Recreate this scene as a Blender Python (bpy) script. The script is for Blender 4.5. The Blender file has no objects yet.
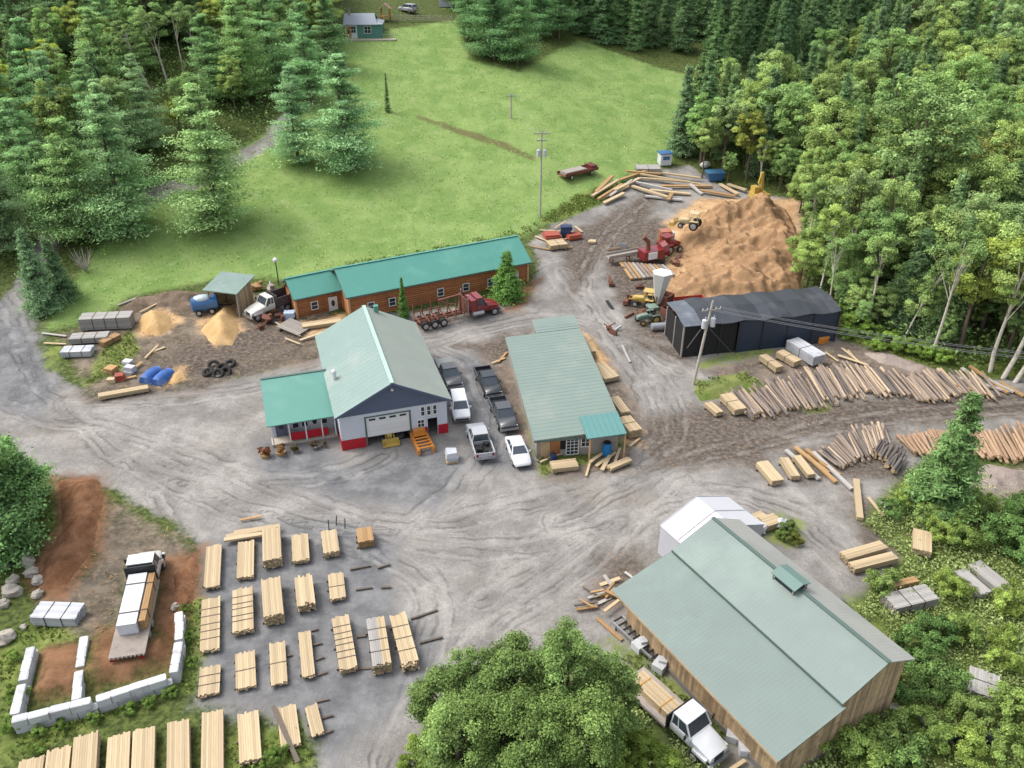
import bpy, math, random
import numpy as np
from mathutils import Vector, Matrix, noise as mnoise
R = math.radians
rng = random.Random(7)
scene = bpy.context.scene
COL = scene.collection

# ---------------------------------------------------------------- camera model (drone, about 30 mm equivalent, 31 degrees down)
PITCH, FPX, CAMH = R(31.2), 860.0, 50.0
SP, CP = math.sin(PITCH), math.cos(PITCH)


def sp(t, w):
    return w * np.logaddexp(0.0, np.asarray(t, float) / w)


def sstep(a, b, x):
    t = np.clip((np.asarray(x, float) - a) / (b - a), 0, 1)
    return t * t * (3 - 2 * t)


PAD = None   # fill behind the concrete wall


def sdf_poly(poly, x, y):
    """signed distance to a polygon, positive inside"""
    x = np.asarray(x, float); y = np.asarray(y, float)
    d = np.full(x.shape, 1e9); ins = np.zeros(x.shape, bool)
    n = len(poly)
    for i in range(n):
        ax, ay = poly[i]; bx, by = poly[(i + 1) % n]
        ex, ey = bx - ax, by - ay
        t = np.clip(((x - ax) * ex + (y - ay) * ey) / (ex * ex + ey * ey + 1e-9), 0, 1)
        d = np.minimum(d, np.hypot(x - ax - t * ex, y - ay - t * ey))
        c = ((ay > y) != (by > y))
        with np.errstate(divide='ignore', invalid='ignore'):
            xi = (bx - ax) * (y - ay) / (by - ay + 1e-12) + ax
        ins ^= c & (x < xi)
    return np.where(ins, d, -d)


def g(x, y):
    """ground height"""
    x = np.asarray(x, float); y = np.asarray(y, float)
    z = 0.045 * sp(y - 80, 6)
    yb = np.interp(x, [-60, -25, 5, 20, 32, 60], [108, 112, 125, 140, 151, 158])
    z = z + 0.175 * sp(y - yb, 4)
    z = z - 0.13 * sp(y - 206, 8)
    xe = np.interp(y, [20, 60, 83, 95, 107, 125, 150, 170, 190], [66, 64, 57, 48, 45, 42, 41, 54, 70])
    z = z + 0.19 * sp(x - xe - 6, 4) * sstep(40, 70, y)
    z = z - 0.08 * sp(x - 24, 3) * (1 - sstep(48, 62, y))
    z = z + 0.12 * sp(-x - 62, 5)
    if PAD is not None:
        z = z + 0.75 * sstep(0.0, 1.2, sdf_poly(PAD, x, y)) * sstep(50, 42, y)
    return z


def G(x, y):
    return float(g(x, y))


def ray(px, py):
    a = (px - 512) / FPX; b = (py - 384) / FPX
    return np.array([a, CP - b * SP, -SP - b * CP])


_T = np.concatenate([np.arange(15, 200, 0.5), np.arange(200, 700, 2)])


def P(px, py, h=0.0):
    """the point h metres above the ground that lies along a line of sight: used to measure the place"""
    d = ray(px, py)
    X, Y, Z = d[0] * _T, d[1] * _T, CAMH + d[2] * _T
    f = Z - g(X, Y) - h
    k = np.argmax(f <= 0)
    if f[k] > 0: k = len(_T) - 1
    lo, hi = _T[max(k - 1, 0)], _T[k]
    for _ in range(30):
        m = (lo + hi) / 2
        if CAMH + d[2] * m - float(g(d[0] * m, d[1] * m)) - h > 0: lo = m
        else: hi = m
    return Vector((d[0] * hi, d[1] * hi, CAMH + d[2] * hi))


def PZ(px, py, z):
    d = ray(px, py); t = (z - CAMH) / d[2]
    return Vector((d[0] * t, d[1] * t, z))


def scale_at(v):
    """pixels per metre"""
    return FPX / (v.y * CP - (v.z - CAMH) * SP)


def top_h(base, py_top):
    q = (384 - py_top) / FPX
    return CAMH + base.y * (q * CP - SP) / (CP + q * SP) - base.z


PAD = [tuple(PZ(*q, 0)[:2]) for q in [(24, 708), (40, 642), (80, 600), (120, 560), (185, 560), (176, 640), (166, 672), (100, 690)]]


# ---------------------------------------------------------------- materials
EX = 1.3


def C(r, gg, b, k=1.0):
    f = lambda c: ((c / 255 + 0.055) / 1.055) ** 2.4 if c > 10 else c / 255 / 12.92
    return tuple(min(0.86, f(c) / EX * k) for c in (r, gg, b))


class NT:
    """small node helper"""
    def __init__(s, name):
        s.m = bpy.data.materials.new(name); s.m.use_nodes = True
        s.t = s.m.node_tree; s.t.nodes.clear()
        s.out = s.n('ShaderNodeOutputMaterial')
    def n(s, t, **k):
        nd = s.t.nodes.new(t)
        for a, v in k.items(): setattr(nd, a, v)
        return nd
    def l(s, a, b): s.t.links.new(a, b)
    def put(s, sock, v):
        if isinstance(v, bpy.types.NodeSocket): s.l(v, sock)
        elif isinstance(v, (tuple, list)) and len(v) == 3 and sock.type == 'RGBA': sock.default_value = (*v, 1)
        else: sock.default_value = v
    def math(s, op, a, b=0.0, c=None, clamp=False):
        nd = s.n('ShaderNodeMath', operation=op, use_clamp=clamp)
        s.put(nd.inputs[0], a); s.put(nd.inputs[1], b)
        if c is not None: s.put(nd.inputs[2], c)
        return nd.outputs[0]
    def mix(s, f, a, b, mode='MIX'):
        nd = s.n('ShaderNodeMix', data_type='RGBA', blend_type=mode)
        s.put(nd.inputs[0], f); s.put(nd.inputs[6], a); s.put(nd.inputs[7], b)
        return nd.outputs[2]
    def noise(s, scale, detail=3, rough=0.55, vec=None, dist=0.0):
        nd = s.n('ShaderNodeTexNoise'); nd.inputs['Scale'].default_value = scale
        nd.inputs['Detail'].default_value = detail; nd.inputs['Roughness'].default_value = rough
        nd.inputs['Distortion'].default_value = dist
        if vec is not None: s.l(vec, nd.inputs['Vector'])
        return nd.outputs['Fac']
    def ramp(s, v, lo, hi, a=0.0, b=1.0):
        nd = s.n('ShaderNodeMapRange', interpolation_type='SMOOTHSTEP')
        s.put(nd.inputs[0], v)
        for i, q in enumerate((lo, hi, a, b)): s.put(nd.inputs[1 + i], q)
        return nd.outputs[0]
    def attr(s, name):
        return s.n('ShaderNodeAttribute', attribute_name=name).outputs['Fac']
    def scale(s, col, f):
        nd = s.n('ShaderNodeVectorMath', operation='SCALE'); s.put(nd.inputs[0], col); s.put(nd.inputs['Scale'], f)
        return nd.outputs[0]
    def rgb(s, c):
        nd = s.n('ShaderNodeRGB'); nd.outputs[0].default_value = (*c, 1); return nd.outputs[0]


MATS = {}


def mat(name, col, rough=0.7, ns=3.0, na=0.25, metal=0.0, bump=0.0, bs=20.0, spec=0.4, dirt=None, da=0.0, stretch=None, trans=0.0):
    if name in MATS: return MATS[name]
    k = NT(name)
    tc = k.n('ShaderNodeTexCoord').outputs['Object']
    v = tc
    if stretch:
        mp = k.n('ShaderNodeMapping'); mp.inputs['Scale'].default_value = stretch; k.l(tc, mp.inputs[0]); v = mp.outputs[0]
    nz = k.noise(ns, 4, 0.6, v)
    fac = k.math('MULTIPLY_ADD', nz, 2 * na, 1 - na)
    fac = k.math('MULTIPLY', fac, k.attr('tone'))
    c = k.scale(k.rgb(col), fac)
    if dirt:
        d = k.ramp(k.noise(ns * 0.37, 5, 0.65, v), 0.5, 0.72, 0, da)
        c = k.mix(d, c, dirt)
    b = k.n('ShaderNodeBsdfPrincipled')
    k.l(c, b.inputs['Base Color']); b.inputs['Roughness'].default_value = rough
    b.inputs['Metallic'].default_value = metal; b.inputs['Specular IOR Level'].default_value = spec
    if bump:
        bn = k.n('ShaderNodeBump'); bn.inputs['Strength'].default_value = bump; bn.inputs['Distance'].default_value = 0.05
        k.l(k.noise(bs, 4, 0.6, v), bn.inputs['Height']); k.l(bn.outputs[0], b.inputs['Normal'])
    k.l(b.outputs[0], k.out.inputs[0])
    MATS[name] = k.m
    return k.m


def leafmat(name, col, trans=0.25):
    if name in MATS: return MATS[name]
    k = NT(name)
    oi = k.n('ShaderNodeObjectInfo')
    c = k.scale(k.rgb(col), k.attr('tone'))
    c = k.mix(1.0, c, oi.outputs['Color'], 'MULTIPLY')
    c = k.scale(c, k.math('MULTIPLY_ADD', oi.outputs['Random'], 0.3, 0.85))
    d = k.n('ShaderNodeBsdfDiffuse'); k.l(c, d.inputs[0])
    t = k.n('ShaderNodeBsdfTranslucent'); k.l(c, t.inputs[0])
    mx = k.n('ShaderNodeMixShader'); mx.inputs[0].default_value = trans
    k.l(d.outputs[0], mx.inputs[1]); k.l(t.outputs[0], mx.inputs[2])
    k.l(mx.outputs[0], k.out.inputs[0])
    MATS[name] = k.m
    return k.m


# ---------------------------------------------------------------- mesh builder
class MB:
    def __init__(s):
        s.V = []; s.F = []; s.T = []; s.M = []; s.tone = 1.0; s.mi = 0; s.X = None
    def add(s, vs, fs):
        o = len(s.V)
        if s.X is not None: vs = [s.X @ Vector(v) for v in vs]
        s.V += [tuple(v) for v in vs]
        for f in fs:
            s.F.append([i + o for i in f]); s.T.append(s.tone); s.M.append(s.mi)
        return s
    def box(s, c, d, rz=0.0, rx=0.0, ry=0.0):
        x, y, z = d[0] / 2, d[1] / 2, d[2] / 2
        m = Matrix.Translation(c) @ Matrix.Rotation(rz, 4, 'Z') @ Matrix.Rotation(ry, 4, 'Y') @ Matrix.Rotation(rx, 4, 'X')
        vs = [m @ Vector(p) for p in [(-x, -y, -z), (x, -y, -z), (x, y, -z), (-x, y, -z), (-x, -y, z), (x, -y, z), (x, y, z), (-x, y, z)]]
        return s.add(vs, [(0, 3, 2, 1), (4, 5, 6, 7), (0, 1, 5, 4), (1, 2, 6, 5), (2, 3, 7, 6), (3, 0, 4, 7)])
    def bb(s, x0, x1, y0, y1, z0, z1):
        return s.box(((x0 + x1) / 2, (y0 + y1) / 2, (z0 + z1) / 2), (x1 - x0, y1 - y0, z1 - z0))
    def bar(s, a, b, w, h=None, up=(0, 0, 1)):
        """a square bar from a to b"""
        a = Vector(a); b = Vector(b); h = h or w
        y = (b - a).normalized(); u = Vector(up)
        if abs(y.dot(u)) > 0.98: u = Vector((1, 0, 0))
        x = y.cross(u).normalized(); z = x.cross(y)
        vs = []
        for p in (a, b):
            for i, j in ((-1, -1), (1, -1), (1, 1), (-1, 1)): vs.append(p + x * (i * w / 2) + z * (j * h / 2))
        return s.add(vs, [(3, 2, 1, 0), (4, 5, 6, 7), (0, 1, 5, 4), (1, 2, 6, 5), (2, 3, 7, 6), (3, 0, 4, 7)])
    def tube(s, pts, rs, n=8, cap=True, jit=0.0):
        pts = [Vector(p) for p in pts]
        if not isinstance(rs, (list, tuple)): rs = [rs] * len(pts)
        vs = []
        for i, p in enumerate(pts):
            t = (pts[min(i + 1, len(pts) - 1)] - pts[max(i - 1, 0)]).normalized()
            u = Vector((0, 0, 1)) if abs(t.z) < 0.9 else Vector((1, 0, 0))
            x = t.cross(u).normalized(); y = x.cross(t)
            for k in range(n):
                a = 2 * math.pi * k / n; r = rs[i] * (1 + (rng.random() - .5) * jit)
                vs.append(p + x * (r * math.cos(a)) + y * (r * math.sin(a)))
        fs = []
        for i in range(len(pts) - 1):
            for k in range(n):
                a, b = i * n + k, i * n + (k + 1) % n
                fs.append((a, a + n, b + n, b))
        m = len(pts) - 1
        if cap:
            fs.append(tuple(range(n))); fs.append(tuple(m * n + k for k in reversed(range(n))))
        return s.add(vs, fs)
    def cyl(s, a, b, r, r2=None, n=12):
        return s.tube([a, b], [r, r if r2 is None else r2], n)
    def loft(s, rings, cap=True):
        n = len(rings[0]); vs = [p for r in rings for p in r]; fs = []
        for i in range(len(rings) - 1):
            for k in range(n):
                a, b = i * n + k, i * n + (k + 1) % n
                fs.append((a, b, b + n, a + n))
        if cap:
            fs.append(tuple(reversed(range(n)))); fs.append(tuple((len(rings) - 1) * n + k for k in range(n)))
        return s.add(vs, fs)
    def prism(s, poly, z0, z1):
        n = len(poly)
        vs = [(x, y, z0) for x, y in poly] + [(x, y, z1) for x, y in poly]
        return s.add(vs, [tuple(reversed(range(n))), tuple(range(n, 2 * n))] + [(i, (i + 1) % n, n + (i + 1) % n, n + i) for i in range(n)])
    def slab(s, a, b, c, d, th):
        """a, b, c, d upper corners counter-clockwise seen from above; thickness down"""
        t = Vector((0, 0, -th))
        a, b, c, d = map(Vector, (a, b, c, d))
        return s.add([a + t, b + t, c + t, d + t, a, b, c, d], [(0, 3, 2, 1), (4, 5, 6, 7), (0, 1, 5, 4), (1, 2, 6, 5), (2, 3, 7, 6), (3, 0, 4, 7)])
    def roofplane(s, a, b, c, d, th=0.1, rib=0.6, hr=0.01, wr=0.035):
        """a-b eave, d-c ridge; ribs run up the slope"""
        a, b, c, d = map(Vector, (a, b, c, d))
        s.slab(a, b, c, d, th)
        L = (b - a).length; n = max(1, int(L / rib)); up = (b - a).cross(d - a).normalized()
        for i in range(n + 1):
            t = (i + 0.02) / (n + 0.04)
            p, q = a.lerp(b, t), d.lerp(c, t)
            s.bar(p + up * hr / 2 - up * .004, q + up * hr / 2 - up * .004, wr, hr, up)
        return s
    def blob(s, c, r, seed=0, n=10, m=6, rough=0.2):
        vs = []; c = Vector(c)
        r = r if isinstance(r, (tuple, list)) else (r, r, r)
        for i in range(m + 1):
            th = math.pi * i / m
            for k in range(n):
                a = 2 * math.pi * k / n
                d = Vector((math.sin(th) * math.cos(a), math.sin(th) * math.sin(a), math.cos(th)))
                q = 1 + rough * (mnoise.noise(d * 1.7 + Vector((seed * 7.3, seed * 3.1, 0))) * 1.6)
                vs.append(c + Vector((d.x * r[0], d.y * r[1], d.z * r[2])) * q)
        fs = []
        for i in range(m):
            for k in range(n):
                a, b = i * n + k, i * n + (k + 1) % n
                fs.append((a, a + n, b + n, b))
        return s.add(vs, fs)
    def mesh(s, name, mats, smooth=0):
        me = bpy.data.meshes.new(name)
        me.from_pydata(s.V, [], s.F)
        for m in (mats if isinstance(mats, (list, tuple)) else [mats]): me.materials.append(m)
        at = me.attributes.new('tone', 'FLOAT', 'FACE'); at.data.foreach_set('value', s.T)
        me.polygons.foreach_set('material_index', s.M)
        if smooth:
            me.polygons.foreach_set('use_smooth', [True] * len(s.F))
            me.set_sharp_from_angle(angle=R(smooth))
        me.update()
        return me
    def build(s, name, mats, parent=None, smooth=0, loc=None, rz=None):
        o = bpy.data.objects.new(name, s.mesh(name, mats, smooth)); COL.objects.link(o)
        if parent is not None: o.parent = parent
        if loc is not None: o.location = loc
        if rz is not None: o.rotation_euler = (0, 0, rz)
        return o


def tag(o, label, cat, group=None):
    o['label'] = label; o['category'] = cat; o['kind'] = 'thing'
    if group: o['group'] = group
    return o


def thing(name, label, cat, loc=(0, 0, 0), rz=0.0, group=None):
    o = bpy.data.objects.new(name, None); COL.objects.link(o)
    o.empty_display_size = 0.3
    o.location = loc; o.rotation_euler = (0, 0, rz)
    return tag(o, label, cat, group)


def dup(root, loc, rz=0.0, sc=None, label=None, group=None, col=None, tilt=None):
    r = root.copy(); COL.objects.link(r); r.location = loc; r.rotation_euler = (tilt[0], tilt[1], rz) if tilt else (0, 0, rz)
    if sc: r.scale = sc if isinstance(sc, tuple) else (sc, sc, sc)
    if label: r['label'] = label
    if group: r['group'] = group
    if col: r.color = (*col, 1)
    for ch in list(root.children):
        c = ch.copy(); COL.objects.link(c); c.parent = r
        if col: c.color = (*col, 1)
        for gch in list(ch.children):
            d = gch.copy(); COL.objects.link(d); d.parent = c
            if col: d.color = (*col, 1)
    return r


def structure(o): o['kind'] = 'structure'; return o
def stuff(o): o['kind'] = 'stuff'; return o


def quad_mesh(name, cen, nor, size, tone, m, aspect=1.0, rs=None):
    """many small leaf faces"""
    rs = rs or np.random.RandomState(1)
    n = len(cen)
    nor = nor / (np.linalg.norm(nor, axis=1, keepdims=True) + 1e-9)
    r = rs.normal(size=(n, 3)); t = np.cross(nor, r); t /= (np.linalg.norm(t, axis=1, keepdims=True) + 1e-9)
    b = np.cross(nor, t)
    s = size[:, None] * 0.5
    t = t * s; b = b * s * aspect
    k = nor * s * 0.35
    v = np.stack([cen - t * 1.15, cen - b * 0.8 + k, cen + t * 1.15, cen + b * 0.8 + k], 1).reshape(-1, 3)
    me = bpy.data.meshes.new(name)
    me.vertices.add(4 * n); me.vertices.foreach_set('co', v.astype(np.float32).ravel())
    me.loops.add(4 * n); me.loops.foreach_set('vertex_index', np.arange(4 * n, dtype=np.int32))
    me.polygons.add(n); me.polygons.foreach_set('loop_start', np.arange(0, 4 * n, 4, dtype=np.int32))
    try: me.polygons.foreach_set('loop_total', np.full(n, 4, dtype=np.int32))
    except Exception: pass
    me.materials.append(m)
    at = me.attributes.new('tone', 'FLOAT', 'FACE'); at.data.foreach_set('value', tone.astype(np.float32))
    me.update(calc_edges=True); me.validate()
    return me


def mobj(name, me, parent=None, loc=None):
    o = bpy.data.objects.new(name, me); COL.objects.link(o)
    if parent is not None: o.parent = parent
    if loc is not None: o.location = loc
    return o
# ================================================================ GROUND
def pxpoly(pts): return [tuple(P(*q)[:2]) for q in pts]


ZONES = {
 'z_ditch': [[(418, 115), (470, 131), (505, 143), (535, 157), (533, 160), (498, 147), (465, 136), (417, 118)]],
 'z_meadow': [[(45, 330), (60, 300), (95, 250), (150, 195), (200, 170), (262, 135), (300, 120), (345, 38), (400, 28), (455, 20), (470, 60), (520, 72), (580, 40), (700, 78), (690, 120), (672, 160), (640, 172), (600, 205), (545, 222), (520, 237), (345, 268), (290, 280), (235, 275), (130, 296), (95, 320)]],
 'z_lawn': [[(0, 500), (50, 490), (56, 525), (36, 552), (0, 566)], [(0, 640), (40, 620), (80, 640), (20, 650), (22, 735), (200, 690), (205, 600), (185, 600), (180, 690), (60, 740), (0, 768)],
            [(105, 345), (130, 330), (140, 350), (115, 375), (85, 385), (95, 360)], [(45, 345), (60, 340), (60, 370), (45, 372)],
            [(695, 380), (745, 372), (765, 383), (735, 393), (700, 398)], [(705, 358), (760, 348), (780, 352), (700, 368)],
            [(534, 442), (545, 436), (620, 436), (625, 448), (590, 462), (540, 478)], [(521, 395), (530, 395), (548, 440), (535, 455)],
            [(800, 404), (830, 402), (830, 410), (805, 412)], [(540, 222), (575, 195), (600, 188), (605, 200), (560, 222)],
            [(610, 640), (640, 650), (740, 740), (720, 752), (660, 690), (610, 650)], [(770, 510), (800, 520), (800, 548), (770, 540)],
            [(230, 740), (300, 720), (320, 768), (200, 775)]],
 'z_gravel': [[(-60, 310), (0, 300), (28, 268), (40, 285), (34, 330), (42, 365), (95, 400), (190, 385), (262, 372), (330, 352), (345, 320), (530, 296), (540, 262), (530, 243), (552, 224), (600, 205), (645, 172), (690, 165), (720, 185), (800, 200), (800, 300), (845, 340), (880, 352), (960, 380), (1100, 372), (1100, 440), (970, 436), (905, 470), (860, 520), (905, 555), (870, 600), (820, 600), (760, 545), (745, 560), (780, 768), (640, 780), (560, 790), (440, 800), (300, 800), (320, 740), (200, 700), (196, 640), (200, 545), (170, 520), (115, 490), (55, 478), (0, 440), (-60, 440)],
              [(22, 275), (42, 225), (120, 196), (200, 172), (262, 138), (285, 110), (300, 112), (275, 145), (205, 185), (130, 210), (60, 240), (40, 290)]],
 'z_dark': [[(205, 545), (260, 525), (340, 520), (400, 540), (390, 600), (440, 640), (420, 690), (330, 768), (290, 720), (200, 700), (198, 640)],
            [(255, 440), (330, 440), (345, 465), (455, 445), (470, 470), (440, 510), (330, 500), (255, 470)],
            [(-40, 300), (10, 300), (35, 330), (60, 390), (40, 420), (-40, 400)],
            [(455, 350), (500, 360), (530, 470), (470, 470)]],
 'z_dirt': [[(60, 335), (95, 325), (135, 297), (230, 290), (290, 300), (350, 318), (345, 340), (318, 362), (262, 372), (190, 384), (130, 398), (95, 392), (75, 365)],
            [(105, 498), (140, 520), (195, 545), (200, 590), (175, 560), (130, 560), (120, 620), (85, 640), (40, 605), (60, 590), (95, 560)],
            [(700, 370), (780, 350), (850, 340), (960, 375), (900, 392), (740, 395)], [(570, 330), (600, 345), (650, 420), (640, 445), (600, 400)],
            [(620, 265), (650, 225), (680, 220), (680, 330), (640, 320)], [(590, 585), (620, 570), (650, 575), (620, 610), (595, 610)],
            [(860, 520), (905, 530), (930, 545), (900, 560), (865, 545)], [(480, 355), (506, 340), (535, 440), (520, 445)], [(535, 460), (640, 440), (630, 470), (545, 482)],
            [(520, 300), (540, 296), (470, 315), (420, 330), (400, 320)], [(930, 480), (1030, 465), (1040, 500), (960, 520)]],
 'z_red': [[(52, 474), (103, 474), (110, 500), (98, 558), (62, 602), (25, 592), (30, 562), (56, 522)], [(160, 560), (205, 545), (200, 600), (188, 640), (168, 668), (95, 690), (88, 660), (100, 625), (150, 640)], [(40, 650), (85, 640), (80, 690), (40, 700)],
           [(520, 290), (545, 275), (520, 310), (500, 312)]],
 'z_mud': [[(180, 345), (260, 325), (300, 340), (200, 378), (150, 372)], [(700, 410), (900, 395), (1040, 392), (1040, 415), (900, 425), (800, 440), (720, 425)], [(560, 240), (650, 190), (655, 215), (600, 262), (570, 300)],
           [(620, 330), (690, 350), (690, 365), (640, 350)], [(600, 560), (640, 545), (650, 570), (610, 590)], [(780, 450), (905, 440), (900, 480), (800, 480)], [(600, 235), (660, 215), (690, 300), (690, 345), (640, 340), (610, 290)], [(640, 420), (720, 400), (800, 440), (760, 465), (650, 470)], [(840, 490), (905, 515), (930, 545), (870, 550)], [(455, 345), (505, 335), (530, 330), (540, 345), (500, 360)], [(60, 395), (180, 384), (300, 345), (310, 352), (200, 392), (90, 405)]],
 'z_saw': [[(135, 325), (160, 308), (185, 318), (160, 335), (140, 336)], [(198, 320), (235, 300), (242, 330), (215, 347)], [(665, 222), (700, 198), (800, 198), (800, 300), (695, 303), (668, 288)],
           [(150, 380), (185, 366), (185, 380), (160, 386)], [(300, 322), (345, 312), (345, 326), (310, 335)], [(575, 325), (598, 345), (612, 372), (600, 370)], [(640, 430), (620, 442), (640, 445)]],
 'z_weed': [[(860, 520), (905, 480), (960, 500), (1100, 470), (1200, 800), (800, 800), (790, 760), (900, 660), (850, 600), (905, 555), (880, 535)], [(640, 700), (760, 800), (440, 800), (470, 690), (600, 650)],
            [(845, 340), (880, 352), (960, 376), (1100, 370), (1000, 330), (850, 320)]],
 'z_forest': [[(-200, 260), (0, 300), (25, 268), (40, 240), (90, 255), (150, 195), (262, 135), (280, 100), (345, 36), (330, -30), (-200, -40)], [(455, 20), (470, 62), (520, 72), (582, 42), (702, 80), (690, 125), (670, 165), (720, 190), (800, 195), (800, 300), (860, 335), (960, 372), (1200, 368), (1200, -30), (440, -30)]],
}
TRACKS = [
 [(-30, 400), (60, 420), (120, 432), (250, 480), (400, 535), (520, 505), (640, 470), (685, 425), (650, 360), (575, 300), (590, 255), (640, 200)],
 [(5, 290), (40, 390), (140, 470), (250, 515), (420, 560), (440, 620), (390, 768)],
 [(60, 400), (200, 400), (330, 370), (420, 348), (530, 315), (600, 320), (680, 370)],
 [(560, 520), (640, 470), (760, 440), (900, 412), (1060, 405)],
 [(480, 600), (600, 530), (700, 485), (800, 510), (850, 560)],
 [(430, 720), (470, 640), (560, 585), (680, 480)],
 [(250, 480), (330, 480), (383, 455)], [(400, 535), (470, 480), (500, 430), (470, 360), (440, 350)],
 [(110, 500), (140, 540), (135, 600)], [(150, 500), (170, 540), (150, 600), (140, 640)],
 [(640, 470), (660, 400), (600, 320), (560, 270)], [(180, 350), (240, 340), (300, 345)], [(150, 470), (300, 520), (500, 560), (620, 520)],
]


def grow(a, b, n, q):
    s = np.cumsum(q ** np.arange(n)); return a + (b - a) * s / s[-1]


def make_ground():
    xs = np.concatenate([grow(-75, -1500, 26, 1.25)[::-1], np.arange(-75, -52, 1.2), np.arange(-52, 62, 0.42), np.arange(62, 100, 1.4), grow(100, 1500, 26, 1.25)])
    ys = np.concatenate([grow(28, -400, 14, 1.3)[::-1], np.arange(28, 140, 0.42), np.arange(140, 225, 0.9), grow(225, 2500, 30, 1.22)])
    X, Y = np.meshgrid(xs, ys)
    Z = g(X, Y)
    # small relief
    rs = np.random.RandomState(3)
    near = (np.abs(X) < 110) & (Y > 20) & (Y < 250)
    A = {}
    fx, fy = X.ravel(), Y.ravel()
    idx = np.where(near.ravel())[0]
    for nm, polys in ZONES.items():
        a = np.full(fx.shape, -4.0)
        for pl in polys:
            wp = pxpoly(pl)
            a[idx] = np.maximum(a[idx], sdf_poly(wp, fx[idx], fy[idx]))
        A[nm] = np.clip(a, -4, 4)
    A['z_forest'][~near.ravel()] = 4
    u = np.full(fx.shape, 50.0); ad = np.full(fx.shape, 50.0)
    for tr in TRACKS:
        w = pxpoly(tr)
        # smooth the line
        pts = np.array(w)
        for _ in range(3):
            q = [pts[0]]
            for i in range(len(pts) - 1): q += [pts[i] * .75 + pts[i + 1] * .25, pts[i] * .25 + pts[i + 1] * .75]
            pts = np.array(q + [pts[-1]])
        for i in range(len(pts) - 1):
            ax, ay = pts[i]; ex, ey = pts[i + 1] - pts[i]; L = math.hypot(ex, ey) + 1e-9
            x, y = fx[idx] - ax, fy[idx] - ay
            t = np.clip((x * ex + y * ey) / L / L, 0, 1)
            d = np.hypot(x - t * ex, y - t * ey)
            s = np.sign(x * ey - y * ex)
            k = d < ad[idx]
            ii = idx[k]; ad[ii] = d[k]; u[ii] = (s * d)[k]
    A['t_u'] = np.clip(u, -20, 20); A['t_w'] = np.exp(-(ad / 3.2) ** 2)
    bumpy = np.array([mnoise.fractal(Vector((a * .35, b * .35, 0)), 0.8, 2.1, 3) for a, b in zip(fx[idx], fy[idx])])
    amp = 0.05 + 0.10 * (A['z_meadow'][idx] > 0) + 0.12 * (A['z_dirt'][idx] > .5) + 0.05 * (A['z_red'][idx] > .3)
    zz = Z.ravel().copy(); zz[idx] += bumpy * amp - 0.03
    rut = np.exp(-((np.abs(u) - 0.95) / 0.3) ** 2)
    zz -= 0.05 * rut
    ny, nx = X.shape
    me = bpy.data.meshes.new('ground')
    co = np.stack([fx, fy, zz], 1)
    i = np.arange(ny - 1)[:, None] * nx + np.arange(nx - 1)[None, :]
    F = np.stack([i, i + 1, i + nx + 1, i + nx], -1).reshape(-1, 4).astype(np.int32)
    me.vertices.add(len(co)); me.vertices.foreach_set('co', co.astype(np.float32).ravel())
    me.loops.add(F.size); me.loops.foreach_set('vertex_index', F.ravel())
    me.polygons.add(len(F)); me.polygons.foreach_set('loop_start', np.arange(0, F.size, 4, dtype=np.int32))
    me.polygons.foreach_set('use_smooth', np.ones(len(F), bool))
    for nm, a in A.items():
        at = me.attributes.new(nm, 'FLOAT', 'POINT'); at.data.foreach_set('value', a.astype(np.float32))
    me.update(calc_edges=True); me.validate()
    o = bpy.data.objects.new('ground', me); COL.objects.link(o); structure(o)
    return o


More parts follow.
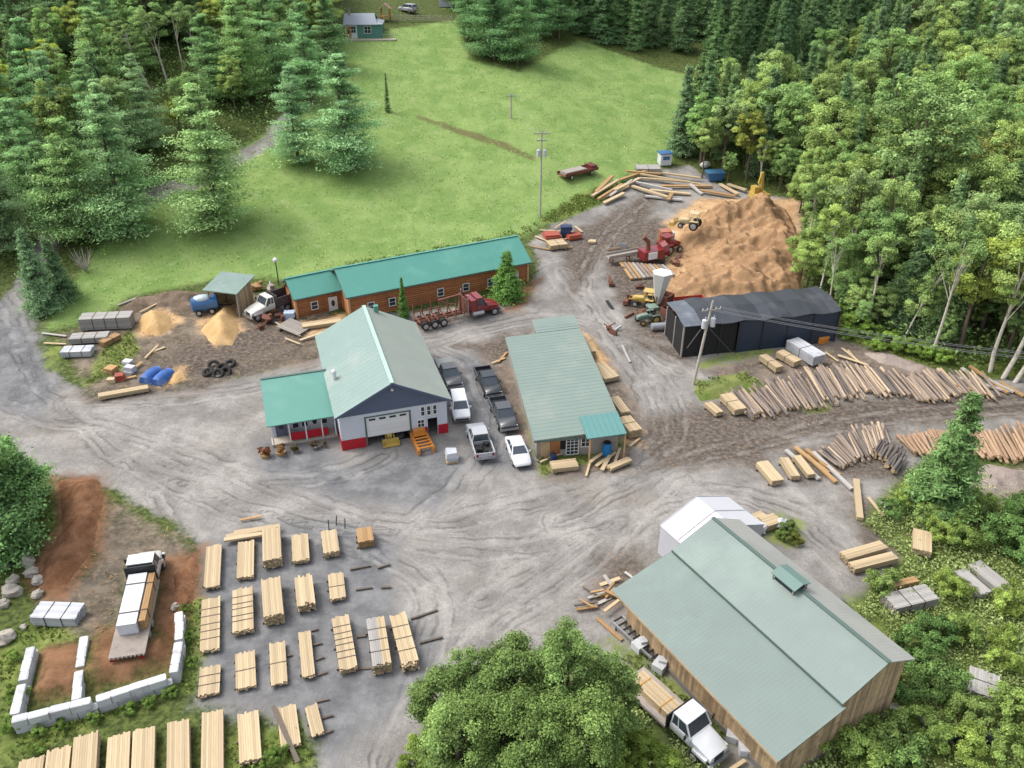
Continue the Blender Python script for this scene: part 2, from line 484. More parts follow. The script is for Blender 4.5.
def ground_mat():
    k = NT('ground'); tc = k.n('ShaderNodeTexCoord').outputs['Object']
    n_big = k.noise(0.09, 4, 0.6, tc); n_mid = k.noise(0.45, 5, 0.65, tc); n_sm = k.noise(2.2, 5, 0.65, tc); n_fine = k.noise(9, 4, 0.7, tc)
    n_b2 = k.noise(0.2, 5, 0.6, tc, .4)
    # forest floor / undergrowth as the base
    col = k.mix(k.ramp(n_sm, .35, .65), C(62, 74, 38), C(100, 112, 58))
    def zone(name, c, width=0.6, amp=2.2, amount=1.0, nz=None):
        nonlocal col
        w = k.math('MULTIPLY_ADD', nz if nz is not None else n_mid, amp, -amp * .5)
        w2 = k.math('MULTIPLY_ADD', n_sm, amp * .5, -amp * .25)
        s = k.math('ADD', k.math('ADD', k.attr(name), w), w2)
        f = k.ramp(s, -width, width, 0, amount)
        col = k.mix(f, col, c)
        return f
    # meadow
    gr = k.mix(k.ramp(n_b2, .36, .64), C(120, 148, 80), C(142, 165, 96))
    gr = k.mix(k.ramp(n_mid, .52, .75), gr, C(152, 168, 110))
    gr = k.mix(k.ramp(n_sm, .45, .8, 0, .5), gr, C(92, 122, 62))
    gr = k.scale(gr, k.math('MULTIPLY_ADD', n_fine, .8, .6))
    fm = zone('z_meadow', gr, 1.0, 2.0)
    zone('z_ditch', k.mix(k.ramp(n_sm, .4, .7), C(110, 92, 66), C(96, 104, 58)), .5, 2.2, .8)
    # gravel
    gv = k.mix(k.ramp(n_b2, .35, .68), C(132, 128, 123), C(164, 160, 154))
    gv = k.mix(k.ramp(n_mid, .45, .75, 0, .55), gv, C(112, 107, 102))
    gv = k.scale(gv, k.math('MULTIPLY_ADD', k.noise(5, 3, .8, tc), .9, .55))
    gv = k.mix(k.ramp(n_big, .55, .75, 0, .5), gv, C(150, 138, 122))
    zone('z_gravel', gv, .6, 2.6)
    dk = k.mix(k.ramp(n_mid, .35, .7), C(100, 102, 105), C(138, 138, 138))
    zone('z_dark', dk, 1.6, 3.6, .88)
    di = k.mix(k.ramp(n_mid, .35, .65), C(96, 86, 77), C(140, 126, 113))
    di = k.mix(k.ramp(n_sm, .5, .75, 0, .6), di, C(168, 148, 120))
    zone('z_dirt', di, 1.0, 3.4, .9)
    md = k.mix(k.ramp(n_sm, .35, .7), C(84, 76, 69), C(124, 113, 102))
    zone('z_mud', md, 1.4, 4.2, .95)
    rd = k.mix(k.ramp(n_mid, .35, .65), C(112, 78, 56), C(148, 110, 82))
    rd = k.mix(k.ramp(n_sm, .5, .8, 0, .6), rd, C(92, 64, 48))
    zone('z_red', rd, .9, 3.2, .95)
    sw = k.mix(k.ramp(n_mid, .35, .65), C(184, 146, 104), C(210, 176, 134))
    zone('z_saw', sw, .8, 2.8, .95)
    # tyre tracks: streaks that follow the driving lines
    u = k.attr('t_u'); w = k.attr('t_w')
    uu = k.math('ADD', u, k.math('MULTIPLY_ADD', n_b2, 2.4, -1.2))
    cmb = k.n('ShaderNodeCombineXYZ'); k.l(uu, cmb.inputs[0])
    sx = k.n('ShaderNodeSeparateXYZ'); k.l(tc, sx.inputs[0])
    k.put(cmb.inputs[1], k.math('MULTIPLY', sx.outputs[0], 0.06)); k.put(cmb.inputs[2], k.math('MULTIPLY', sx.outputs[1], 0.06))
    st = k.noise(2.0, 5, 0.7, cmb.outputs[0])
    stf = k.math('MULTIPLY_ADD', k.math('MULTIPLY', k.math('SUBTRACT', st, .5), w), 1.15, 1.0)
    notg = k.math('SUBTRACT', 1.0, fm, clamp=True)
    stf = k.math('MULTIPLY_ADD', k.math('SUBTRACT', stf, 1.0), k.ramp(k.attr('z_gravel'), -.5, 1), 1.0)
    col = k.scale(col, stf)
    # lighter crushed stone in the wheel lines
    wl = k.math('MULTIPLY', k.ramp(k.math('ABSOLUTE', k.math('SUBTRACT', k.math('ABSOLUTE', uu), .95)), .1, .5, 1, 0), k.math('MULTIPLY', w, k.ramp(n_mid, .4, .6)))
    wl = k.math('MULTIPLY', wl, k.ramp(k.attr('z_gravel'), 0, 1))
    col = k.mix(k.math('MULTIPLY', wl, .3), col, C(178, 174, 168))
    # crisp dark wheel ruts beside them
    for off_, r0_ in ((.35, 1.05), (-.6, .8)):
        au = k.math('ABSOLUTE', k.math('ADD', uu, off_)); rt = k.ramp(k.math('ABSOLUTE', k.math('SUBTRACT', au, r0_)), .04, .22, 1, 0)
        rt = k.math('MULTIPLY', k.math('MULTIPLY', rt, w), k.ramp(k.noise(.33, 3, .6, tc), .42, .58)); rt = k.math('MULTIPLY', rt, k.ramp(k.attr('z_gravel'), 0, 1))
        col = k.scale(col, k.math('MULTIPLY_ADD', rt, -.34, 1.0))
    # grass patches and weeds come last
    lw = k.mix(k.ramp(n_mid, .35, .65), C(98, 118, 56), C(134, 146, 76))
    lw = k.mix(k.ramp(n_sm, .5, .75, 0, .7), lw, C(140, 128, 88))
    lw = k.scale(lw, k.math('MULTIPLY_ADD', n_fine, .8, .6))
    zone('z_lawn', lw, .5, 2.6, .9)
    we = k.mix(k.ramp(n_mid, .35, .65), C(80, 98, 44), C(120, 136, 66))
    we = k.mix(k.ramp(n_b2, .55, .75, 0, .7), we, C(128, 116, 84))
    zone('z_weed', we, .8, 2.4, .9)
    # stones and grit
    gt = k.noise(26, 3, .8, tc)
    col = k.scale(col, k.math('MULTIPLY_ADD', gt, .8, .6))
    gm = k.math('MULTIPLY_ADD', n_sm, .5, .75)
    col = k.scale(col, gm)
    b = k.n('ShaderNodeBsdfPrincipled'); k.l(col, b.inputs['Base Color']); b.inputs['Roughness'].default_value = .92; b.inputs['Specular IOR Level'].default_value = .15
    bn = k.n('ShaderNodeBump'); bn.inputs['Strength'].default_value = .6; bn.inputs['Distance'].default_value = .12
    h = k.math('ADD', k.math('MULTIPLY', n_fine, .5), n_sm)
    k.l(h, bn.inputs['Height']); k.l(bn.outputs[0], b.inputs['Normal']); k.l(b.outputs[0], k.out.inputs[0])
    return k.m


ground = make_ground(); ground.data.materials.append(ground_mat())
# ================================================================ TREES
M_LEAF = leafmat('broad_leaves', C(130, 150, 97, 1.72))
M_PINE = leafmat('pine_needles', C(126, 150, 106, 2.15), .28)
M_SPRU = leafmat('spruce_needles', C(114, 136, 96, 1.65), .22)
M_BARK = mat('bark', C(112, 98, 84), .9, 6, .35, bump=.5)
M_BIRCH = mat('birch_bark', C(214, 206, 190), .8, 5, .35, dirt=C(70, 62, 55), da=.7)
M_DEADW = mat('dead_wood', C(176, 168, 156), .85, 4, .3)


def unit(rs, n):
    v = rs.normal(size=(n, 3)); return v / np.linalg.norm(v, axis=1, keepdims=True)


def crown_broad(seed, h, r, z0=.3, ncl=34, nl=110, ls=.42, rcs=1.0, blur=1.25):
    """leaf clumps spread through the crown"""
    rs = np.random.RandomState(seed)
    cen, nor, siz, ton = [], [], [], []
    zc = h * (z0 + 1) / 2; rz = h * (1 - z0) / 2
    cl = []
    for i in range(ncl):
        d = unit(rs, 1)[0]; d[2] = d[2] * .9 + .18
        q = rs.uniform(.35, .92) ** (.6 if rcs == 1 else .45)
        wob = 1 + .25 * math.sin(3 * math.atan2(d[1], d[0]) + seed)
        c = np.array([d[0] * r * q * wob, d[1] * r * q * wob, zc + d[2] * rz * q])
        cl.append(c)
        rc = r * rs.uniform(.22, .40) * rcs
        n = int(nl * (rc / r / .3) ** 2 / rcs)
        dd = unit(rs, n); dd[:, 2] = np.where(dd[:, 2] < -.35, -dd[:, 2], dd[:, 2])
        rad = rc * rs.uniform(.35, blur, n)[:, None]
        p = c + dd * rad * np.array([1, 1, .75])
        out = p - np.array([0, 0, zc - rz * .3]); out /= np.linalg.norm(out, axis=1, keepdims=True) + 1e-9
        nn = dd * .6 + out * .5 + rs.normal(size=(n, 3)) * .45 + np.array([0, 0, .25])
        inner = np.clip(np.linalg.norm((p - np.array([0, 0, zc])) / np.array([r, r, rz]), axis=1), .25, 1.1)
        t = rs.uniform(.62, 1.25) * rs.uniform(.6, 1.4, n) * (.45 + .6 * inner)  # inner leaves toned darker: shade inside the crown put into the colour
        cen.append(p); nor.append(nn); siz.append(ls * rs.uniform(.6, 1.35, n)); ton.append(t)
    return [np.concatenate(a) for a in (cen, nor, siz, ton)] + [cl]


def crown_pine(seed, h, r, z0=.14, nwh=15, ls=.40, dens=1.0):
    """layered white pine: plates of upswept branches with gaps between"""
    rs = np.random.RandomState(seed)
    cen, nor, siz, ton = [], [], [], []
    for w in range(nwh):
        t = z0 + (1 - z0) * (w + rs.uniform(-.3, .3)) / nwh
        t = min(max(t, z0), .985)
        u = (t - z0) / (1 - z0)
        prof = (1 - u) ** .8 * (.72 + .28 * min(1, u / .16)) + .04
        nb = int(rs.randint(5, 8) * (.7 + .6 * (1 - u)))
        for b in range(max(4, nb)):
            a = rs.uniform(0, 6.283); L = r * prof * rs.uniform(.55, 1.18) * (1 + .2 * math.sin(a * 2 + seed + 5 * u))
            rise = rs.uniform(.02, .3) if u < .7 else rs.uniform(.3, .8)
            wt = rs.uniform(.72, 1.22)
            for s in np.arange(.22, 1.0, .13):
                q = np.array([math.cos(a) * L * s, math.sin(a) * L * s, h * t + rise * L * s * s])
                n = int(16 * dens * (1.2 - .4 * s)); wd = max(.28, L * .24 * (1.15 - .6 * abs(s - .55)))
                o = rs.normal(size=(n, 3)) * np.array([wd, wd, .16 * wd + .1]) * .8
                cen.append(q + o); nor.append(rs.normal(size=(n, 3)) * .55 + np.array([math.cos(a) * .35, math.sin(a) * .35, .9]))
                siz.append(ls * rs.uniform(.55, 1.3, n))
                ton.append(wt * rs.uniform(.75, 1.3, n) * (.55 + .55 * s) * np.clip(1 + o[:, 2] * 1.0, .6, 1.3))  # darker near the stem and low in each tuft, shade put into the tone
    return [np.concatenate(a) for a in (cen, nor, siz, ton)]


def crown_spruce(seed, h, r, z0=.03, nwh=24, ls=.36, dens=1.0):
    rs = np.random.RandomState(seed)
    cen, nor, siz, ton = [], [], [], []
    for w in range(nwh):
        u = (w + rs.uniform(-.3, .3)) / nwh; u = min(max(u, 0), .99)
        t = z0 + (1 - z0) * u
        prof = (1 - u) ** .85 + .02
        for b in range(int(5 + 8 * (1 - u))):
            a = rs.uniform(0, 6.283); L = r * prof * rs.uniform(.68, 1.12)
            wt = rs.uniform(.72, 1.25)
            for s in np.arange(.3, 1.02, .18):
                q = np.array([math.cos(a) * L * s, math.sin(a) * L * s, h * t - .28 * L * s + .16 * L * s * s])
                n = int(8 * dens); wd = max(.16, L * .16)
                o = rs.normal(size=(n, 3)) * np.array([wd, wd, .14])
                cen.append(q + o); nor.append(rs.normal(size=(n, 3)) * .5 + np.array([math.cos(a) * .7, math.sin(a) * .7, .6]))
                siz.append(ls * rs.uniform(.6, 1.3, n)); ton.append(wt * rs.uniform(.72, 1.3, n) * (.5 + .58 * s))  # needles darken towards the stem, inner shade put into the tone
    # leader
    n = 40; z = rs.uniform(.9, 1.02, n); cen.append(np.stack([rs.normal(size=n) * .12, rs.normal(size=n) * .12, z * h], 1))
    nor.append(unit(rs, n)); siz.append(np.full(n, ls * .8)); ton.append(rs.uniform(.9, 1.3, n))
    return [np.concatenate(a) for a in (cen, nor, siz, ton)]


def trunk_mb(seed, h, r0, limbs=(), top=.85, lean=0.0, r1=.04):
    r = random.Random(seed); m = MB(); pts = []; rs_ = []
    for i in range(7):
        t = i / 6 * top
        pts.append((math.sin(t * 3 + seed) * .02 * h + lean * h * t * t, math.cos(t * 2.3 + seed) * .015 * h * (t > 0), h * t - .15 * (i == 0)))
        rs_.append(r0 * (1 - t) + r1)
    m.tube(pts, rs_, 7)
    for c in limbs:
        z = max(h * .22, c[2] * r.uniform(.55, .8)); k = min(z / h / top, 1) * 6; i = min(int(k), 5); f = k - i
        b = Vector(pts[i]).lerp(Vector(pts[i + 1]), f)
        mid = b.lerp(Vector(c), .55) + Vector((0, 0, .04 * h))
        m.tube([b, mid, c], [r0 * .38, r0 * .24, .03], 5)
    return m


PROTO = {}


def make_proto(key, name, cat, crown, trunk, lm, bm):
    root = thing(name, 'tree', cat)
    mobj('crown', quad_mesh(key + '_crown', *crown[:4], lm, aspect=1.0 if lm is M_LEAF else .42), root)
    trunk.build('trunk', bm, root, smooth=60)
    PROTO[key] = root; root['used'] = 0
    return root


for i in range(7):
    hh, rr = [(12, 3.1), (14, 3.3), (11, 3.6), (15, 3.6), (13, 2.7), (12, 4.0), (14, 3.0)][i]
    c = crown_broad(100 + i, hh, rr, [.28, .34, .22, .38, .3, .25, .12][i], [60, 68, 68, 70, 56, 74, 78][i], 300, .2, .66)
    make_proto('broad%d' % i, 'deciduous_tree', 'tree', c, trunk_mb(i, hh, .2, c[4][:9]), M_LEAF, M_BARK)
for i in range(3):   # tall with a bare pale stem and a high crown
    hh, rr = [(16, 2.6), (17, 3.0), (15, 2.2)][i]
    c = crown_broad(140 + i, hh, rr, [.5, .55, .45][i], 28, 260, .2, .8)
    make_proto('birch%d' % i, 'birch_tree', 'tree', c, trunk_mb(20 + i, hh, .17, c[4][:8], .92, [.05, -.06, .1][i]), M_LEAF, M_BIRCH)
for i in range(5):
    hh, rr = [(20, 5.6), (22, 6.2), (18, 5.4), (21, 5.2), (17, 5.6)][i]
    make_proto('pine%d' % i, 'pine_tree', 'tree', crown_pine(200 + i, hh, rr, [.05, .06, .05, .1, .04][i], 18, .36, 3.2), trunk_mb(40 + i, hh, .3, (), .97), M_PINE, M_BARK)
for i in range(4):
    hh, rr = [(13, 2.5), (15, 2.6), (11, 2.4), (16, 2.4)][i]
    make_proto('spruce%d' % i, 'spruce_tree', 'tree', crown_spruce(300 + i, hh, rr, .04, 24, .32, 2.6), trunk_mb(60 + i, hh, .17, (), .96), M_SPRU, M_BARK)
PH = dict(broad0=12, broad1=14, broad2=11, broad3=15, broad4=13, broad5=12, broad6=14, birch0=16, birch1=17, birch2=15, pine0=20, pine1=22, pine2=18, pine3=21, pine4=17, spruce0=13, spruce1=15, spruce2=11, spruce3=16)
for k_, r_ in PROTO.items(): r_['ph'] = PH[k_]


def put_tree(key, loc, h, label, group=None, col=(1, 1, 1), wide=1.0, rz=None, tilt=None):
    p = PROTO[key]; s = h / p['ph']; rz = rng.uniform(0, 6.28) if rz is None else rz
    sc = (s * wide, s * wide, s)
    if not p['used']:
        p['used'] = 1; p.location = loc; p.rotation_euler = (*(tilt or (0, 0)), rz); p.scale = sc
        p['label'] = label
        if group: p['group'] = group
        p.color = (*col, 1)
        for ch in p.children: ch.color = (*col, 1)
        return p
    r = dup(p, loc, rz, sc, label, group, col, tilt)
    if not group and 'group' in r: del r['group']
    return r


def tree_px(key, px, pb, pt, label, group=None, col=(1, 1, 1), wide=1.0, tilt=None, rz=None):
    b = P(px, pb); return put_tree(key, b, top_h(b, pt), label, group, col, wide, rz, tilt)


GRN = [(1, 1, 1), (.92, 1.02, .85), (1.1, 1.08, .9), (.85, .95, .85), (.95, 1.0, 1.02), (1.06, 1.02, .78), (.78, .9, .78)]
YEL = (1.5, 1.22, .72)
# --- single trees one can point to
tree_px('pine0', 218, 226, 84, 'tall broad white pine standing alone on the meadow edge by the track', col=(1.3, 1.3, 1.1), wide=1.4)
tree_px('pine1', 300, 162, 62, 'bluish white pine, left of the pair in the middle of the meadow edge', col=(.9, 1.0, 1.0), wide=1.3)
tree_px('pine2', 348, 166, 52, 'bluish white pine, right of the pair, leaning over the open meadow', col=(.88, .98, .96), wide=1.35)
tree_px('pine3', 312, 104, -6, 'tall pine behind the meadow pair, in front of the green cottage', col=(.85, .98, .9), wide=1.1)
tree_px('pine4', 246, 100, -4, 'tall light green pine between the track and the birches', col=(1.05, 1.1, .85), wide=1.0)
tree_px('pine2', 128, 232, 92, 'big layered pine at the corner of the meadow by the road', col=(.95, 1.02, .95), wide=1.15)
tree_px('pine4', 88, 238, 112, 'broad pine beside the road bend with bright green boughs', col=(1.1, 1.12, .9), wide=1.15)
tree_px('pine3', 40, 215, 95, 'dark pine behind the bare leaning trunk by the road', col=(.85, .95, .85), wide=1.1)
tree_px('spruce0', 45, 310, 229, 'dark bluish spruce at the road edge above the grey lumber', col=(1.0, 1.08, 1.1), wide=1.35)
tree_px('spruce2', 62, 298, 238, 'smaller dark spruce tucked behind the roadside spruce', col=(.85, .95, .9), wide=1.3)
tree_px('spruce1', 388, 112, 72, 'narrow young fir standing alone on the open meadow', col=(1.1, 1.15, .95), wide=.55)
tree_px('spruce3', 404, 318, 277, 'narrow cone shaped evergreen planted by the long log building', col=(.72, .98, .5), wide=1.0)
tree_px('spruce2', 507, 298, 251, 'full cone shaped evergreen at the end of the long log building', col=(.82, 1.08, .54), wide=1.75)
tree_px('spruce0', 938, 510, 394, 'dense pointed spruce among the log piles', col=(.95, 1.1, .8), wide=1.5)
# the pine wood left of the meadow
for i, (key, px, pb, pt, c) in enumerate([
    ('pine1', 10, 250, 130, 0), ('pine0', 20, 170, 60, 3), ('pine1', 120, 190, 75, 0), ('pine0', 275, 90, -20, 3), ('pine4', 215, 100, 10, 1), ('pine0', 105, 170, 60, 3), ('pine3', 68, 160, 48, 4),
    ('pine1', 150, 150, 50, 0), ('pine2', 330, 70, -15, 3), ('pine3', -20, 240, 110, 4), ('pine2', 60, 235, 140, 3)]):
    tree_px(key, px, pb, pt, 'white pine standing in the mixed wood left of the meadow', 'pines in the wood left of the meadow', GRN[c], 1.1)
for px, pb, pt, key, t, lb in [(152, 92, 18, 'birch2', (.0, -.3), 'white birch with a leaning bare stem, leftmost of the birches above the track'), (168, 90, 8, 'birch0', (0, -.12), 'forked pale birch in the middle of the birches above the track'),
                           (182, 74, 6, 'birch1', (0, .1), 'pale birch with a thin high crown left of the light green pine'), (198, 70, 2, 'birch0', (0, -.08), 'pale birch nearest the light green pine')]:
    tree_px(key, px, pb, pt, lb, None, (.95, .98, .9), 1.2, t, 0.4)
for px, pb, pt, lb, dx in [(48, 192, 130, 'bare pale trunk leaning among the roadside pines', -6), (33, 235, 190, 'bare grey trunk leaning left over the road', -12)]:
    b = P(px, pb); h = top_h(b, pt); m = MB(); m.tube([(0, 0, -.2), (dx * .05 * h / 6, 0, h * .5), (dx * .11 * h / 6, .2, h)], [.2, .15, .05], 6)
    tag(m.build('dead_tree', M_DEADW, loc=b, smooth=60), lb, 'tree')
# right forest, trees one can point to
tree_px('broad1', 745, 182, 112, 'yellowing young maple at the corner of the forest near the blue container', col=YEL, wide=.95)
tree_px('broad6', 700, 165, 96, 'round leafy tree at the tip of the forest by the plank piles', col=(.8, .95, .75), wide=1.3)
tree_px('birch0', 818, 300, 205, 'yellow green birch with bare pale stem beside the dark shed', col=(1.3, 1.25, .85), wide=1.0, rz=1)
tree_px('birch1', 838, 296, 214, 'slim birch behind the far end of the dark shed', col=(1.15, 1.15, .85), wide=.9, rz=2)
tree_px('broad1', 960, 350, 232, 'tall yellow green tree with airy crown above the log pile', col=(1.45, 1.3, .75), wide=1.05)
tree_px('birch2', 902, 342, 262, 'slim pale stemmed tree leaning right above the weeds', None, (.9, 1, .8), .8, (0, .22), 0)
tree_px('birch1', 1000, 378, 205, 'white birch, front one of the two trunks leaning right at the log pile end', None, (.95, 1.02, .8), 1.1, (0, .2), 0)
tree_px('birch0', 1012, 382, 225, 'white birch, second of the two trunks leaning right at the log pile end', None, (1, 1.05, .85), 1.1, (0, .24), 0)
tree_px('broad3', 893, 255, 84, 'tall pale grey green poplar rising over the forest edge', col=(.95, 1.02, .95), wide=1.15)
tree_px('broad5', 948, 235, 128, 'tree with a reddish yellow top inside the forest', col=(1.35, 1.1, .85), wide=1.0)
tree_px('broad0', 720, 120, 60, 'pale feathery tree at the far corner of the meadow', col=(1.15, 1.15, 1.0), wide=1.1)
# edge birches: pale bare stems under airy crowns
for i, (px, pb, pt) in enumerate([(868, 330, 235), (930, 358, 225), (990, 372, 240), (806, 268, 180), (826, 312, 228), (758, 190, 138)]):
    tree_px('birch%d' % (i % 3), px, pb, pt, 'slender birch with a pale bare stem along the near edge of the right forest', 'birches along the near edge of the right forest', [(.92, .96, .8), (.82, .9, .78), (1.1, 1.06, .78)][i % 3], rng.uniform(.8, 1.15), (0, rng.uniform(-.06, .12)))
# bare silver tree
b = P(878, 262); h = top_h(b, 158); m = MB(); rr_ = random.Random(5)
m.tube([(0, 0, -.2), (.1, 0, h * .3), (0, .1, h * .55)], [.24, .19, .14], 7)
for i in range(9):
    a = rr_.uniform(0, 6.28); l = h * rr_.uniform(.3, .5); z = h * rr_.uniform(.34, .55)
    d = Vector((math.cos(a) * .5, math.sin(a) * .4, .9)); p0 = Vector((.05, .05, z)); p1 = p0 + d * l * .55 + Vector((0, 0, .2)); p2 = p0 + d * l + Vector((rr_.uniform(-1, 1), 0, .3))
    m.tube([p0, p1, p2], [.11, .07, .025], 5)
    for j in range(4):
        q = p0.lerp(p2, rr_.uniform(.4, .95)); m.tube([q, q + Vector((rr_.uniform(-1.2, 1.2), rr_.uniform(-1, 1), rr_.uniform(.3, 1.2)))], [.045, .015], 4)
tag(m.build('dead_tree', M_DEADW, loc=b, smooth=60), 'bare silver grey dead tree with forked branches at the forest edge', 'tree')
b = P(86, 272); m = MB()
for i in range(26):
    a = rr_.uniform(0, 6.28); m.tube([(0, 0, 0), (math.cos(a) * .7, math.sin(a) * .7, 1.2), (math.cos(a) * rr_.uniform(.9, 1.9), math.sin(a) * rr_.uniform(.9, 1.9), rr_.uniform(1.6, 3.6))], [.08, .05, .02], 4)
tag(m.build('dead_shrub', M_DEADW, loc=b), 'bare pinkish grey dead shrub beside the roadside spruces', 'shrub')

# --- the forests, tree by tree
OCC = [(o.location.x, o.location.y) for o in bpy.data.objects if o.parent is None and o.get('category') == 'tree']
for q_, r_ in (((218, 226), 6.5), ((300, 162), 6), ((348, 166), 6), ((190, 190), 5), ((240, 160), 5), ((265, 130), 4), ((160, 104), 5), ((180, 92), 5), ((200, 84), 4), ((140, 100), 4)):
    c_ = P(*q_); OCC += [(c_.x + math.cos(a_) * r_ * f_, c_.y + math.sin(a_) * r_ * f_) for a_ in np.arange(0, 6.2, .7) for f_ in (.5, 1)]


def scatter(poly, n, rad, seed, occ=OCC, inset=0.0, near=None):
    r = np.random.RandomState(seed); out = []
    xs = [p[0] for p in poly]; ys = [p[1] for p in poly]; tries = 0
    while len(out) < n and tries < n * 60:
        tries += 1
        x, y = r.uniform(min(xs), max(xs)), r.uniform(min(ys), max(ys))
        if sdf_poly(poly, np.array([x]), np.array([y]))[0] < inset: continue
        rd = rad(x, y) if callable(rad) else rad
        if any((x - a) ** 2 + (y - b_) ** 2 < rd * rd for a, b_ in occ): continue
        occ.append((x, y)); out.append((x, y))
    return out


def inview(x, y, z, h, mg=1.0):
    """does a tree that stands here reach the picture?"""
    for zz in (z, z + h * .6, z + h):
        dep = y * CP - (zz - CAMH) * SP
        if dep < 5: continue
        u = 512 + FPX * x / dep; v = 384 - FPX * (y * SP + (zz - CAMH) * CP) / dep
        if -60 * mg < u < 1024 + 60 * mg and -30 < v < 800: return True
    return False


e = [tuple(P(*q)[:2]) for q in [(690, 128), (672, 160), (705, 182), (735, 192), (798, 196), (800, 296), (842, 326), (880, 340), (960, 366), (1040, 372)]]
rightwood = e + [(95, 75), (165, 130), (235, 285), (112, 275), (72, 192)]
cnt = {'b': 0, 'c': 0}
pts = scatter(rightwood, 700, lambda x, y: 3.15 + .013 * max(0, y - 95), 11, inset=.3)
for (x, y) in pts:
    z = G(x, y); rr = rng.random(); dedge = sdf_poly(rightwood, np.array([x]), np.array([y]))[0]
    if not inview(x, y, z, 15): continue
    back = y > 150 and x < 85
    if rr < (.62 if back else .24):
        h = rng.uniform(11, 17)
        put_tree('spruce%d' % rng.randrange(4), (x, y, z), h, 'dark green spruce in the dense forest right of the sawmill yard', 'spruces in the forest right of the yard', rng.choice([(1, 1.05, .9), (.85, .95, .85), (1.1, 1.12, .9), (.95, 1, 1)]), rng.uniform(.95, 1.3)); cnt['c'] += 1
    else:
        h = rng.uniform(10, 15.5) if dedge > 3 else rng.uniform(5, 11)
        c = rng.choice(GRN + [(1.15, 1.1, .85), (1.1, 1.08, .88), (1.2, 1.14, .85)])
        put_tree('broad%d' % rng.randrange(7), (x, y, z - .1), h, 'leafy green deciduous tree in the dense forest right of the sawmill yard', 'deciduous trees in the forest right of the yard', c, rng.uniform(.8, 1.1)); cnt['b'] += 1
edge = [tuple(P(*q)[:2]) for q in [(735, 190), (798, 194), (802, 290), (842, 322), (880, 336), (960, 362), (1040, 368), (1040, 335), (900, 290), (830, 230), (800, 170)]]
for (x, y) in scatter(edge, 46, 2.0, 31, occ=[]):
    put_tree(rng.choice(['broad6', 'broad5', 'broad2']), (x, y, G(x, y) - .3), rng.uniform(4.5, 8), 'low leafy young tree filling the near edge of the right forest', 'young trees along the near edge of the right forest', rng.choice([(.85, .95, .8), (1, 1, .85), (.9, 1, .9), (1.1, 1.08, .8)]), rng.uniform(.9, 1.15))
gap = [(66, 188), (84, 198), (112, 272), (72, 275)]
for (x, y) in scatter(gap, 40, 3.4, 32):
    put_tree('spruce%d' % rng.randrange(4), (x, y, G(x, y)), rng.uniform(12, 17), 'dark spruce in the wall of forest along the far meadow edge', 'spruces along the far edge of the meadow', rng.choice([(.8, .9, .8), (.9, 1, .85)]), rng.uniform(1.0, 1.3))
b1 = [tuple(P(*q)[:2]) for q in [(455, 22), (470, 62), (520, 70), (560, 52)]]
spur = b1 + [(28, 238), (-18, 242)]
for (x, y) in scatter(spur, 40, 3.8, 12, inset=.2):
    put_tree('pine%d' % rng.randrange(5), (x, y, G(x, y)), rng.uniform(14, 19), 'dark pine in the clump at the top of the meadow', 'pines in the clump at the top of the meadow', rng.choice([(.72, .86, .74), (.8, .95, .8), (.65, .8, .7)]), rng.uniform(.85, 1.05))
b2 = [tuple(P(*q)[:2]) for q in [(560, 44), (584, 41), (640, 52), (700, 78)]]
back = b2 + [(90, 205), (112, 275), (-10, 280)]
for (x, y) in scatter(back, 130, 3.4, 13, inset=.2):
    if not inview(x, y, G(x, y), 15): continue
    put_tree('spruce%d' % rng.randrange(4), (x, y, G(x, y)), rng.uniform(12, 17), 'dark spruce in the wall of forest along the far meadow edge', 'spruces along the far edge of the meadow', rng.choice([(.7, .8, .72), (.6, .72, .66), (.8, .92, .75)]), rng.uniform(1.0, 1.3))
l1 = [tuple(P(*q)[:2]) for q in [(-30, 275), (18, 262), (34, 232), (90, 205), (160, 150), (262, 122), (280, 95), (338, 36)]]
leftwood = l1 + [(-55, 255), (-175, 270), (-135, 105)]
for (x, y) in scatter(leftwood, 330, lambda x, y: 4.0 + .01 * max(0, y - 105), 14, inset=.6):
    z = G(x, y); rr = rng.random()
    if not inview(x, y, z, 17): continue
    if rr < .22:
        put_tree('pine%d' % rng.randrange(5), (x, y, z), rng.uniform(14, 20), 'white pine standing in the mixed wood left of the meadow', 'pines in the wood left of the meadow', rng.choice([(.95, 1.02, .92), (.8, .94, .85), (1.08, 1.1, .88)]), 1.05)
    elif rr < .3:
        put_tree('spruce%d' % rng.randrange(4), (x, y, z), rng.uniform(12, 16), 'dark spruce standing in the mixed wood left of the meadow', 'spruces in the wood left of the meadow', (.95, 1, .9), 1.15)
    else:
        put_tree('broad%d' % rng.randrange(7), (x, y, z), rng.uniform(9, 14), 'leafy deciduous tree in the mixed wood left of the meadow', 'deciduous trees in the wood left of the meadow', rng.choice(GRN + [(1.4, 1.22, .75), (1.25, 1.15, .85), (1.15, 1.12, .9)]), 1.15)
for px, pb, pt, lb in [(180, 130, 98, 'small yellow green tree between the tall pines of the left wood'), (52, 95, 42, 'yellow green round tree in the upper left wood'), (10, 118, 62, 'yellowing tree at the far left of the wood')]:
    tree_px('broad2', px, pb, pt, lb, None, (1.45, 1.25, .62), 1.0)
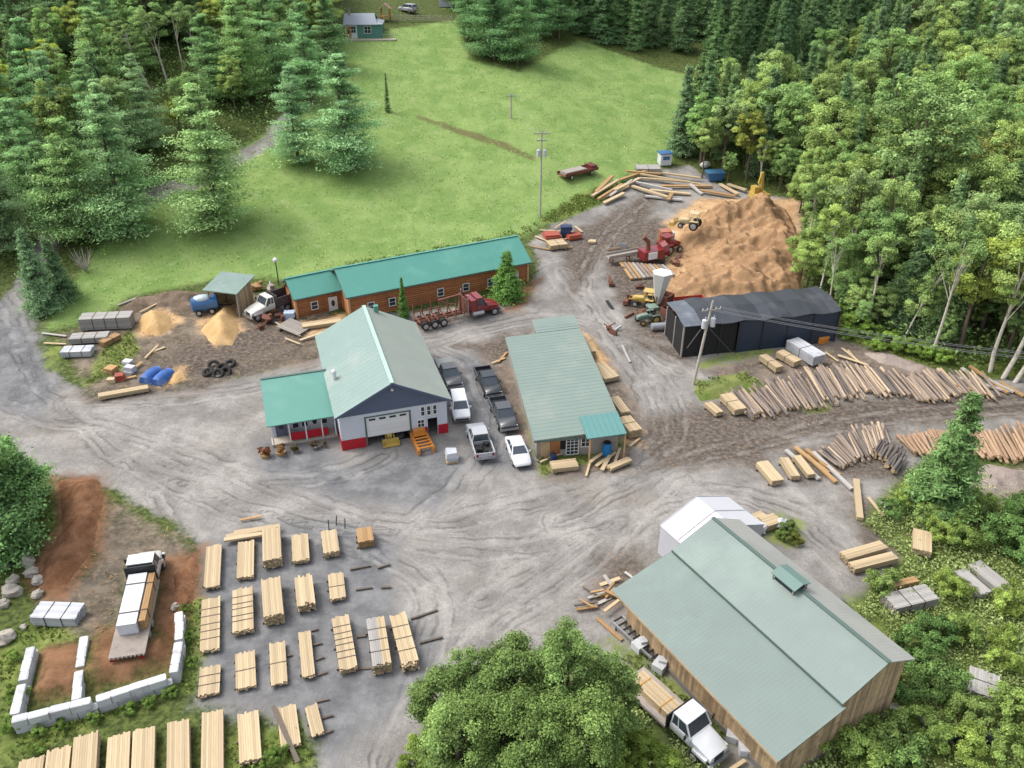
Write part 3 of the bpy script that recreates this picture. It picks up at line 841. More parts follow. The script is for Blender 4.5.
# far behind: one mass of treetops along the skyline of the hill
rs = np.random.RandomState(77); cs, ns, ss, ts = [], [], [], []
for i in range(420):
    x = rs.uniform(-240, 290); y = rs.uniform(272, 380); hh = rs.uniform(11, 17); rr = rs.uniform(2.5, 4.5)
    n = 130; d = unit(rs, n); d[:, 2] = np.abs(d[:, 2])
    cone = rs.rand() < .5
    z = rs.uniform(.15, 1, n) if cone else .55 + .45 * d[:, 2]
    rad = rr * ((1 - z) + .08 if cone else 1.0)
    p = np.stack([x + d[:, 0] * rad, y + d[:, 1] * rad, G(x, y) + hh * z], 1)
    cs.append(p); ns.append(d + np.array([0, 0, .4])); ss.append(rs.uniform(.8, 1.6, n)); ts.append(rs.uniform(.5, .8) * rs.uniform(.7, 1.2, n))
stuff(mobj('far_forest', quad_mesh('far_forest', *[np.concatenate(a) for a in (cs, ns, ss, ts)], M_SPRU)))

# --- near trees with finer leaves
def big_tree(name, px, pb, pt, r, label, col, seed, z0=.08, ncl=70, nl=330, ls=.2, kind='broad', cat='tree'):
    b = P(px, pb); h = top_h(b, pt)
    if kind == 'broad': c = crown_broad(seed, h, r, z0, int(ncl * 2.6), int(nl * .75), ls, .62, 1.7)
    else: c = crown_pine(seed, h, r, .03, 18, ls, 4.5); c.append([])
    root = thing(name, label, cat, b)
    o = mobj('crown', quad_mesh(name + '_crown', *c[:4], M_LEAF if kind == 'broad' else M_PINE), root); o.color = (*col, 1); root.color = (*col, 1)
    trunk_mb(seed, h, .22, c[4][:12], .8).build('trunk', M_BARK, root, smooth=60)
    return root


for j, (px, pb, pt, r_, lb, cl) in enumerate([
    (447, 742, 676, 1.9, 'low rounded leafy tree, leftmost of the front clump beside the gravel drive', (.8, .86, .68)),
    (480, 740, 658, 2.1, 'leafy tree second from the left along the back of the front clump', (.72, .8, .62)),
    (514, 740, 646, 2.2, 'leafy tree at the middle of the back of the front clump', (.78, .84, .66)),
    (566, 740, 632, 2.0, 'tallest upright leafy tree of the front clump by the gravel drive', (.74, .82, .64)),
    (606, 742, 662, 1.7, 'slim thin leaved tree, rightmost of the front clump', (.8, .86, .68)),
    (462, 785, 706, 2.4, 'broad leafy tree at the front left of the front clump', (.84, .9, .7)),
    (520, 790, 697, 2.7, 'broad dense tree at the front middle of the front clump', (.76, .83, .62)),
    (580, 788, 702, 2.5, 'broad leafy tree at the front right of the front clump', (.82, .88, .66))]):
    big_tree('deciduous_tree', px, pb, pt, r_, lb, tuple(c * .8 for c in cl), 401 + j, .02, 40, 620, .125)
big_tree('pine_tree', 3, 545, 412, 5.0, 'big rounded dense green tree at the left edge beside the red dirt', (.72, .84, .64), 405, .04, 90, 420, .26, 'pine')
big_tree('pine_tree', 24, 508, 440, 3.0, 'smaller rounded green tree behind the big left edge tree', (.74, .86, .66), 406, .04, 50, 300, .26, 'pine')
# shrubs of the overgrown corner
M_SHRUB = leafmat('shrub_leaves', C(122, 142, 88, 1.15))
SHP = []
for i in range(5):
    c = crown_broad(500 + i, 2.2, 1.7, -.05, 40, 230, .13, .7)
    SHP.append(quad_mesh('shrub%d' % i, *c[:4], M_SHRUB))


def shrub(px, py, s, label, group=None, col=(1, 1, 1), hz=1.0, i=None):
    o = mobj('shrub', SHP[rng.randrange(5) if i is None else i], None, P(px, py)); o.scale = (s, s, s * hz); o.rotation_euler = (0, 0, rng.uniform(0, 6)); o.color = (*col, 1)
    tag(o, label, 'shrub', group); return o


SG = 'shrubs of the overgrown corner'
for px, py, s, c in [(880, 590, 1.0, 5), (915, 660, 1.3, 3), (935, 640, 1.1, 6), (895, 690, 1.2, 3), (930, 690, 1.4, 0), (960, 640, 1.1, 1), (1000, 645, .9, 2), (1010, 610, 1.2, 2), (1000, 665, .9, 2),
                     (1015, 720, 1.2, 1), (970, 720, 1.0, 5), (925, 735, 1.2, 1), (880, 740, 1.2, 5), (850, 755, 1.3, 1), (900, 765, 1.2, 0), (960, 755, 1.1, 2), (1010, 760, 1.2, 1), (1000, 540, 1.5, 3), (1020, 560, 1.4, 6), (960, 545, 1.1, 1), (1020, 520, 1.3, 3), (940, 540, 1.0, 2),
                     (905, 505, .9, 2), (960, 520, 1.1, 2), (975, 510, 1.0, 1), (925, 520, 1.0, 5), (890, 515, .8, 3), (950, 595, 1.0, 2)]:
    shrub(px, py, s * .8, 'green bush in the overgrown corner right of the big mill roof', SG, [(1.05, 1.2, 1.0), (1.4, 1.42, 1.05), (1.6, 1.55, 1.0), (.9, 1.1, .9), (1.3, 1.3, 1.3), (1.35, 1.35, 1.1), (.75, .95, .8)][c])
for px, py, s in [(640, 752, .7), (655, 757, .5), (668, 775, .6), (605, 765, .9), (430, 755, .7), (445, 770, .8), (618, 745, .7), (412, 768, .5), (645, 770, .7), (612, 722, .5)]:
    shrub(px, py, s, 'yellow green bush beside the front drive and the loaded flatbed', 'bushes beside the front drive', (1.3, 1.3, .75))
for px, py, s in [(40, 735, .5), (62, 728, .45), (95, 722, .5), (130, 712, .5), (150, 705, .45), (172, 695, .5), (188, 640, .5), (186, 612, .45), (192, 665, .45), (20, 700, .7), (12, 730, .7), (280, 757, .6), (268, 764, .5), (15, 660, .5), (40, 752, .5)]:
    shrub(px, py, s * .62, 'low green weed bush along the concrete block wall', 'weed bushes along the block wall', (1.05, 1.15, .75))
for px, py, s in [(858, 330, .9), (870, 338, .8), (890, 348, .9), (905, 352, .8), (850, 322, 1.0), (920, 356, .8), (875, 350, .6), (845, 338, .6), (940, 362, .8)]:
    shrub(px, py, s, 'bright green bush between the dark shed and the log pile', 'bushes between the dark shed and the log pile', (1.2, 1.35, .75))
for px, py, s, lb in [(788, 531, .42, 'bush beside the white bags behind the white shed'), (795, 543, .4, 'reddish brown weed bush at the mill roof edge by the white bags'), (783, 539, .35, 'small bush between the white bags and the mill roof')]:
    shrub(px, py, s, lb, None, (1.2, .95, .7) if 'red' in lb else (1, 1, .8))


# --- weeds: a mat of leaves nobody could count
def weeds(name, polys, dens, hgt, m, seed, size=.22, clump=.5):
    rs = np.random.RandomState(seed); cs, ns, ss, ts = [], [], [], []
    for pl in polys:
        w = pxpoly(pl); xs = [p[0] for p in w]; ys = [p[1] for p in w]
        n = int((max(xs) - min(xs)) * (max(ys) - min(ys)) * dens)
        x = rs.uniform(min(xs), max(xs), n); y = rs.uniform(min(ys), max(ys), n)
        k = sdf_poly(w, x, y); nz = np.array([mnoise.noise(Vector((a * .55, b_ * .55, seed))) for a, b_ in zip(x, y)])
        keep = (k > 0) & (k + nz * 1.5 > .2) & (nz + rs.uniform(-.3, .3, n) > clump - .75)
        x, y, nz = x[keep], y[keep], nz[keep]; n = len(x)
        z = g(x, y) + np.abs(rs.normal(size=n)) * hgt * (.45 + .7 * (nz + .5)) * .6
        cs.append(np.stack([x, y, z], 1)); ns.append(rs.normal(size=(n, 3)) * .6 + np.array([0, -.1, .7])); ss.append(size * rs.uniform(.5, 1.4, n))
        n2 = np.array([mnoise.noise(Vector((a * .25, b_ * .25, 9))) for a, b_ in zip(x, y)])
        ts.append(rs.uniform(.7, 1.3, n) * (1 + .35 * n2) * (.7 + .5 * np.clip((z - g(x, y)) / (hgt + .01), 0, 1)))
    return stuff(mobj(name, quad_mesh(name, *[np.concatenate(a) for a in (cs, ns, ss, ts)], m)))


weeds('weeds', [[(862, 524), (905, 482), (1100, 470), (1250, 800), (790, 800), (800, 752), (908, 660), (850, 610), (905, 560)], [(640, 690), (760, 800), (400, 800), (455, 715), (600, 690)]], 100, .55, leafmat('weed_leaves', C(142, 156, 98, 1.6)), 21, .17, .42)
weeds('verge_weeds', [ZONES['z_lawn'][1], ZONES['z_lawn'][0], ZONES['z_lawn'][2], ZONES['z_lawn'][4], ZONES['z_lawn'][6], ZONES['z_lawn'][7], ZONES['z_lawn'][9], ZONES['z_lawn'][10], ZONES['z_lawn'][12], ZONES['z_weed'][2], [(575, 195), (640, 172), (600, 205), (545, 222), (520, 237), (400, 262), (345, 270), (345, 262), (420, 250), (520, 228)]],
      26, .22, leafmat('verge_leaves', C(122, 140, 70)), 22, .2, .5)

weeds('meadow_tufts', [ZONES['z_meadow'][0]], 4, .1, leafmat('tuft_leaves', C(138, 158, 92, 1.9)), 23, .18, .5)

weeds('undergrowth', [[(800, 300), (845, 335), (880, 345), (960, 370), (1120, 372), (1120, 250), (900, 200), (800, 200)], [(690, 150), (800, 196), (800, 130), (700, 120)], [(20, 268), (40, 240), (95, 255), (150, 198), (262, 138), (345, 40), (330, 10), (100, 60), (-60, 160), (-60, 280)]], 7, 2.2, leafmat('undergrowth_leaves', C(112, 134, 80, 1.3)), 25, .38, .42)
# ================================================================ BUILDINGS
M_RTEAL = mat('teal_metal_roof', C(126, 150, 143), .5, .5, .1, 0, dirt=C(152, 162, 155), da=.8, spec=.5)
M_RGREY = mat('sheen_green_roof', C(152, 160, 150), .5, .5, .1, 0, dirt=C(166, 176, 164), da=.5, spec=.5)  # workshop's right slope: sky sheen put into the colour as a paler green
M_RLOG = mat('bright_teal_roof', C(84, 150, 136), .45, .6, .08, 0, dirt=C(110, 168, 150), da=.5)
M_RANX = mat('green_roof', C(92, 150, 136), .45, .6, .08, 0, dirt=C(120, 170, 150), da=.4)
M_RMILL = mat('pale_green_roof', C(124, 138, 132), .5, .35, .1, 0, dirt=C(138, 156, 148), da=.7)
M_RMILG = mat('grey_sheen_roof', C(172, 172, 165), .45, .35, .06, 0, dirt=C(140, 148, 142), da=.5)  # mill's far slope: grazing sky reflection put into the base colour
M_RPAL = mat('fresh_teal_roof', C(92, 140, 136), .45, .6, .06)
M_TRIMD = mat('dark_flashing', C(88, 108, 100), .5, 3, .1)
M_TRIMT = mat('pale_flashing', C(172, 200, 188), .45, 3, .08)
M_WHITE = mat('white_siding', C(208, 212, 220), .6, 2, .05, dirt=C(176, 176, 176), da=.3)
M_BLUEG = mat('slate_blue_siding', C(92, 102, 124), .6, 3, .08)
M_RED = mat('red_paint', C(182, 28, 44), .5, 3, .12)
M_WPAINT = mat('white_paint', C(228, 228, 226), .5, 4, .06)
M_GLASS = mat('window_glass', C(52, 60, 68), .12, 1.5, .3, spec=.6)
M_DARK = mat('dark_interior', C(34, 33, 34), .9, 2, .3)
M_CONC = mat('concrete', C(204, 206, 208), .9, 2.5, .1, bump=.3, dirt=C(160, 156, 150), da=.5)
M_GREYW = mat('weathered_grey_boards', C(160, 152, 142), .9, 4, .25, stretch=(1, 1, .2))
M_BRNW = mat('brown_boards', C(192, 164, 128), .85, 3, .28, dirt=C(128, 110, 92), da=.7)
M_LOGW = mat('stained_logs', C(172, 112, 68), .7, 2.4, .25, dirt=C(116, 76, 50), da=.6)
M_LOGE = mat('pale_log_ends', C(206, 164, 116), .8, 6, .2)
M_STONE = mat('foundation', C(126, 120, 114), .95, 3, .2)
M_TARPW = mat('white_fabric', C(206, 206, 210), .6, .8, .06)
M_TARPG = mat('grey_fabric', C(196, 198, 204), .6, .8, .08)
M_BLKR = mat('black_sheet_roof', C(56, 60, 66), .5, .6, .35, dirt=C(92, 94, 98), da=.6)
M_BLUW = mat('blue_sheet_wall', C(44, 56, 74), .5, .5, .3, dirt=C(36, 44, 58), da=.6)
M_COTT = mat('cottage_green_siding', C(88, 138, 128), .6, 3, .06)
M_GROOF = mat('grey_shingle', C(156, 164, 174), .7, 4, .15)
M_STEEL = mat('galvanised_steel', C(172, 176, 180), .4, 4, .12, .5)
M_BLACK = mat('black_paint', C(44, 45, 48), .5, 4, .25)
M_DECK = mat('deck_boards', C(190, 180, 164), .85, 3, .18)


class Wall:
    """a wall plane: u runs along it, n points out of it"""
    def __init__(s, o, d, n):
        s.o = Vector(o); s.d = Vector(d).normalized(); s.n = Vector(n).normalized()
    def M(s, u, z, out=0.0):
        p = s.o + s.d * u + s.n * out; p.z += z
        m = Matrix.Identity(4)
        for i in range(3): m[i][0] = s.d[i]; m[i][1] = s.n[i]; m[i][2] = (0, 0, 1)[i]; m[i][3] = p[i]
        return m


def window(root, wl, u, z, w, h, nx=2, ny=2, fm=None, name='window', fr=.09):
    m = MB(); m.X = wl.M(u, z)
    m.box((0, .03, h / 2), (fr, .1, h), 0); m.V = m.V[:0]; m.F = []; m.T = []; m.M = []
    for x in (-w / 2 + fr / 2, w / 2 - fr / 2): m.box((x, .04, h / 2), (fr, .1, h))
    for zz in (fr / 2, h - fr / 2): m.box((0, .04, zz), (w - 2 * fr, .1, fr))
    iw, ih = w - 2 * fr, h - 2 * fr
    for i in range(1, nx): m.box((-iw / 2 + iw * i / nx, .045, h / 2), (.05, .06, ih))
    for j in range(1, ny): m.box((0, .047, fr + ih * j / ny), (iw, .05, .045))
    o = m.build(name, fm or M_WPAINT, root)
    p = MB(); p.X = wl.M(u, z); p.box((0, .015, h / 2), (iw, .03, ih)); p.build('pane', M_GLASS, o)
    return o


def door(root, wl, u, z, w=.95, h=2.05, m_=None, glass=True):
    m = MB(); m.X = wl.M(u, z); m.box((0, .04, h / 2), (w, .08, h))
    for x in (-w / 2 - .05, w / 2 + .05): m.box((x, .05, h / 2), (.1, .12, h))
    m.box((0, .05, h + .05), (w + .2, .12, .1))
    o = m.build('door', m_ or M_WPAINT, root)
    if glass:
        p = MB(); p.X = wl.M(u, z); p.blob((0, .085, h * .62), (w * .26, .012, h * .22), 0, 12, 6, 0); p.build('pane', M_GLASS, o)
    hd = MB(); hd.X = wl.M(u, z); hd.box((w * .38, .12, h * .45), (.1, .08, .05)); hd.build('handle', M_STEEL, o)
    return o


def frame(FL, FR, BL):
    d = (FR - FL).to_2d(); W = d.length; rz = math.atan2(d.y, d.x)
    b = (BL - FL).to_2d(); n = Vector((-math.sin(rz), math.cos(rz)))
    return rz, W, abs(b.dot(n))


# ---------------- workshop with blue-grey gable
EAV, RID = 4.2, 7.2
FL = PZ(334.5, 419, EAV); FR = PZ(452, 400, EAV); BL = PZ(317, 336, EAV)
rz, W_, L_ = frame(FL, FR, BL)
root = thing('workshop', 'white workshop with green gable roof, slate blue gable and red base panels', 'building', (FL.x, FL.y, 0), rz)
ov, ofr = .45, .55
m = MB(); x0, x1, y0, y1 = ov, W_ - ov, ofr, L_ - .3; rx = W_ / 2
# walls with a real opening for the doors
dz = 3.35; gx0, gx1 = x0 + 2.55, x0 + 6.9; px0, px1 = x0 + 8.7, x0 + 9.7
t = .2
m.bb(x0, gx0, y0, y0 + t, 0, EAV); m.bb(gx1, px0, y0, y0 + t, 0, EAV); m.bb(px1, x1, y0, y0 + t, 0, EAV)
m.bb(gx0, gx1, y0, y0 + t, dz, EAV); m.bb(px0, px1, y0, y0 + t, 2.1, EAV)
m.bb(x0, x0 + t, y0 + t, y1, 0, EAV); m.bb(x1 - t, x1, y0 + t, y1, 0, EAV); m.bb(x0 + t, x1 - t, y1 - t, y1, 0, EAV)
m.build('wall', M_WHITE, root)
m = MB(); m.bb(x0 + t, x1 - t, y0 + t, y1 - t, 0, .03); m.bb(x0 + t, x1 - t, y0 + 5, y0 + 5.1, .03, EAV - .1); m.build('floor', M_DARK, root)
sl = (RID - EAV) / (W_ / 2)
gz = lambda x: RID - .16 - abs(x - rx) * (RID - EAV) / (rx if x < rx else W_ - rx)
for nm, ya, yb_ in (('gable', y0 - .03, y0 + t), ('gable', y1 - t, y1 + .01)):
    m = MB(); tri = [(x0 - .05, EAV - .35), (x1 + .05, EAV - .35), (x1 + .05, gz(x1)), (rx, gz(rx)), (x0 - .05, gz(x0))]
    vs = [(x, ya, z) for x, z in tri] + [(x, yb_, z) for x, z in tri]
    m.add(vs, [(0, 1, 2, 3, 4), (9, 8, 7, 6, 5)] + [(i, i + 5, (i + 1) % 5 + 5, (i + 1) % 5) for i in range(5)]); m.build(nm, M_BLUEG, root)
m = MB(); m.roofplane((0, L_, EAV), (0, 0, EAV), (rx, 0, RID), (rx, L_, RID), .12, .75); m.build('roof', M_RTEAL, root)['label'] = 'brighter teal left roof slope'
m = MB(); m.roofplane((W_, 0, EAV), (W_, L_, EAV), (rx, L_, RID), (rx, 0, RID), .12, .75); m.build('roof', M_RGREY, root)['label'] = 'paler grey green right roof slope'
m = MB(); m.bar((rx, -.02, RID + .03), (rx, L_ + .02, RID + .03), .4, .07); m.build('ridge_cap', M_TRIMT, root)
m = MB()
for a, b in (((0, -.03, EAV - .08), (rx, -.03, RID - .08)), ((rx, -.03, RID - .08), (W_, -.03, EAV - .08))): m.bar(a, b, .05, .22)
m.build('fascia', M_BLUEG, root)
m = MB(); m.bb(.02, .12, .05, L_ - .05, EAV - .24, EAV - .1); m.bb(W_ - .12, W_ - .02, .05, L_ - .05, EAV - .24, EAV - .1); m.build('gutter', M_TRIMD, root)
wl = Wall((0, y0, 0), (1, 0, 0), (0, -1, 0))
# sectional door pulled two thirds down
d_ = MB(); gw = gx1 - gx0
for i in range(4): d_.tone = 1 - .03 * (i % 2); d_.bb(gx0 + .03, gx1 - .03, y0 + .05, y0 + .11, 1.05 + i * .58, 1.05 + i * .58 + .565)
gd = d_.build('garage_door', M_WPAINT, root)
p_ = MB()
for i in range(4): p_.bb(gx0 + gw * (.07 + .235 * i), gx0 + gw * (.07 + .235 * i) + gw * .15, y0 + .03, y0 + .052, 2.92, 3.14)
p_.build('pane', M_GLASS, gd)
m = MB(); m.bb(gx0 - .14, gx0, y0 - .05, y0 + .02, 0, dz + .14); m.bb(gx1, gx1 + .14, y0 - .05, y0 + .02, 0, dz + .14); m.bb(gx0, gx1, y0 - .05, y0 + .02, dz, dz + .14); m.build('door_frame', M_TRIMD, root)
for a, b in ((x0 - .03, gx0 - .16), (gx1 + .16, px0 - .05), (px1 + .05, x1 + .03)):
    m = MB(); m.bb(a, b, y0 - .06, y0 + .1, 0, 1.15); m.build('base_panel', M_RED, root)
m = MB(); m.bb(x0 - .04, x0 + .1, y0 + .1, y0 + 2.4, 0, 1.1); m.build('base_panel', M_RED, root)
for i in range(3): window(root, wl, px0 + .15 + i * .62 - .6, 2.5, .5, 1.2, 1, 2)
window(root, wl, gx1 + 1.1, 1.2, .8, 1.0, 2, 2)
m = MB(); m.X = wl.M(rx, RID - 1.0); m.cyl((0, -.05, 0), (0, .22, 0), .16, .12); m.build('yard_light', M_WPAINT, root)
m = MB(); m.bb(rx + 1.0, rx + 1.5, L_ - .9, L_ - .4, RID - .6, RID + .15); m.build('roof_vent', M_RANX, root)
m = MB(); m.cyl((.9, 6.7, EAV), (.9, 6.7, EAV + 1.3), .22); m.blob((.9, 6.7, EAV + 1.35), .28, 0, 10, 6, 0); m.build('roof_vent', M_WPAINT, root)['label'] = 'white round vent at the annex roof corner'
WS = (root, FL, rz, W_, L_)
MW = Matrix.Translation((FL.x, FL.y, 0)) @ Matrix.Rotation(rz, 4, 'Z')   # workshop frame, for the things around it

# ---------------- its low annex
root = thing('office_annex', 'low green roofed annex with red porch railing joined to the workshop', 'building', MW @ Vector((-6.4, 2.8, 0)), rz)
AW, AD, EA, RA = 6.75, 7.6, 2.75, 4.35
m = MB(); m.bb(.3, AW - .02, 1.7, 1.85, 0, 2.65); m.bb(.3, .45, 1.85, AD, 0, 2.65); m.bb(.45, AW - .02, AD - .15, AD, 0, 2.65); m.build('wall', M_WHITE, root)
m = MB(); m.add([(.34, 1.7, 2.65), (.34, AD, 2.65), (.34, AD - 1.0, RA - .2), (.46, 1.7, 2.65), (.46, AD, 2.65), (.46, AD - 1.0, RA - .2)], [(0, 2, 1), (3, 4, 5), (0, 1, 4, 3), (1, 2, 5, 4), (2, 0, 3, 5)]); m.build('gable', M_WHITE, root)
m = MB(); m.roofplane((0, 0, EA), (AW, 0, EA), (AW, 6.7, RA), (0, 6.7, RA), .1, .55); m.build('roof', M_RANX, root)
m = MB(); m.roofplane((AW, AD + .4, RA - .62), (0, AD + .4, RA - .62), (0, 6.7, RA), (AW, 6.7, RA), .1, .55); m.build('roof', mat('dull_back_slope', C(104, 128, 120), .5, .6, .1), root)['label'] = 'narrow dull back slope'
m = MB(); m.bar((0, 6.7, RA + .03), (AW, 6.7, RA + .03), .3, .06); m.build('ridge_cap', M_TRIMD, root)
m = MB(); m.bb(.2, AW, .3, 1.68, 0, .3); m.build('porch_floor', M_DECK, root)
m = MB(); m.bb(2.05, AW - .9, .28, .36, .5, 1.35); m.bb(2.05, 2.12, .36, 1.6, .5, 1.35); m.build('railing', M_RED, root)
for x in (.35, 2.0, 3.6, 5.2, AW - .25): m = MB(); m.bb(x, x + .12, .2, .32, .3, 2.66); m.build('post', M_WPAINT, root)
wl = Wall((0, 1.7, 0), (1, 0, 0), (0, -1, 0))
for u in (2.75, 3.65, 5.6): window(root, wl, u, .95, .75, 1.3, 1, 2)
door(root, wl, 4.65, .3, .9, 2.0); door(root, wl, 1.3, .3, .9, 2.0, M_BLUEG)
wl = Wall((.3, 0, 0), (0, -1, 0), (-1, 0, 0))
for u in (-5.4, -3.6): window(root, wl, u, .8, 1.0, 1.3, 2, 1)

# ---------------- long log building
EAV, RID = 3.7, 5.9
def log_house(name, label, A, B, depth, eav, rid, zb, doors, wins, over=.5):
    d = (B - A).to_2d(); rz = math.atan2(d.y, d.x); L = d.length
    root = thing(name, label, 'building', (A.x, A.y, zb), rz)
    m = MB(); n = int((eav + .6) / .3); lw = L - 2 * over
    for i in range(n):
        z = -.6 + .15 + i * .3
        for yy in (over + .12, depth - .12):
            m.tone = rng.uniform(.8, 1.18); m.tube([(over - .12, yy, z), (over + lw * .5, yy, z), (over + lw + .12, yy, z)], .155, 8)
        for xx in (over + .12, over + lw - .12):
            m.tone = rng.uniform(.8, 1.18); m.tube([(xx, over + .22, z + .02), (xx, depth - .22, z + .02)], .15, 8)
    m.tone = .9
    for xx in (over + .1, over + lw - .16):
        ry = over + (depth - over) / 2
        m.add([(xx, over, eav - .1), (xx, depth, eav - .1), (xx, ry, rid - .25), (xx + .06, over, eav - .1), (xx + .06, depth, eav - .1), (xx + .06, ry, rid - .25)], [(0, 2, 1), (3, 4, 5), (0, 1, 4, 3), (1, 2, 5, 4), (2, 0, 3, 5)])
    m.build('log_wall', M_LOGW, root, smooth=40)
    ry = (depth + over) / 2
    m = MB(); m.roofplane((0, 0, eav), (L, 0, eav), (L, ry, rid), (0, ry, rid), .12, .6); m.build('roof', M_RLOG, root)
    m = MB(); m.roofplane((L, depth + over, eav), (0, depth + over, eav), (0, ry, rid), (L, ry, rid), .12, .6); m.build('roof', M_RLOG, root)['label'] = 'back slope of the roof'
    m = MB(); m.bar((-.02, ry, rid + .03), (L + .02, ry, rid + .03), .35, .06); m.build('ridge_cap', M_RLOG, root)
    m = MB()
    for xx in (-.02, L + .02): m.bar((xx, 0, eav - .1), (xx, ry, rid - .1), .05, .2); m.bar((xx, ry, rid - .1), (xx, depth + over, eav - .1), .05, .2)
    m.bb(.03, L - .03, -.04, .01, eav - .2, eav - .02); m.build('fascia', M_TRIMD, root)
    for xx in (over - .1, over + lw + .1): m = MB(); m.bb(xx - .13, xx + .13, over - .16, over + .02, -.5, eav - .05); m.build('corner_post', M_LOGE, root)
    wl = Wall((0, over - .04, 0), (1, 0, 0), (0, -1, 0))
    for u in doors: door(root, wl, u, .25)
    for u in wins: window(root, wl, u, 1.15, .95, 1.15, 1, 2)
    m = MB(); m.bb(over, L - over, over - .22, depth, -1.2, -.4); m.build('foundation', M_STONE, root)
    return root, rz, L


zb = G(-8, 88)
A = PZ(346, 298, zb + EAV); B = PZ(532, 262, zb + EAV)
log_house('log_building', 'long brown log building with teal metal roof and small white windows', A, B, 8.4, EAV, RID, zb, [(B - A).length - 2.4], [3.2, 6.0, 12.6, 16.2, 19.8])
LB = (A, B, zb)
zb2 = G(-27, 86)
A2 = PZ(293.5, 300, zb2 + 3.2); B2 = PZ(341, 290, zb2 + 3.2)
B2 = A2 + (B2 - A2).normalized() * 6.6
log_house('log_cabin', 'small brown log cabin with teal roof, left of the long log building', A2, B2, 5.6, 3.2, 4.9, zb2, [5.0], [2.6], .35)
q = P(279, 262, 0); m = MB(); m.cyl((0, 0, 0), (0, 0, 3.4), .07, n=6); m.mi = 1; m.blob((0, 0, 3.6), .34, 0, 10, 6, 0)
tag(m.build('yard_lamp', [M_BLACK, M_WPAINT], loc=P(279, 285)), 'round white globe lamp on a dark post behind the small log cabin', 'lamp')

# ---------------- planing shed in the middle: one big low roof
zc = 0.0
a, c_, f_, e_ = PZ(505, 336, 2.9), PZ(571, 314, 2.9), PZ(534, 440, 2.6), PZ(622, 433, 2.6)
rz = math.atan2(-(f_ - a).x, (a - f_).y) if False else math.atan2((e_ - f_).y, (e_ - f_).x)
o_ = Vector((f_.x, f_.y, 0)); dirL = (a - f_).to_2d().normalized(); rz = math.atan2(dirL.y, dirL.x) - math.pi / 2
WM, LM = 8.9, (a - f_).to_2d().length
root = thing('planing_shed', 'middle shed under one large grey green metal roof between the parked cars and the drive', 'building', o_, rz)
zl, zr = 2.5, 3.05
m = MB(); m.slab((0, 0, zl), (WM, 0, zr), (WM, LM, zr + .25), (0, LM, zl + .25), .12)
n = int(LM / .65)
for i in range(n + 1):
    y = .03 + (LM - .06) * i / n; dz_ = .25 * y / LM
    m.bar((.02, y, zl + .002 + dz_), (WM - .02, y, zr + .002 + dz_), .035, .02)
m.build('roof', mat('grey_green_roof', C(124, 141, 132), .5, .5, .1, 0, dirt=C(140, 150, 142), da=.8), root)
m = MB(); m.slab((3.7, LM + .01, zl + .46), (WM, LM + .01, zr + .23), (WM, LM + 3.4, zr + .3), (3.7, LM + 3.4, zl + .52), .12)
for i in range(6): m.bar((3.72, LM + .1 + i * .6, zl + .48), (WM - .02, LM + .1 + i * .6, zr + .26), .05, .035)
m.build('roof', MATS['grey_green_roof'], root)['label'] = 'roof over the narrower back bay'
m = MB(); m.slab((5.0, -.9, zl + .37), (8.9, -.9, zl + .62), (8.9, 2.9, zr + .16), (5.0, 2.9, zl + .44), .1)
for i in range(8): x = 5.05 + i * .54; m.bar((x, -.88, zl + .385 + .25 * i / 7), (x, 2.88, zl + .455 + .26 * i / 7), .05, .035)
m.build('porch_roof', M_RPAL, root)['label'] = 'fresh teal porch roof at the front corner'
t = .15
m = MB(); m.bb(.35, WM - .4, .5, .5 + t, 0, 2.36); m.bb(.35, .35 + t, .65, LM - .3, 0, 2.4); m.bb(WM - .55, WM - .4, .65, LM - .3, 0, 2.66); m.bb(.5, WM - .55, LM - .45, LM - .3, 0, 2.5)
m.bb(4.0, WM - .4, LM + 2.9, LM + 3.05, 0, 2.85); m.bb(4.0, 4.15, LM - .3, LM + 2.9, 0, 2.85); m.build('wall', M_GREYW, root)
wl = Wall((0, .5, 0), (1, 0, 0), (0, -1, 0))
window(root, wl, 3.9, .15, 1.3, 2.05, 3, 5); window(root, wl, 5.2, .95, .95, 1.15, 2, 2)
for u, mm in ((1.2, M_BRNW), (2.2, M_LOGW)): m = MB(); m.X = wl.M(u, 0); m.box((0, .05, 1.12), (.95, .06, 2.15)); m.build('board_panel', mm, root)
m = MB(); m.X = wl.M(2.9, .9); m.box((0, .03, .6), (.75, .05, 1.2)); m.build('opening', M_DARK, root)
for x in (5.3, 8.75): m = MB(); m.bb(x, x + .14, -.75, -.61, 0, 2.8); m.build('post', M_LOGE, root)
m = MB(); m.bb(0.02, WM, -.05, .0, zl - .22, zl - .02); m.build('fascia', M_TRIMD, root)
MM = Matrix.Translation(o_) @ Matrix.Rotation(rz, 4, 'Z')

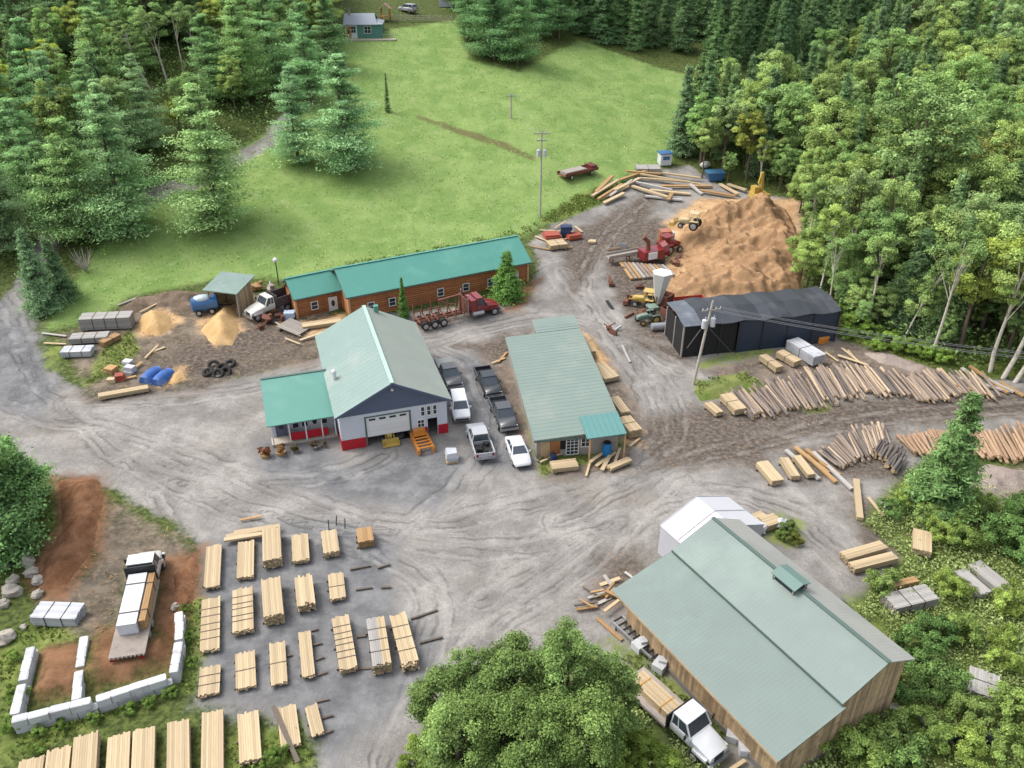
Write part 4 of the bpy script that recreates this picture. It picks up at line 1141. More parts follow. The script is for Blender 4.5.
# ---------------- the big mill in front
RF, RB = PZ(712, 517, 6.9), PZ(887, 660, 6.9)
dv = (RF - RB).to_2d(); LMi = dv.length; rz = math.atan2(dv.y, dv.x) - math.pi / 2
root = thing('sawmill_building', 'big sawmill with long pale green metal roof and tan board walls in front', 'building', (RB.x, RB.y, 0), rz)
sl1 = .40
sx, ex, rxr = -3.85, -9.3, 3.05
zs = 5.4; ze = 3.9; zr_ = 5.4
L0, L1 = -0.2, LMi - .1
m = MB(); m.roofplane((sx, L1, zs), (sx, L0, zs), (0, L0, 6.9), (0, L1, 6.9), .12, .3, .008, .03); m.build('roof', M_RMILL, root)['label'] = 'upper left slope of the roof'
m = MB(); m.roofplane((ex, L1 + .1, ze), (ex, L0 - .2, ze), (sx + .12, L0 - .2, zs - .22), (sx + .12, L1 + .1, zs - .22), .12, .3, .008, .03); m.build('roof', M_RMILL, root)['label'] = 'lower lean-to slope of the roof'
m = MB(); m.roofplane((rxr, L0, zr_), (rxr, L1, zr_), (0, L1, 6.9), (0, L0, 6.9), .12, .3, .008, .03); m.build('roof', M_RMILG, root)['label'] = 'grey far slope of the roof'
m = MB(); m.bar((0, L0 - .02, 6.93), (0, L1 + .02, 6.93), .3, .05); m.build('ridge_cap', M_TRIMD, root)
m = MB(); m.bar((sx - .02, L0 - .02, zs - .09), (sx - .02, L1 + .02, zs - .09), .04, .2); m.build('step_flashing', M_TRIMD, root)
# walls of upright boards
def board_wall(m, p, q, h0, h1, step=.24, t=.05):
    p = Vector((*p, 0)); q = Vector((*q, 0)); n = int((q - p).length / step); d = (q - p) / n
    ang = math.atan2(d.y, d.x)
    for i in range(n):
        c = p + d * (i + .5); hh = h0 + (h1 - h0) * (i + .5) / n
        m.tone = rng.uniform(.62, 1.2); m.box((c.x, c.y, hh / 2 - .5), (step - .012, t + rng.uniform(0, .015), hh + 1.0), ang)
m = MB(); zwl = ze + .05
board_wall(m, (ex + 1.25, .15), (ex + 1.25, L1 - .3), zwl - .05, zwl - .05)
board_wall(m, (ex + 1.3, .15), (sx, .15), zwl - .1, zs - .45)
board_wall(m, (sx, .12), (0, .12), zs - .25, 6.6)
board_wall(m, (0, .15), (rxr - .5, .15), 6.6, zr_ + .1)
board_wall(m, (rxr - .45, .15), (rxr - .45, L1 - .3), zr_ - .05, zr_ - .05)
board_wall(m, (ex + 1.3, L1 - .3), (sx, L1 - .3), zwl - .1, zs - .45); board_wall(m, (sx, L1 - .32), (0, L1 - .32), zs - .25, 6.6); board_wall(m, (0, L1 - .3), (rxr - .5, L1 - .3), 6.6, zr_ + .1)
m.build('board_wall', M_BRNW, root)
m = MB(); m.bb(ex + 1.2, rxr - .4, .05, .3, -1.6, .3); m.bb(ex + 1.1, ex + 1.2, .1, L1 - .25, -1.6, .35); m.build('foundation', M_STONE, root)
m = MB(); m.bb(ex - .03, ex + .01, L0 - .18, L1 + .08, ze - .2, ze - .02); m.build('fascia', M_BRNW, root)
# cupola on the ridge
cy = (PZ(786, 583, 6.9) - RB).to_2d().length
m = MB(); m.bb(-.6, .6, cy - .85, cy + .85, 6.35, 7.0); m.build('cupola_wall', M_BLACK, root)
m = MB()
for x in (-.7, .62):
    for y in (cy - .95, cy + .9): m.bb(x, x + .08, y, y + .08, 6.2, 7.2)
m.build('cupola_post', M_GREYW, root)
m = MB(); m.slab((-.78, cy - 1.1, 7.2), (0, cy - 1.1, 7.46), (0, cy + 1.1, 7.46), (-.78, cy + 1.1, 7.2), .07); m.slab((0, cy - 1.1, 7.46), (.78, cy - 1.1, 7.2), (.78, cy + 1.1, 7.2), (0, cy + 1.1, 7.46), .07)
m.build('cupola_roof', mat('dark_green_roof', C(108, 134, 126), .45, 1, .08), root)
MI = Matrix.Translation((RB.x, RB.y, 0)) @ Matrix.Rotation(rz, 4, 'Z')

# ---------------- white fabric shed against its back end
root = thing('white_fabric_shed', 'white gabled fabric shed standing against the back end of the big sawmill', 'building', MI @ Vector((2.9, LMi + .3, 0)), rz)
hw, D_, E1, R1 = 3.75, 4.4, 3.0, 4.5
for s_ in (-1, 1):
    m = MB(); m.slab(*([(-hw, 0, E1), (0, 0, R1), (0, D_, R1), (-hw, D_, E1)] if s_ < 0 else [(0, 0, R1), (hw, 0, E1), (hw, D_, E1), (0, D_, R1)]), .06); m.build('roof', M_TARPW, root)
m = MB(); m.bb(-hw + .05, -hw + .1, .05, D_ - .05, 0, E1 - .05); m.bb(hw - .1, hw - .05, .05, D_ - .05, 0, E1 - .05)
vs = [(-hw + .1, 0, 0), (hw - .1, 0, 0), (hw - .1, 0, E1 - .04), (0, 0, R1 - .08), (-hw + .1, 0, E1 - .04)]
for yy in (.06, D_ - .1): m.add([(x, yy, z) for x, _, z in vs] + [(x, yy + .04, z) for x, _, z in vs], [(0, 1, 2, 3, 4), (9, 8, 7, 6, 5)] + [(i, i + 5, (i + 1) % 5 + 5, (i + 1) % 5) for i in range(5)])
m.build('wall', M_TARPG, root)
m = MB()
for y in (.02, D_ / 2, D_ - .02): m.bar((-hw, y, E1 + .03), (0, y, R1 + .03), .05); m.bar((0, y, R1 + .03), (hw, y, E1 + .03), .05)
m.build('hoop', M_TARPG, root)

# ---------------- dark shed sheeted in black and blue
E2 = 4.3; A = PZ(703, 326, E2 + .2); B = PZ(842, 311, E2 + .4)
d_ = (B - A).to_2d(); rz = math.atan2(d_.y, d_.x); L_ = d_.length; zb = G(A.x + 6, A.y) - .1
root = thing('dark_storage_shed', 'long dark shed with black sheeted roof and blue walls at the forest edge', 'building', (A.x, A.y, zb), rz)
D_, R2 = 6.2, 4.95
gl = lambda y: E2 + (R2 - E2) * min(y, 3.6) / 3.6
m = MB(); N_ = 14
for i in range(N_):
    xa, xb = L_ * i / N_, L_ * (i + 1) / N_
    sa, sb = [.13 * math.sin(k_ * 1.9) for k_ in (i, i + 1)]
    m.tone = rng.uniform(.8, 1.2)
    m.slab((xa, 0, E2 + sa), (xb, 0, E2 + sb), (xb, 3.0, R2 + sb), (xa, 3.0, R2 + sa), .08)
    m.slab((xa, 3.0, R2 + sa), (xb, 3.0, R2 + sb), (xb, D_, E2 + .4 + sb), (xa, D_, E2 + .4 + sa), .08)
m.build('roof', M_BLKR, root)
m = MB(); m.slab((-2.2, .25, E2 - .12), (0, .05, E2 - .02), (0, 3.0, R2 - .03), (-2.2, 3.0, R2 - .25), .08); m.slab((-2.2, 3.0, R2 - .25), (0, 3.0, R2 - .03), (0, D_ - .1, E2 + .35), (-2.2, D_ - .1, E2 + .2), .08); m.build('end_roof', mat('faded_grey_sheet', C(96, 102, 110), .5, 1.2, .35, dirt=C(134, 140, 146), da=.8), root)
m = MB(); m.bb(4.6, L_ - .05, .12, .2, 0, E2 - .12)
m.bb(L_ - .2, L_ - .12, .2, D_ - .2, 0, E2 + .1); m.bb(.1, L_ - .2, D_ - .3, D_ - .22, 0, E2 + .2); m.build('wall', M_BLUW, root)
m = MB(); m.bb(.1, 4.5, .3, .38, 0, E2 - .1); m.bb(.05, .15, .4, D_ - .3, 0, E2 - .1); m.bb(-2.1, -2.02, .4, D_ - .4, -.2, E2 - .3); m.bb(-2.02, .1, .32, .38, -.2, E2 - .3); m.build('wall', M_DARK, root)['label'] = 'black sheeted bay at the near end'
for x in (.1, 2.3, 4.55, 7.6, 10.8, 14, L_ - .2): m = MB(); m.bb(x, x + .12, .02, .11, 0, E2 - .1); m.build('post', M_BLACK, root)
m = MB()
for y in (.4, 3.0, D_ - .4): m.bar((-2.1, y, -.2), (-2.1, y, 4.1), .16)
m.bar((-2.1, .4, .3), (-.1, .3, 3.6), .1); m.build('brace', M_GREYW, root)
MD = Matrix.Translation((A.x, A.y, zb)) @ Matrix.Rotation(rz, 4, 'Z')

# ---------------- lean-to over the sawdust, left
A = P(212, 313); B = P(240, 317); zb = G(A.x, A.y); d_ = (B - A).to_2d(); rz = math.atan2(d_.y, d_.x)
root = thing('lean_to_shed', 'open fronted board lean-to shed over a sawdust heap at the left', 'shed', (A.x, A.y, zb), rz)
W_, D_ = 4.0, 3.6
m = MB(); m.roofplane((-.4, -.5, 3.4), (W_ + .4, -.5, 3.4), (W_ + .6, D_ + .3, 4.1), (-.2, D_ + .3, 4.1), .12, .5); m.build('roof', mat('dull_green_roof', C(124, 146, 138), .5, .7, .2, dirt=C(168, 166, 160), da=.9), root)
m = MB(); board_wall(m, (W_, 0), (W_, D_), 3.3, 3.9); board_wall(m, (0, D_), (W_, D_), 3.9, 3.9); board_wall(m, (0, D_ * .3), (0, D_), 3.4, 3.9); m.build('board_wall', M_BRNW, root)
for x in (0, W_): m = MB(); m.bb(x - .09, x + .09, -.1, .08, -.1, 3.35); m.build('post', M_GREYW, root)

# ---------------- cottage at the top of the meadow
A = P(346, 38); B = P(381, 35); zb = (G(A.x, A.y) + G(B.x, B.y)) / 2; rz = .05
root = thing('cottage', 'small green cottage with grey roof and white gable end at the top of the meadow', 'building', (A.x, A.y, zb), rz)
W_, D_ = 7.6, 5.2
m = MB(); m.bb(2.4, W_, 0, .12, -1, 2.5); m.bb(W_ - .12, W_, .12, D_, -1, 2.5); m.bb(.1, W_ - .12, D_ - .12, D_, -1, 2.5); m.build('wall', M_COTT, root)
m = MB(); m.bb(0, 2.4, -.02, .1, -1, 2.6); m.bb(0, .12, .1, D_, -1, 2.6); m.build('porch_wall', M_WPAINT, root)
m = MB(); m.slab((-.3, -.35, 2.5), (W_ - .9, -.35, 2.5), (W_ - 1.6, D_ / 2, 4.3), (-.3, D_ / 2, 4.3), .12); m.slab((W_ + .2, -.3, 2.52), (W_ + .2, D_ + .3, 2.52), (W_ - 1.6, D_ / 2, 3.3), (W_ - .9, -.3, 2.52), .1)
m.slab((W_ - 1.6, D_ / 2, 4.3), (W_ - .9, D_ + .35, 2.5), (-.3, D_ + .35, 2.5), (-.3, D_ / 2, 4.3), .12); m.build('roof', M_GROOF, root)
m = MB(); m.bb(.6, 1.0, 2.0, 2.4, 3.4, 5.3); m.build('chimney', M_GREYW, root)
wl = Wall((0, -.02, 0), (1, 0, 0), (0, -1, 0)); window(root, wl, 4.6, .7, 1.5, 1.5, 2, 2); window(root, wl, 1.7, .8, 1.1, 1.4, 2, 2); door(root, wl, .7, 0, .8, 2.0, M_LOGW)
m = MB(); m.bb(-.8, 10.5, -1.6, -.1, -.5, -.25); m.bb(W_ + .1, 10.5, -.1, 3, -.5, -.25); m.build('deck', M_DECK, root)
m = MB()
for i in range(9): m.bb(7.8 + i * .33, 7.84 + i * .33, -1.56, -1.5, -.25, .65)
m.bb(7.7, 10.5, -1.57, -1.49, .65, .72); m.build('deck_railing', M_DECK, root)
q = P(386, 21); root = thing('garden_playhouse', 'small reddish timber playhouse with gable roof right of the green cottage', 'shed', q)
m = MB()
for x in (-.9, .9):
    for y in (-.9, .9): m.bb(x - .08, x + .08, y - .08, y + .08, -.2, 2.6)
m.bb(-1, 1, -1, 1, .9, 1.0); m.build('frame', M_LOGW, root)
m = MB(); m.slab((-1.3, -1.2, 2.5), (0, -1.2, 3.6), (0, 1.2, 3.6), (-1.3, 1.2, 2.5), .08); m.slab((0, -1.2, 3.6), (1.3, -1.2, 2.5), (1.3, 1.2, 2.5), (0, 1.2, 3.6), .08); m.build('roof', mat('reddish_roof', C(172, 132, 116), .8, 3, .2), root)
root = thing('garden_fence', 'pale post and rail fence along the lawn behind the green cottage', 'fence', P(395, 21))
a, b = P(395, 21), P(452, 22); d_ = b - a; m = MB()
for i in range(11):
    c = d_ * (i / 10); z = G(a.x + c.x, a.y + c.y) - a.z; q = MB(); q.bb(c.x - .08, c.x + .08, c.y - .08, c.y + .08, z - .2, z + 1.3); q.build('post', M_DECK, root)
for i in range(10):
    c0, c1 = d_ * (i / 10), d_ * ((i + 1) / 10); z0, z1 = [G(a.x + c.x, a.y + c.y) - a.z for c in (c0, c1)]
    for h in (.35, .75, 1.15): m.bar((c0.x, c0.y - .1, z0 + h), (c1.x, c1.y - .1, z1 + h), .05, .14)
m.build('rail', M_DECK, root)
q = P(450, 6); root = thing('greenhouse', 'tiny white greenhouse at the top edge behind the fence', 'shed', q)
m = MB(); m.bb(-2.5, 2.5, -1.5, 1.5, 0, 2.0); m.build('wall', M_TARPG, root)
m = MB(); m.slab((-2.6, -1.7, 2.0), (2.6, -1.7, 2.0), (2.6, 0, 3.0), (-2.6, 0, 3.0), .06); m.slab((2.6, 1.7, 2.0), (-2.6, 1.7, 2.0), (-2.6, 0, 3.0), (2.6, 0, 3.0), .06); m.build('roof', M_TARPW, root)

# ---------------- retaining wall of concrete blocks, bottom left
def block_wall(label, pts, h=1.3, cap=None):
    root = thing('block_wall', label, 'wall', (0, 0, 0)); w = [PZ(*q, 0) for q in pts]; root.location = (w[0].x, w[0].y, 0); o = Vector((w[0].x, w[0].y, 0))
    m = MB()
    for i in range(len(w) - 1):
        a, b = w[i] - o, w[i + 1] - o; d = b - a; n = max(1, round(d.length / 1.2)); ang = math.atan2(d.y, d.x)
        for j in range(n):
            for k_ in range(2):
                sh = .5 * k_; t0, t1 = max(0, (j - sh * .5) / n), min(1, (j + 1 - sh * .5) / n)
                c = a + d * ((t0 + t1) / 2); m.tone = rng.uniform(.88, 1.08)
                m.box((c.x + rng.uniform(-.03, .03), c.y + rng.uniform(-.03, .03), -.1 + h / 2 * (k_ + .5)), ((t1 - t0) * d.length - .07, .58 + rng.uniform(0, .04), h / 2 - .04), ang + rng.uniform(-.012, .012))
                m.box((c.x, c.y, -.1 + h / 2 * (k_ + .5)), ((t1 - t0) * d.length - .01, .46, h / 2 - .005), ang)
    m.build('blocks', M_CONC, root)
    return root


block_wall('pale concrete block retaining wall running along the front of the red dirt pad', [(17, 731), (100, 710), (174, 686)])
block_wall('weathered concrete block wall on the left side of the red dirt pad', [(19, 724), (27, 690), (35, 654)], 1.15)
block_wall('low concrete block wall between the two dirt bays', [(79, 708), (83, 675), (87, 642)], 1.0)
block_wall('concrete block wall on the right of the flatbed truck bay', [(177, 683), (182, 650), (182, 620)], 1.25)

# ---------------- utility poles
def pole(label, b, h, arms, cans, lean=0.0, rz=0.0):
    root = thing('utility_pole', label, 'utility pole', b, rz)
    m = MB(); m.tube([(0, 0, -.5), (lean * .5, 0, h * .5), (lean, 0, h)], [.17, .15, .11], 10); m.build('post', mat('pole_wood', C(188, 180, 168), .85, 3, .2), root, smooth=50)
    for z, w in arms:
        m = MB(); x = lean * z / h; m.bar((x - w, -.16, z), (x + w, -.16, z), .11, .14); m.build('crossarm', M_GREYW, root)
        for k_ in (-.92, -.45, .45, .92): q = MB(); q.cyl((x + w * k_, -.16, z + .07), (x + w * k_, -.16, z + .3), .06, .045, 8); q.build('insulator', M_WPAINT, root)
    for x, z in cans:
        xx = lean * z / h + x; m = MB(); m.cyl((xx, -.1, z - .5), (xx, -.1, z + .45), .27, n=12); m.cyl((xx, -.1, z + .45), (xx, -.1, z + .55), .27, .12, 12); m.cyl((xx + .1, -.1, z + .5), (xx + .1, -.1, z + .8), .05, n=6); m.build('transformer', mat('pale_grey_enamel', C(206, 208, 212), .4, 3, .08), root, smooth=40)
    return root


b1_ = P(693, 384); h1_ = top_h(b1_, 302)
pole('leaning wooden utility pole with two transformers in front of the dark shed', b1_, h1_, [(h1_ - 1.0, 1.1)], [(-.45, h1_ - 2.6), (.55, h1_ - 2.5)], 1.1, .25)
b2_ = P(540, 217); h2_ = top_h(b2_, 130)
pole('wooden utility pole with two crossarms standing at the meadow edge', b2_, h2_, [(h2_ - .5, 1.2), (h2_ - 1.5, .7)], [(-.45, h2_ - 3.4), (.5, h2_ - 3.4)], .05)
b3_ = P(511, 118); h3_ = top_h(b3_, 93)
pole('thin distant utility pole halfway up the meadow', b3_, h3_, [(h3_ - .5, .9)], [], .0)
M_WIRE = mat('wire', C(120, 122, 124), .5, 3, .05)


def wire(label, a, b, sag, r=.018, group=None):
    m = MB(); o = a; m.tube([(a.lerp(b, i / 12) - Vector((0, 0, sag * 4 * (i / 12) * (1 - i / 12)))) - o for i in range(13)], r, 4)
    tag(m.build('power_line', M_WIRE, loc=o), label, 'wire', group)


tp = b1_ + Vector((1.1, 0, h1_ - .7))
far = Vector((68, 62, 13))
for i, k_ in enumerate((-1, -.5, .5, 1)):
    wire('thin grey power line running from the leaning pole over the dark shed', tp + Vector((k_, .2 * k_, 0)), far + Vector((k_, .6 * k_, 0)), 1.2, .02, 'power lines from the leaning pole')
wire('slanting guy wire from the leaning pole down to the grass strip', b1_ + Vector((.9, 0, h1_ - 3)), P(738, 359), .05, .02)
tq = b2_ + Vector((0, 0, h2_ - .2)); tr = b3_ + Vector((0, 0, h3_ - .2))
for k_ in (-1, 1): wire('thin power line rising over the meadow between the two meadow poles', tq + Vector((k_, 0, 0)), tr + Vector((k_ * .8, 0, 0)), 1.2, .016, 'power lines over the meadow')
# ================================================================ VEHICLES
M_TYRE = mat('tyre_rubber', C(46, 45, 44), .9, 6, .2)
M_RIM = mat('wheel_rim', C(186, 186, 186), .4, 4, .1, .4)
M_CGLASS = mat('car_glass', C(66, 76, 84), .08, .7, .25, spec=.7)
M_LAMP = mat('headlamp', C(226, 228, 226), .2, 3, .05)
M_TAIL = mat('tail_lamp', C(150, 24, 22), .3, 3, .05)
M_CHROME = mat('chrome', C(188, 190, 194), .25, 2, .1, .7)
def paint(nm, c, dirt=.35): return mat(nm, c, .28, .9, .06, spec=.6, dirt=tuple(v * .75 + .03 for v in c), da=dirt)
P_WHITE = paint('car_white', C(226, 228, 230)); P_SILV = paint('car_silver', C(178, 180, 184)); P_BLK = paint('car_black', C(50, 54, 58)); P_DGREY = paint('car_dark_grey', C(78, 80, 84))
P_RED = paint('truck_red', C(132, 40, 42), .7); P_OFFW = paint('truck_off_white', C(214, 212, 204), .5)


def wheel(root, x, y, r, w, rim=M_RIM, dual=False):
    s = 1 if x > 0 else -1
    m = MB(); m.tube([(x - s * w, y, r), (x - s * w * .95, y, r), (x - s * .03, y, r), (x, y, r)], [r * .9, r, r, r * .88], 16)
    o = m.build('wheel', M_TYRE, root, smooth=35)
    m = MB(); m.tube([(x - s * .02, y, r), (x + s * .012, y, r), (x + s * .012, y, r), (x + s * .03, y, r)], [r * .6, r * .6, r * .3, r * .22], 14); m.build('rim', rim, o, smooth=35)
    return o


def ring(y, hw, zb, zs, zt, k=.9):
    return [(-hw * .9, y, zb), (-hw, y, zb + .18), (-hw, y, zs), (-hw * k, y, zt), (hw * k, y, zt), (hw, y, zs), (hw, y, zb + .18), (hw * .9, y, zb)]


def frustum(m, x0, y0, y1, z0, x1, ya, yb, z1):
    m.add([(-x0, y0, z0), (x0, y0, z0), (x0, y1, z0), (-x0, y1, z0), (-x1, ya, z1), (x1, ya, z1), (x1, yb, z1), (-x1, yb, z1)], [(0, 3, 2, 1), (4, 5, 6, 7), (0, 1, 5, 4), (1, 2, 6, 5), (2, 3, 7, 6), (3, 0, 4, 7)])


def greenhouse(root, pm, x0, y0, y1, z0, x1, ya, yb, z1, bp=None):
    """glasshouse of the cabin: roof skin, pillars and separate panes (front = +y)"""
    c = [(-x0, y0, z0), (x0, y0, z0), (x0, y1, z0), (-x0, y1, z0)]; t = [(-x1, ya, z1), (x1, ya, z1), (x1, yb, z1), (-x1, yb, z1)]
    m = MB(); m.slab((-x1 - .03, ya - .05, z1 + .06), (x1 + .03, ya - .05, z1 + .06), (x1 + .03, yb + .05, z1 + .06), (-x1 - .03, yb + .05, z1 + .06), .08)
    for a, b in zip(c, t): m.bar(a, b, .1, .08)
    bs = bp if bp is not None else [(y0 + y1) / 2]
    for f in bs:
        for s in (-1, 1): m.bar((s * x0, f, z0), (s * x1, ya + (yb - ya) * (f - y0) / (y1 - y0), z1), .08, .06)
    m.build('cabin', pm, root)
    def pane(nm, q, off):
        m = MB(); q = [Vector(p) + Vector(off) for p in q]; ce = sum(q, Vector()) / 4
        n = (q[1] - q[0]).cross(q[3] - q[0]).normalized() * .02
        m.add([p - n for p in q] + [p for p in q], [(3, 2, 1, 0), (4, 5, 6, 7), (0, 1, 5, 4), (1, 2, 6, 5), (2, 3, 7, 6), (3, 0, 4, 7)]); m.build(nm, M_CGLASS, root)
    pane('windshield', [c[2], c[3], t[3], t[2]], (0, .0, 0)); pane('rear_window', [c[0], c[1], t[1], t[0]], (0, 0, 0))
    pane('side_window', [c[1], c[2], t[2], t[1]], (0, 0, 0)); pane('side_window', [c[3], c[0], t[0], t[3]], (0, 0, 0))


def lamps(root, hw, yf, zf, yr, zr):
    for s in (-1, 1):
        m = MB(); m.box((s * hw, yf, zf), (.34, .08, .16)); m.build('headlight', M_LAMP, root)
        m = MB(); m.box((s * (hw + .06), yr, zr), (.2, .07, .28)); m.build('taillight', M_TAIL, root)


def mirrors(root, pm, x, y, z):
    for s in (-1, 1): m = MB(); m.box((s * x, y, z), (.2, .1, .16)); m.build('mirror', pm, root)


def sedan(label, loc, rz, pm):
    root = thing('parked_car', label, 'car', loc, rz)
    m = MB(); m.loft([ring(-2.35, .74, .4, .72, .82), ring(-2.2, .84, .3, .82, .95), ring(-1.6, .9, .25, .88, 1.0), ring(-.4, .91, .22, .9, 1.0), ring(.9, .91, .22, .88, .97), ring(1.6, .89, .24, .78, .88), ring(2.15, .82, .3, .66, .75), ring(2.36, .68, .38, .56, .6)]); m.build('body', pm, root, smooth=50)
    greenhouse(root, pm, .8, -1.75, 1.0, .96, .6, -1.0, .25, 1.4)
    for x in (-.92, .92):
        for y in (-1.42, 1.42): wheel(root, x, y, .33, .22)
    lamps(root, .6, 2.2, .62, -2.3, .76); mirrors(root, pm, .98, .75, 1.0)
    m = MB(); m.box((0, 2.34, .42), (1.3, .08, .14)); m.build('grille', M_BLACK, root)
    return root


def suv(label, loc, rz, pm):
    root = thing('parked_car', label, 'car', loc, rz)
    m = MB(); m.loft([ring(-2.3, .84, .42, .95, 1.05), ring(-2.2, .92, .34, 1.0, 1.12), ring(-.4, .95, .3, 1.02, 1.12), ring(1.0, .94, .3, 1.0, 1.1), ring(1.9, .92, .34, .92, 1.02), ring(2.3, .84, .4, .8, .86)]); m.build('body', pm, root, smooth=50)
    greenhouse(root, pm, .86, -2.2, 1.15, 1.08, .7, -1.95, .45, 1.68, [-.9, .2])
    for x in (-.96, .96):
        for y in (-1.4, 1.42): wheel(root, x, y, .37, .24)
    lamps(root, .64, 2.27, .78, -2.3, .95); mirrors(root, pm, 1.04, .85, 1.12)
    m = MB(); m.box((0, 2.3, .56), (1.4, .08, .2)); m.build('grille', M_BLACK, root)
    return root


def pickup(label, loc, rz, pm, load=None, cover=None, cat='pickup truck'):
    root = thing('pickup_truck', label, cat, loc, rz)
    m = MB(); m.loft([ring(-.75, .98, .42, 1.0, 1.1, .95), ring(.2, .98, .42, 1.02, 1.12), ring(1.35, .98, .42, 1.02, 1.14), ring(1.7, .97, .42, 1.02, 1.16), ring(2.55, .93, .45, .98, 1.08), ring(2.8, .84, .5, .86, .92)])
    m.build('body', pm, root, smooth=45)
    m = MB(); m.bb(-.98, .98, -2.85, -.76, .5, .72)
    for s in (-1, 1): m.bb(s * .94 - .05, s * .94 + .05, -2.85, -.76, .72, 1.14)
    m.bb(-.89, .89, -2.85, -2.77, .72, 1.12); m.build('bed', pm, root)
    m = MB(); m.bb(-.88, .88, -2.76, -.77, .72, .76); m.build('bed_liner', M_BLACK, root)
    greenhouse(root, pm, .88, -.7, 1.5, 1.1, .72, -.55, .75, 1.78, [.2])
    for x in (-1.0, 1.0):
        for y in (-1.85, 1.85): wheel(root, x, y, .4, .27)
    lamps(root, .72, 2.74, .86, -2.86, .9); mirrors(root, pm, 1.12, 1.05, 1.2)
    m = MB(); m.bb(-.95, .95, 2.78, 2.92, .45, .66); m.bb(-.9, .9, -3.0, -2.86, .48, .64); m.build('bumper', M_CHROME, root)
    if load:
        for i in range(4): m = MB(); m.box((rng.uniform(-.5, .5), -1.1 - i * .42, .95), (rng.uniform(.3, .6), .35, .35), rng.uniform(0, 3)); tag(m.build('crate', M_DARK, None, loc=None), 'dark box lying in the bed of the silver pickup', 'box', 'dark boxes in the silver pickup bed').matrix_world = Matrix.Translation(loc) @ Matrix.Rotation(rz, 4, 'Z')
    if cover: m = MB(); m.bb(-.97, .97, -2.84, -.72, 1.15, 1.2); m.build('bed_cover', cover, root)
    return root


def heading(dx, dy): return math.atan2(-dx, dy)


hd = heading(.30, -.95)
sedan('white four door sedan parked nearest the planing shed porch', P(518, 456), heading(.22, -.97), P_WHITE)
suv('white station wagon parked against the workshop side', P(460, 412), heading(.16, -.98), P_WHITE)
pickup('black pickup with open bed parked upper right in the car group', P(488, 387), heading(.26, -.96), P_BLK)
pickup('dark grey pickup parked directly in front of the black pickup', P(503, 419), heading(.24, -.97), P_DGREY)
pickup('silver pickup with junk in its bed facing the workshop side', P(480, 446), heading(-.22, .97), P_SILV, load=True)
pickup('dark pickup with grey bed cover half behind the workshop roof', P(449, 379), heading(.3, -.95), P_DGREY, cover=mat('bed_cover_grey', C(132, 136, 134), .6, 2, .1))


def conv_cab(root, pm, y0, hood=True, w=1.15, z0=.9, zr=2.55, hl=1.9, cl=1.7, glassy=True):
    """conventional truck cab: cab from y0 to y0+cl, sloping hood ahead of it"""
    m = MB(); m.loft([ring(y0, w, z0, 1.6, 1.7, .97), ring(y0 + cl, w, z0, 1.6, 1.72, .97)])
    hy = y0 + cl + .01
    if hood: m.loft([ring(hy, w * .92, z0 - .1, 1.55, 1.72, .82), ring(hy + hl * .6, w * .88, z0 - .15, 1.38, 1.52, .8), ring(hy + hl, w * .78, z0 - .1, 1.15, 1.25, .8)])
    for s in (-1, 1): m.box((s * w * .86, hy + hl * .52, .98), (.36, 1.15, .22))
    m.build('body', pm, root, smooth=40)
    greenhouse(root, pm, w * .94, y0 + .06, y0 + cl - .05, 1.68, w * .84, y0 + .1, y0 + cl - .55, zr, [y0 + cl * .38])
    yf = hy + hl
    for s in (-1, 1): m = MB(); m.box((s * w * .66, yf - .05, 1.02), (.3, .14, .22)); m.build('headlight', M_LAMP, root)
    m = MB(); m.box((0, yf + .01, .98), (w * .8, .06, .4)); m.build('grille', M_BLACK, root)
    m = MB(); m.bb(-w, w, yf - .02, yf + .2, .5, .76); m.build('bumper', M_CHROME, root)
    for s in (-1, 1): m = MB(); m.bar((s * w * .95, y0 + cl - .25, 1.75), (s * (w + .3), y0 + cl - .2, 1.8), .04); m.box((s * (w + .3), y0 + cl - .2, 1.95), (.18, .08, .42)); m.build('mirror', M_BLACK, root)


# flatbed by the big mill
a, b = P(639, 681, 1.1), P(712, 753, .7); d_ = (b - a).to_2d(); c_ = (a + b) / 2
root = thing('flatbed_truck', 'white flatbed truck carrying strapped lumber beside the big sawmill', 'truck', (c_.x, c_.y, G(c_.x, c_.y)), heading(d_.x, d_.y)); T1 = root
conv_cab(root, P_WHITE, .55, w=1.05, hl=1.6, cl=1.75, zr=2.5)
m = MB(); m.bb(-.45, -.3, -4.0, 3.2, .7, .9); m.bb(.3, .45, -4.0, 3.2, .7, .9); m.bb(-.3, .3, -3.9, -3.8, .7, .88); m.build('chassis', M_BLACK, root)
m = MB()
for i in range(13): m.tone = rng.uniform(.85, 1.12); m.bb(-1.2 + i * .185, -1.2 + i * .185 + .178, -4.1, .3, .98, 1.08)
m.tone = .6; m.bb(-1.23, 1.23, -4.08, .28, .88, .98); m.build('flatbed', mat('grey_deck_planks', C(176, 166, 156), .85, 2, .2, dirt=C(126, 116, 106), da=.5), root)
m = MB(); m.bb(-1.2, 1.2, .3, .38, .95, 2.2); m.build('headboard', M_BLACK, root)
for y in (-2.7, 2.75):
    for x in (-1.08, 1.08): wheel(root, x, y, .45, .3 if y > 0 else .55)
for s in (-1, 1): m = MB(); m.box((s * .95, -4.1, .86), (.3, .06, .14)); m.build('taillight', M_TAIL, root)
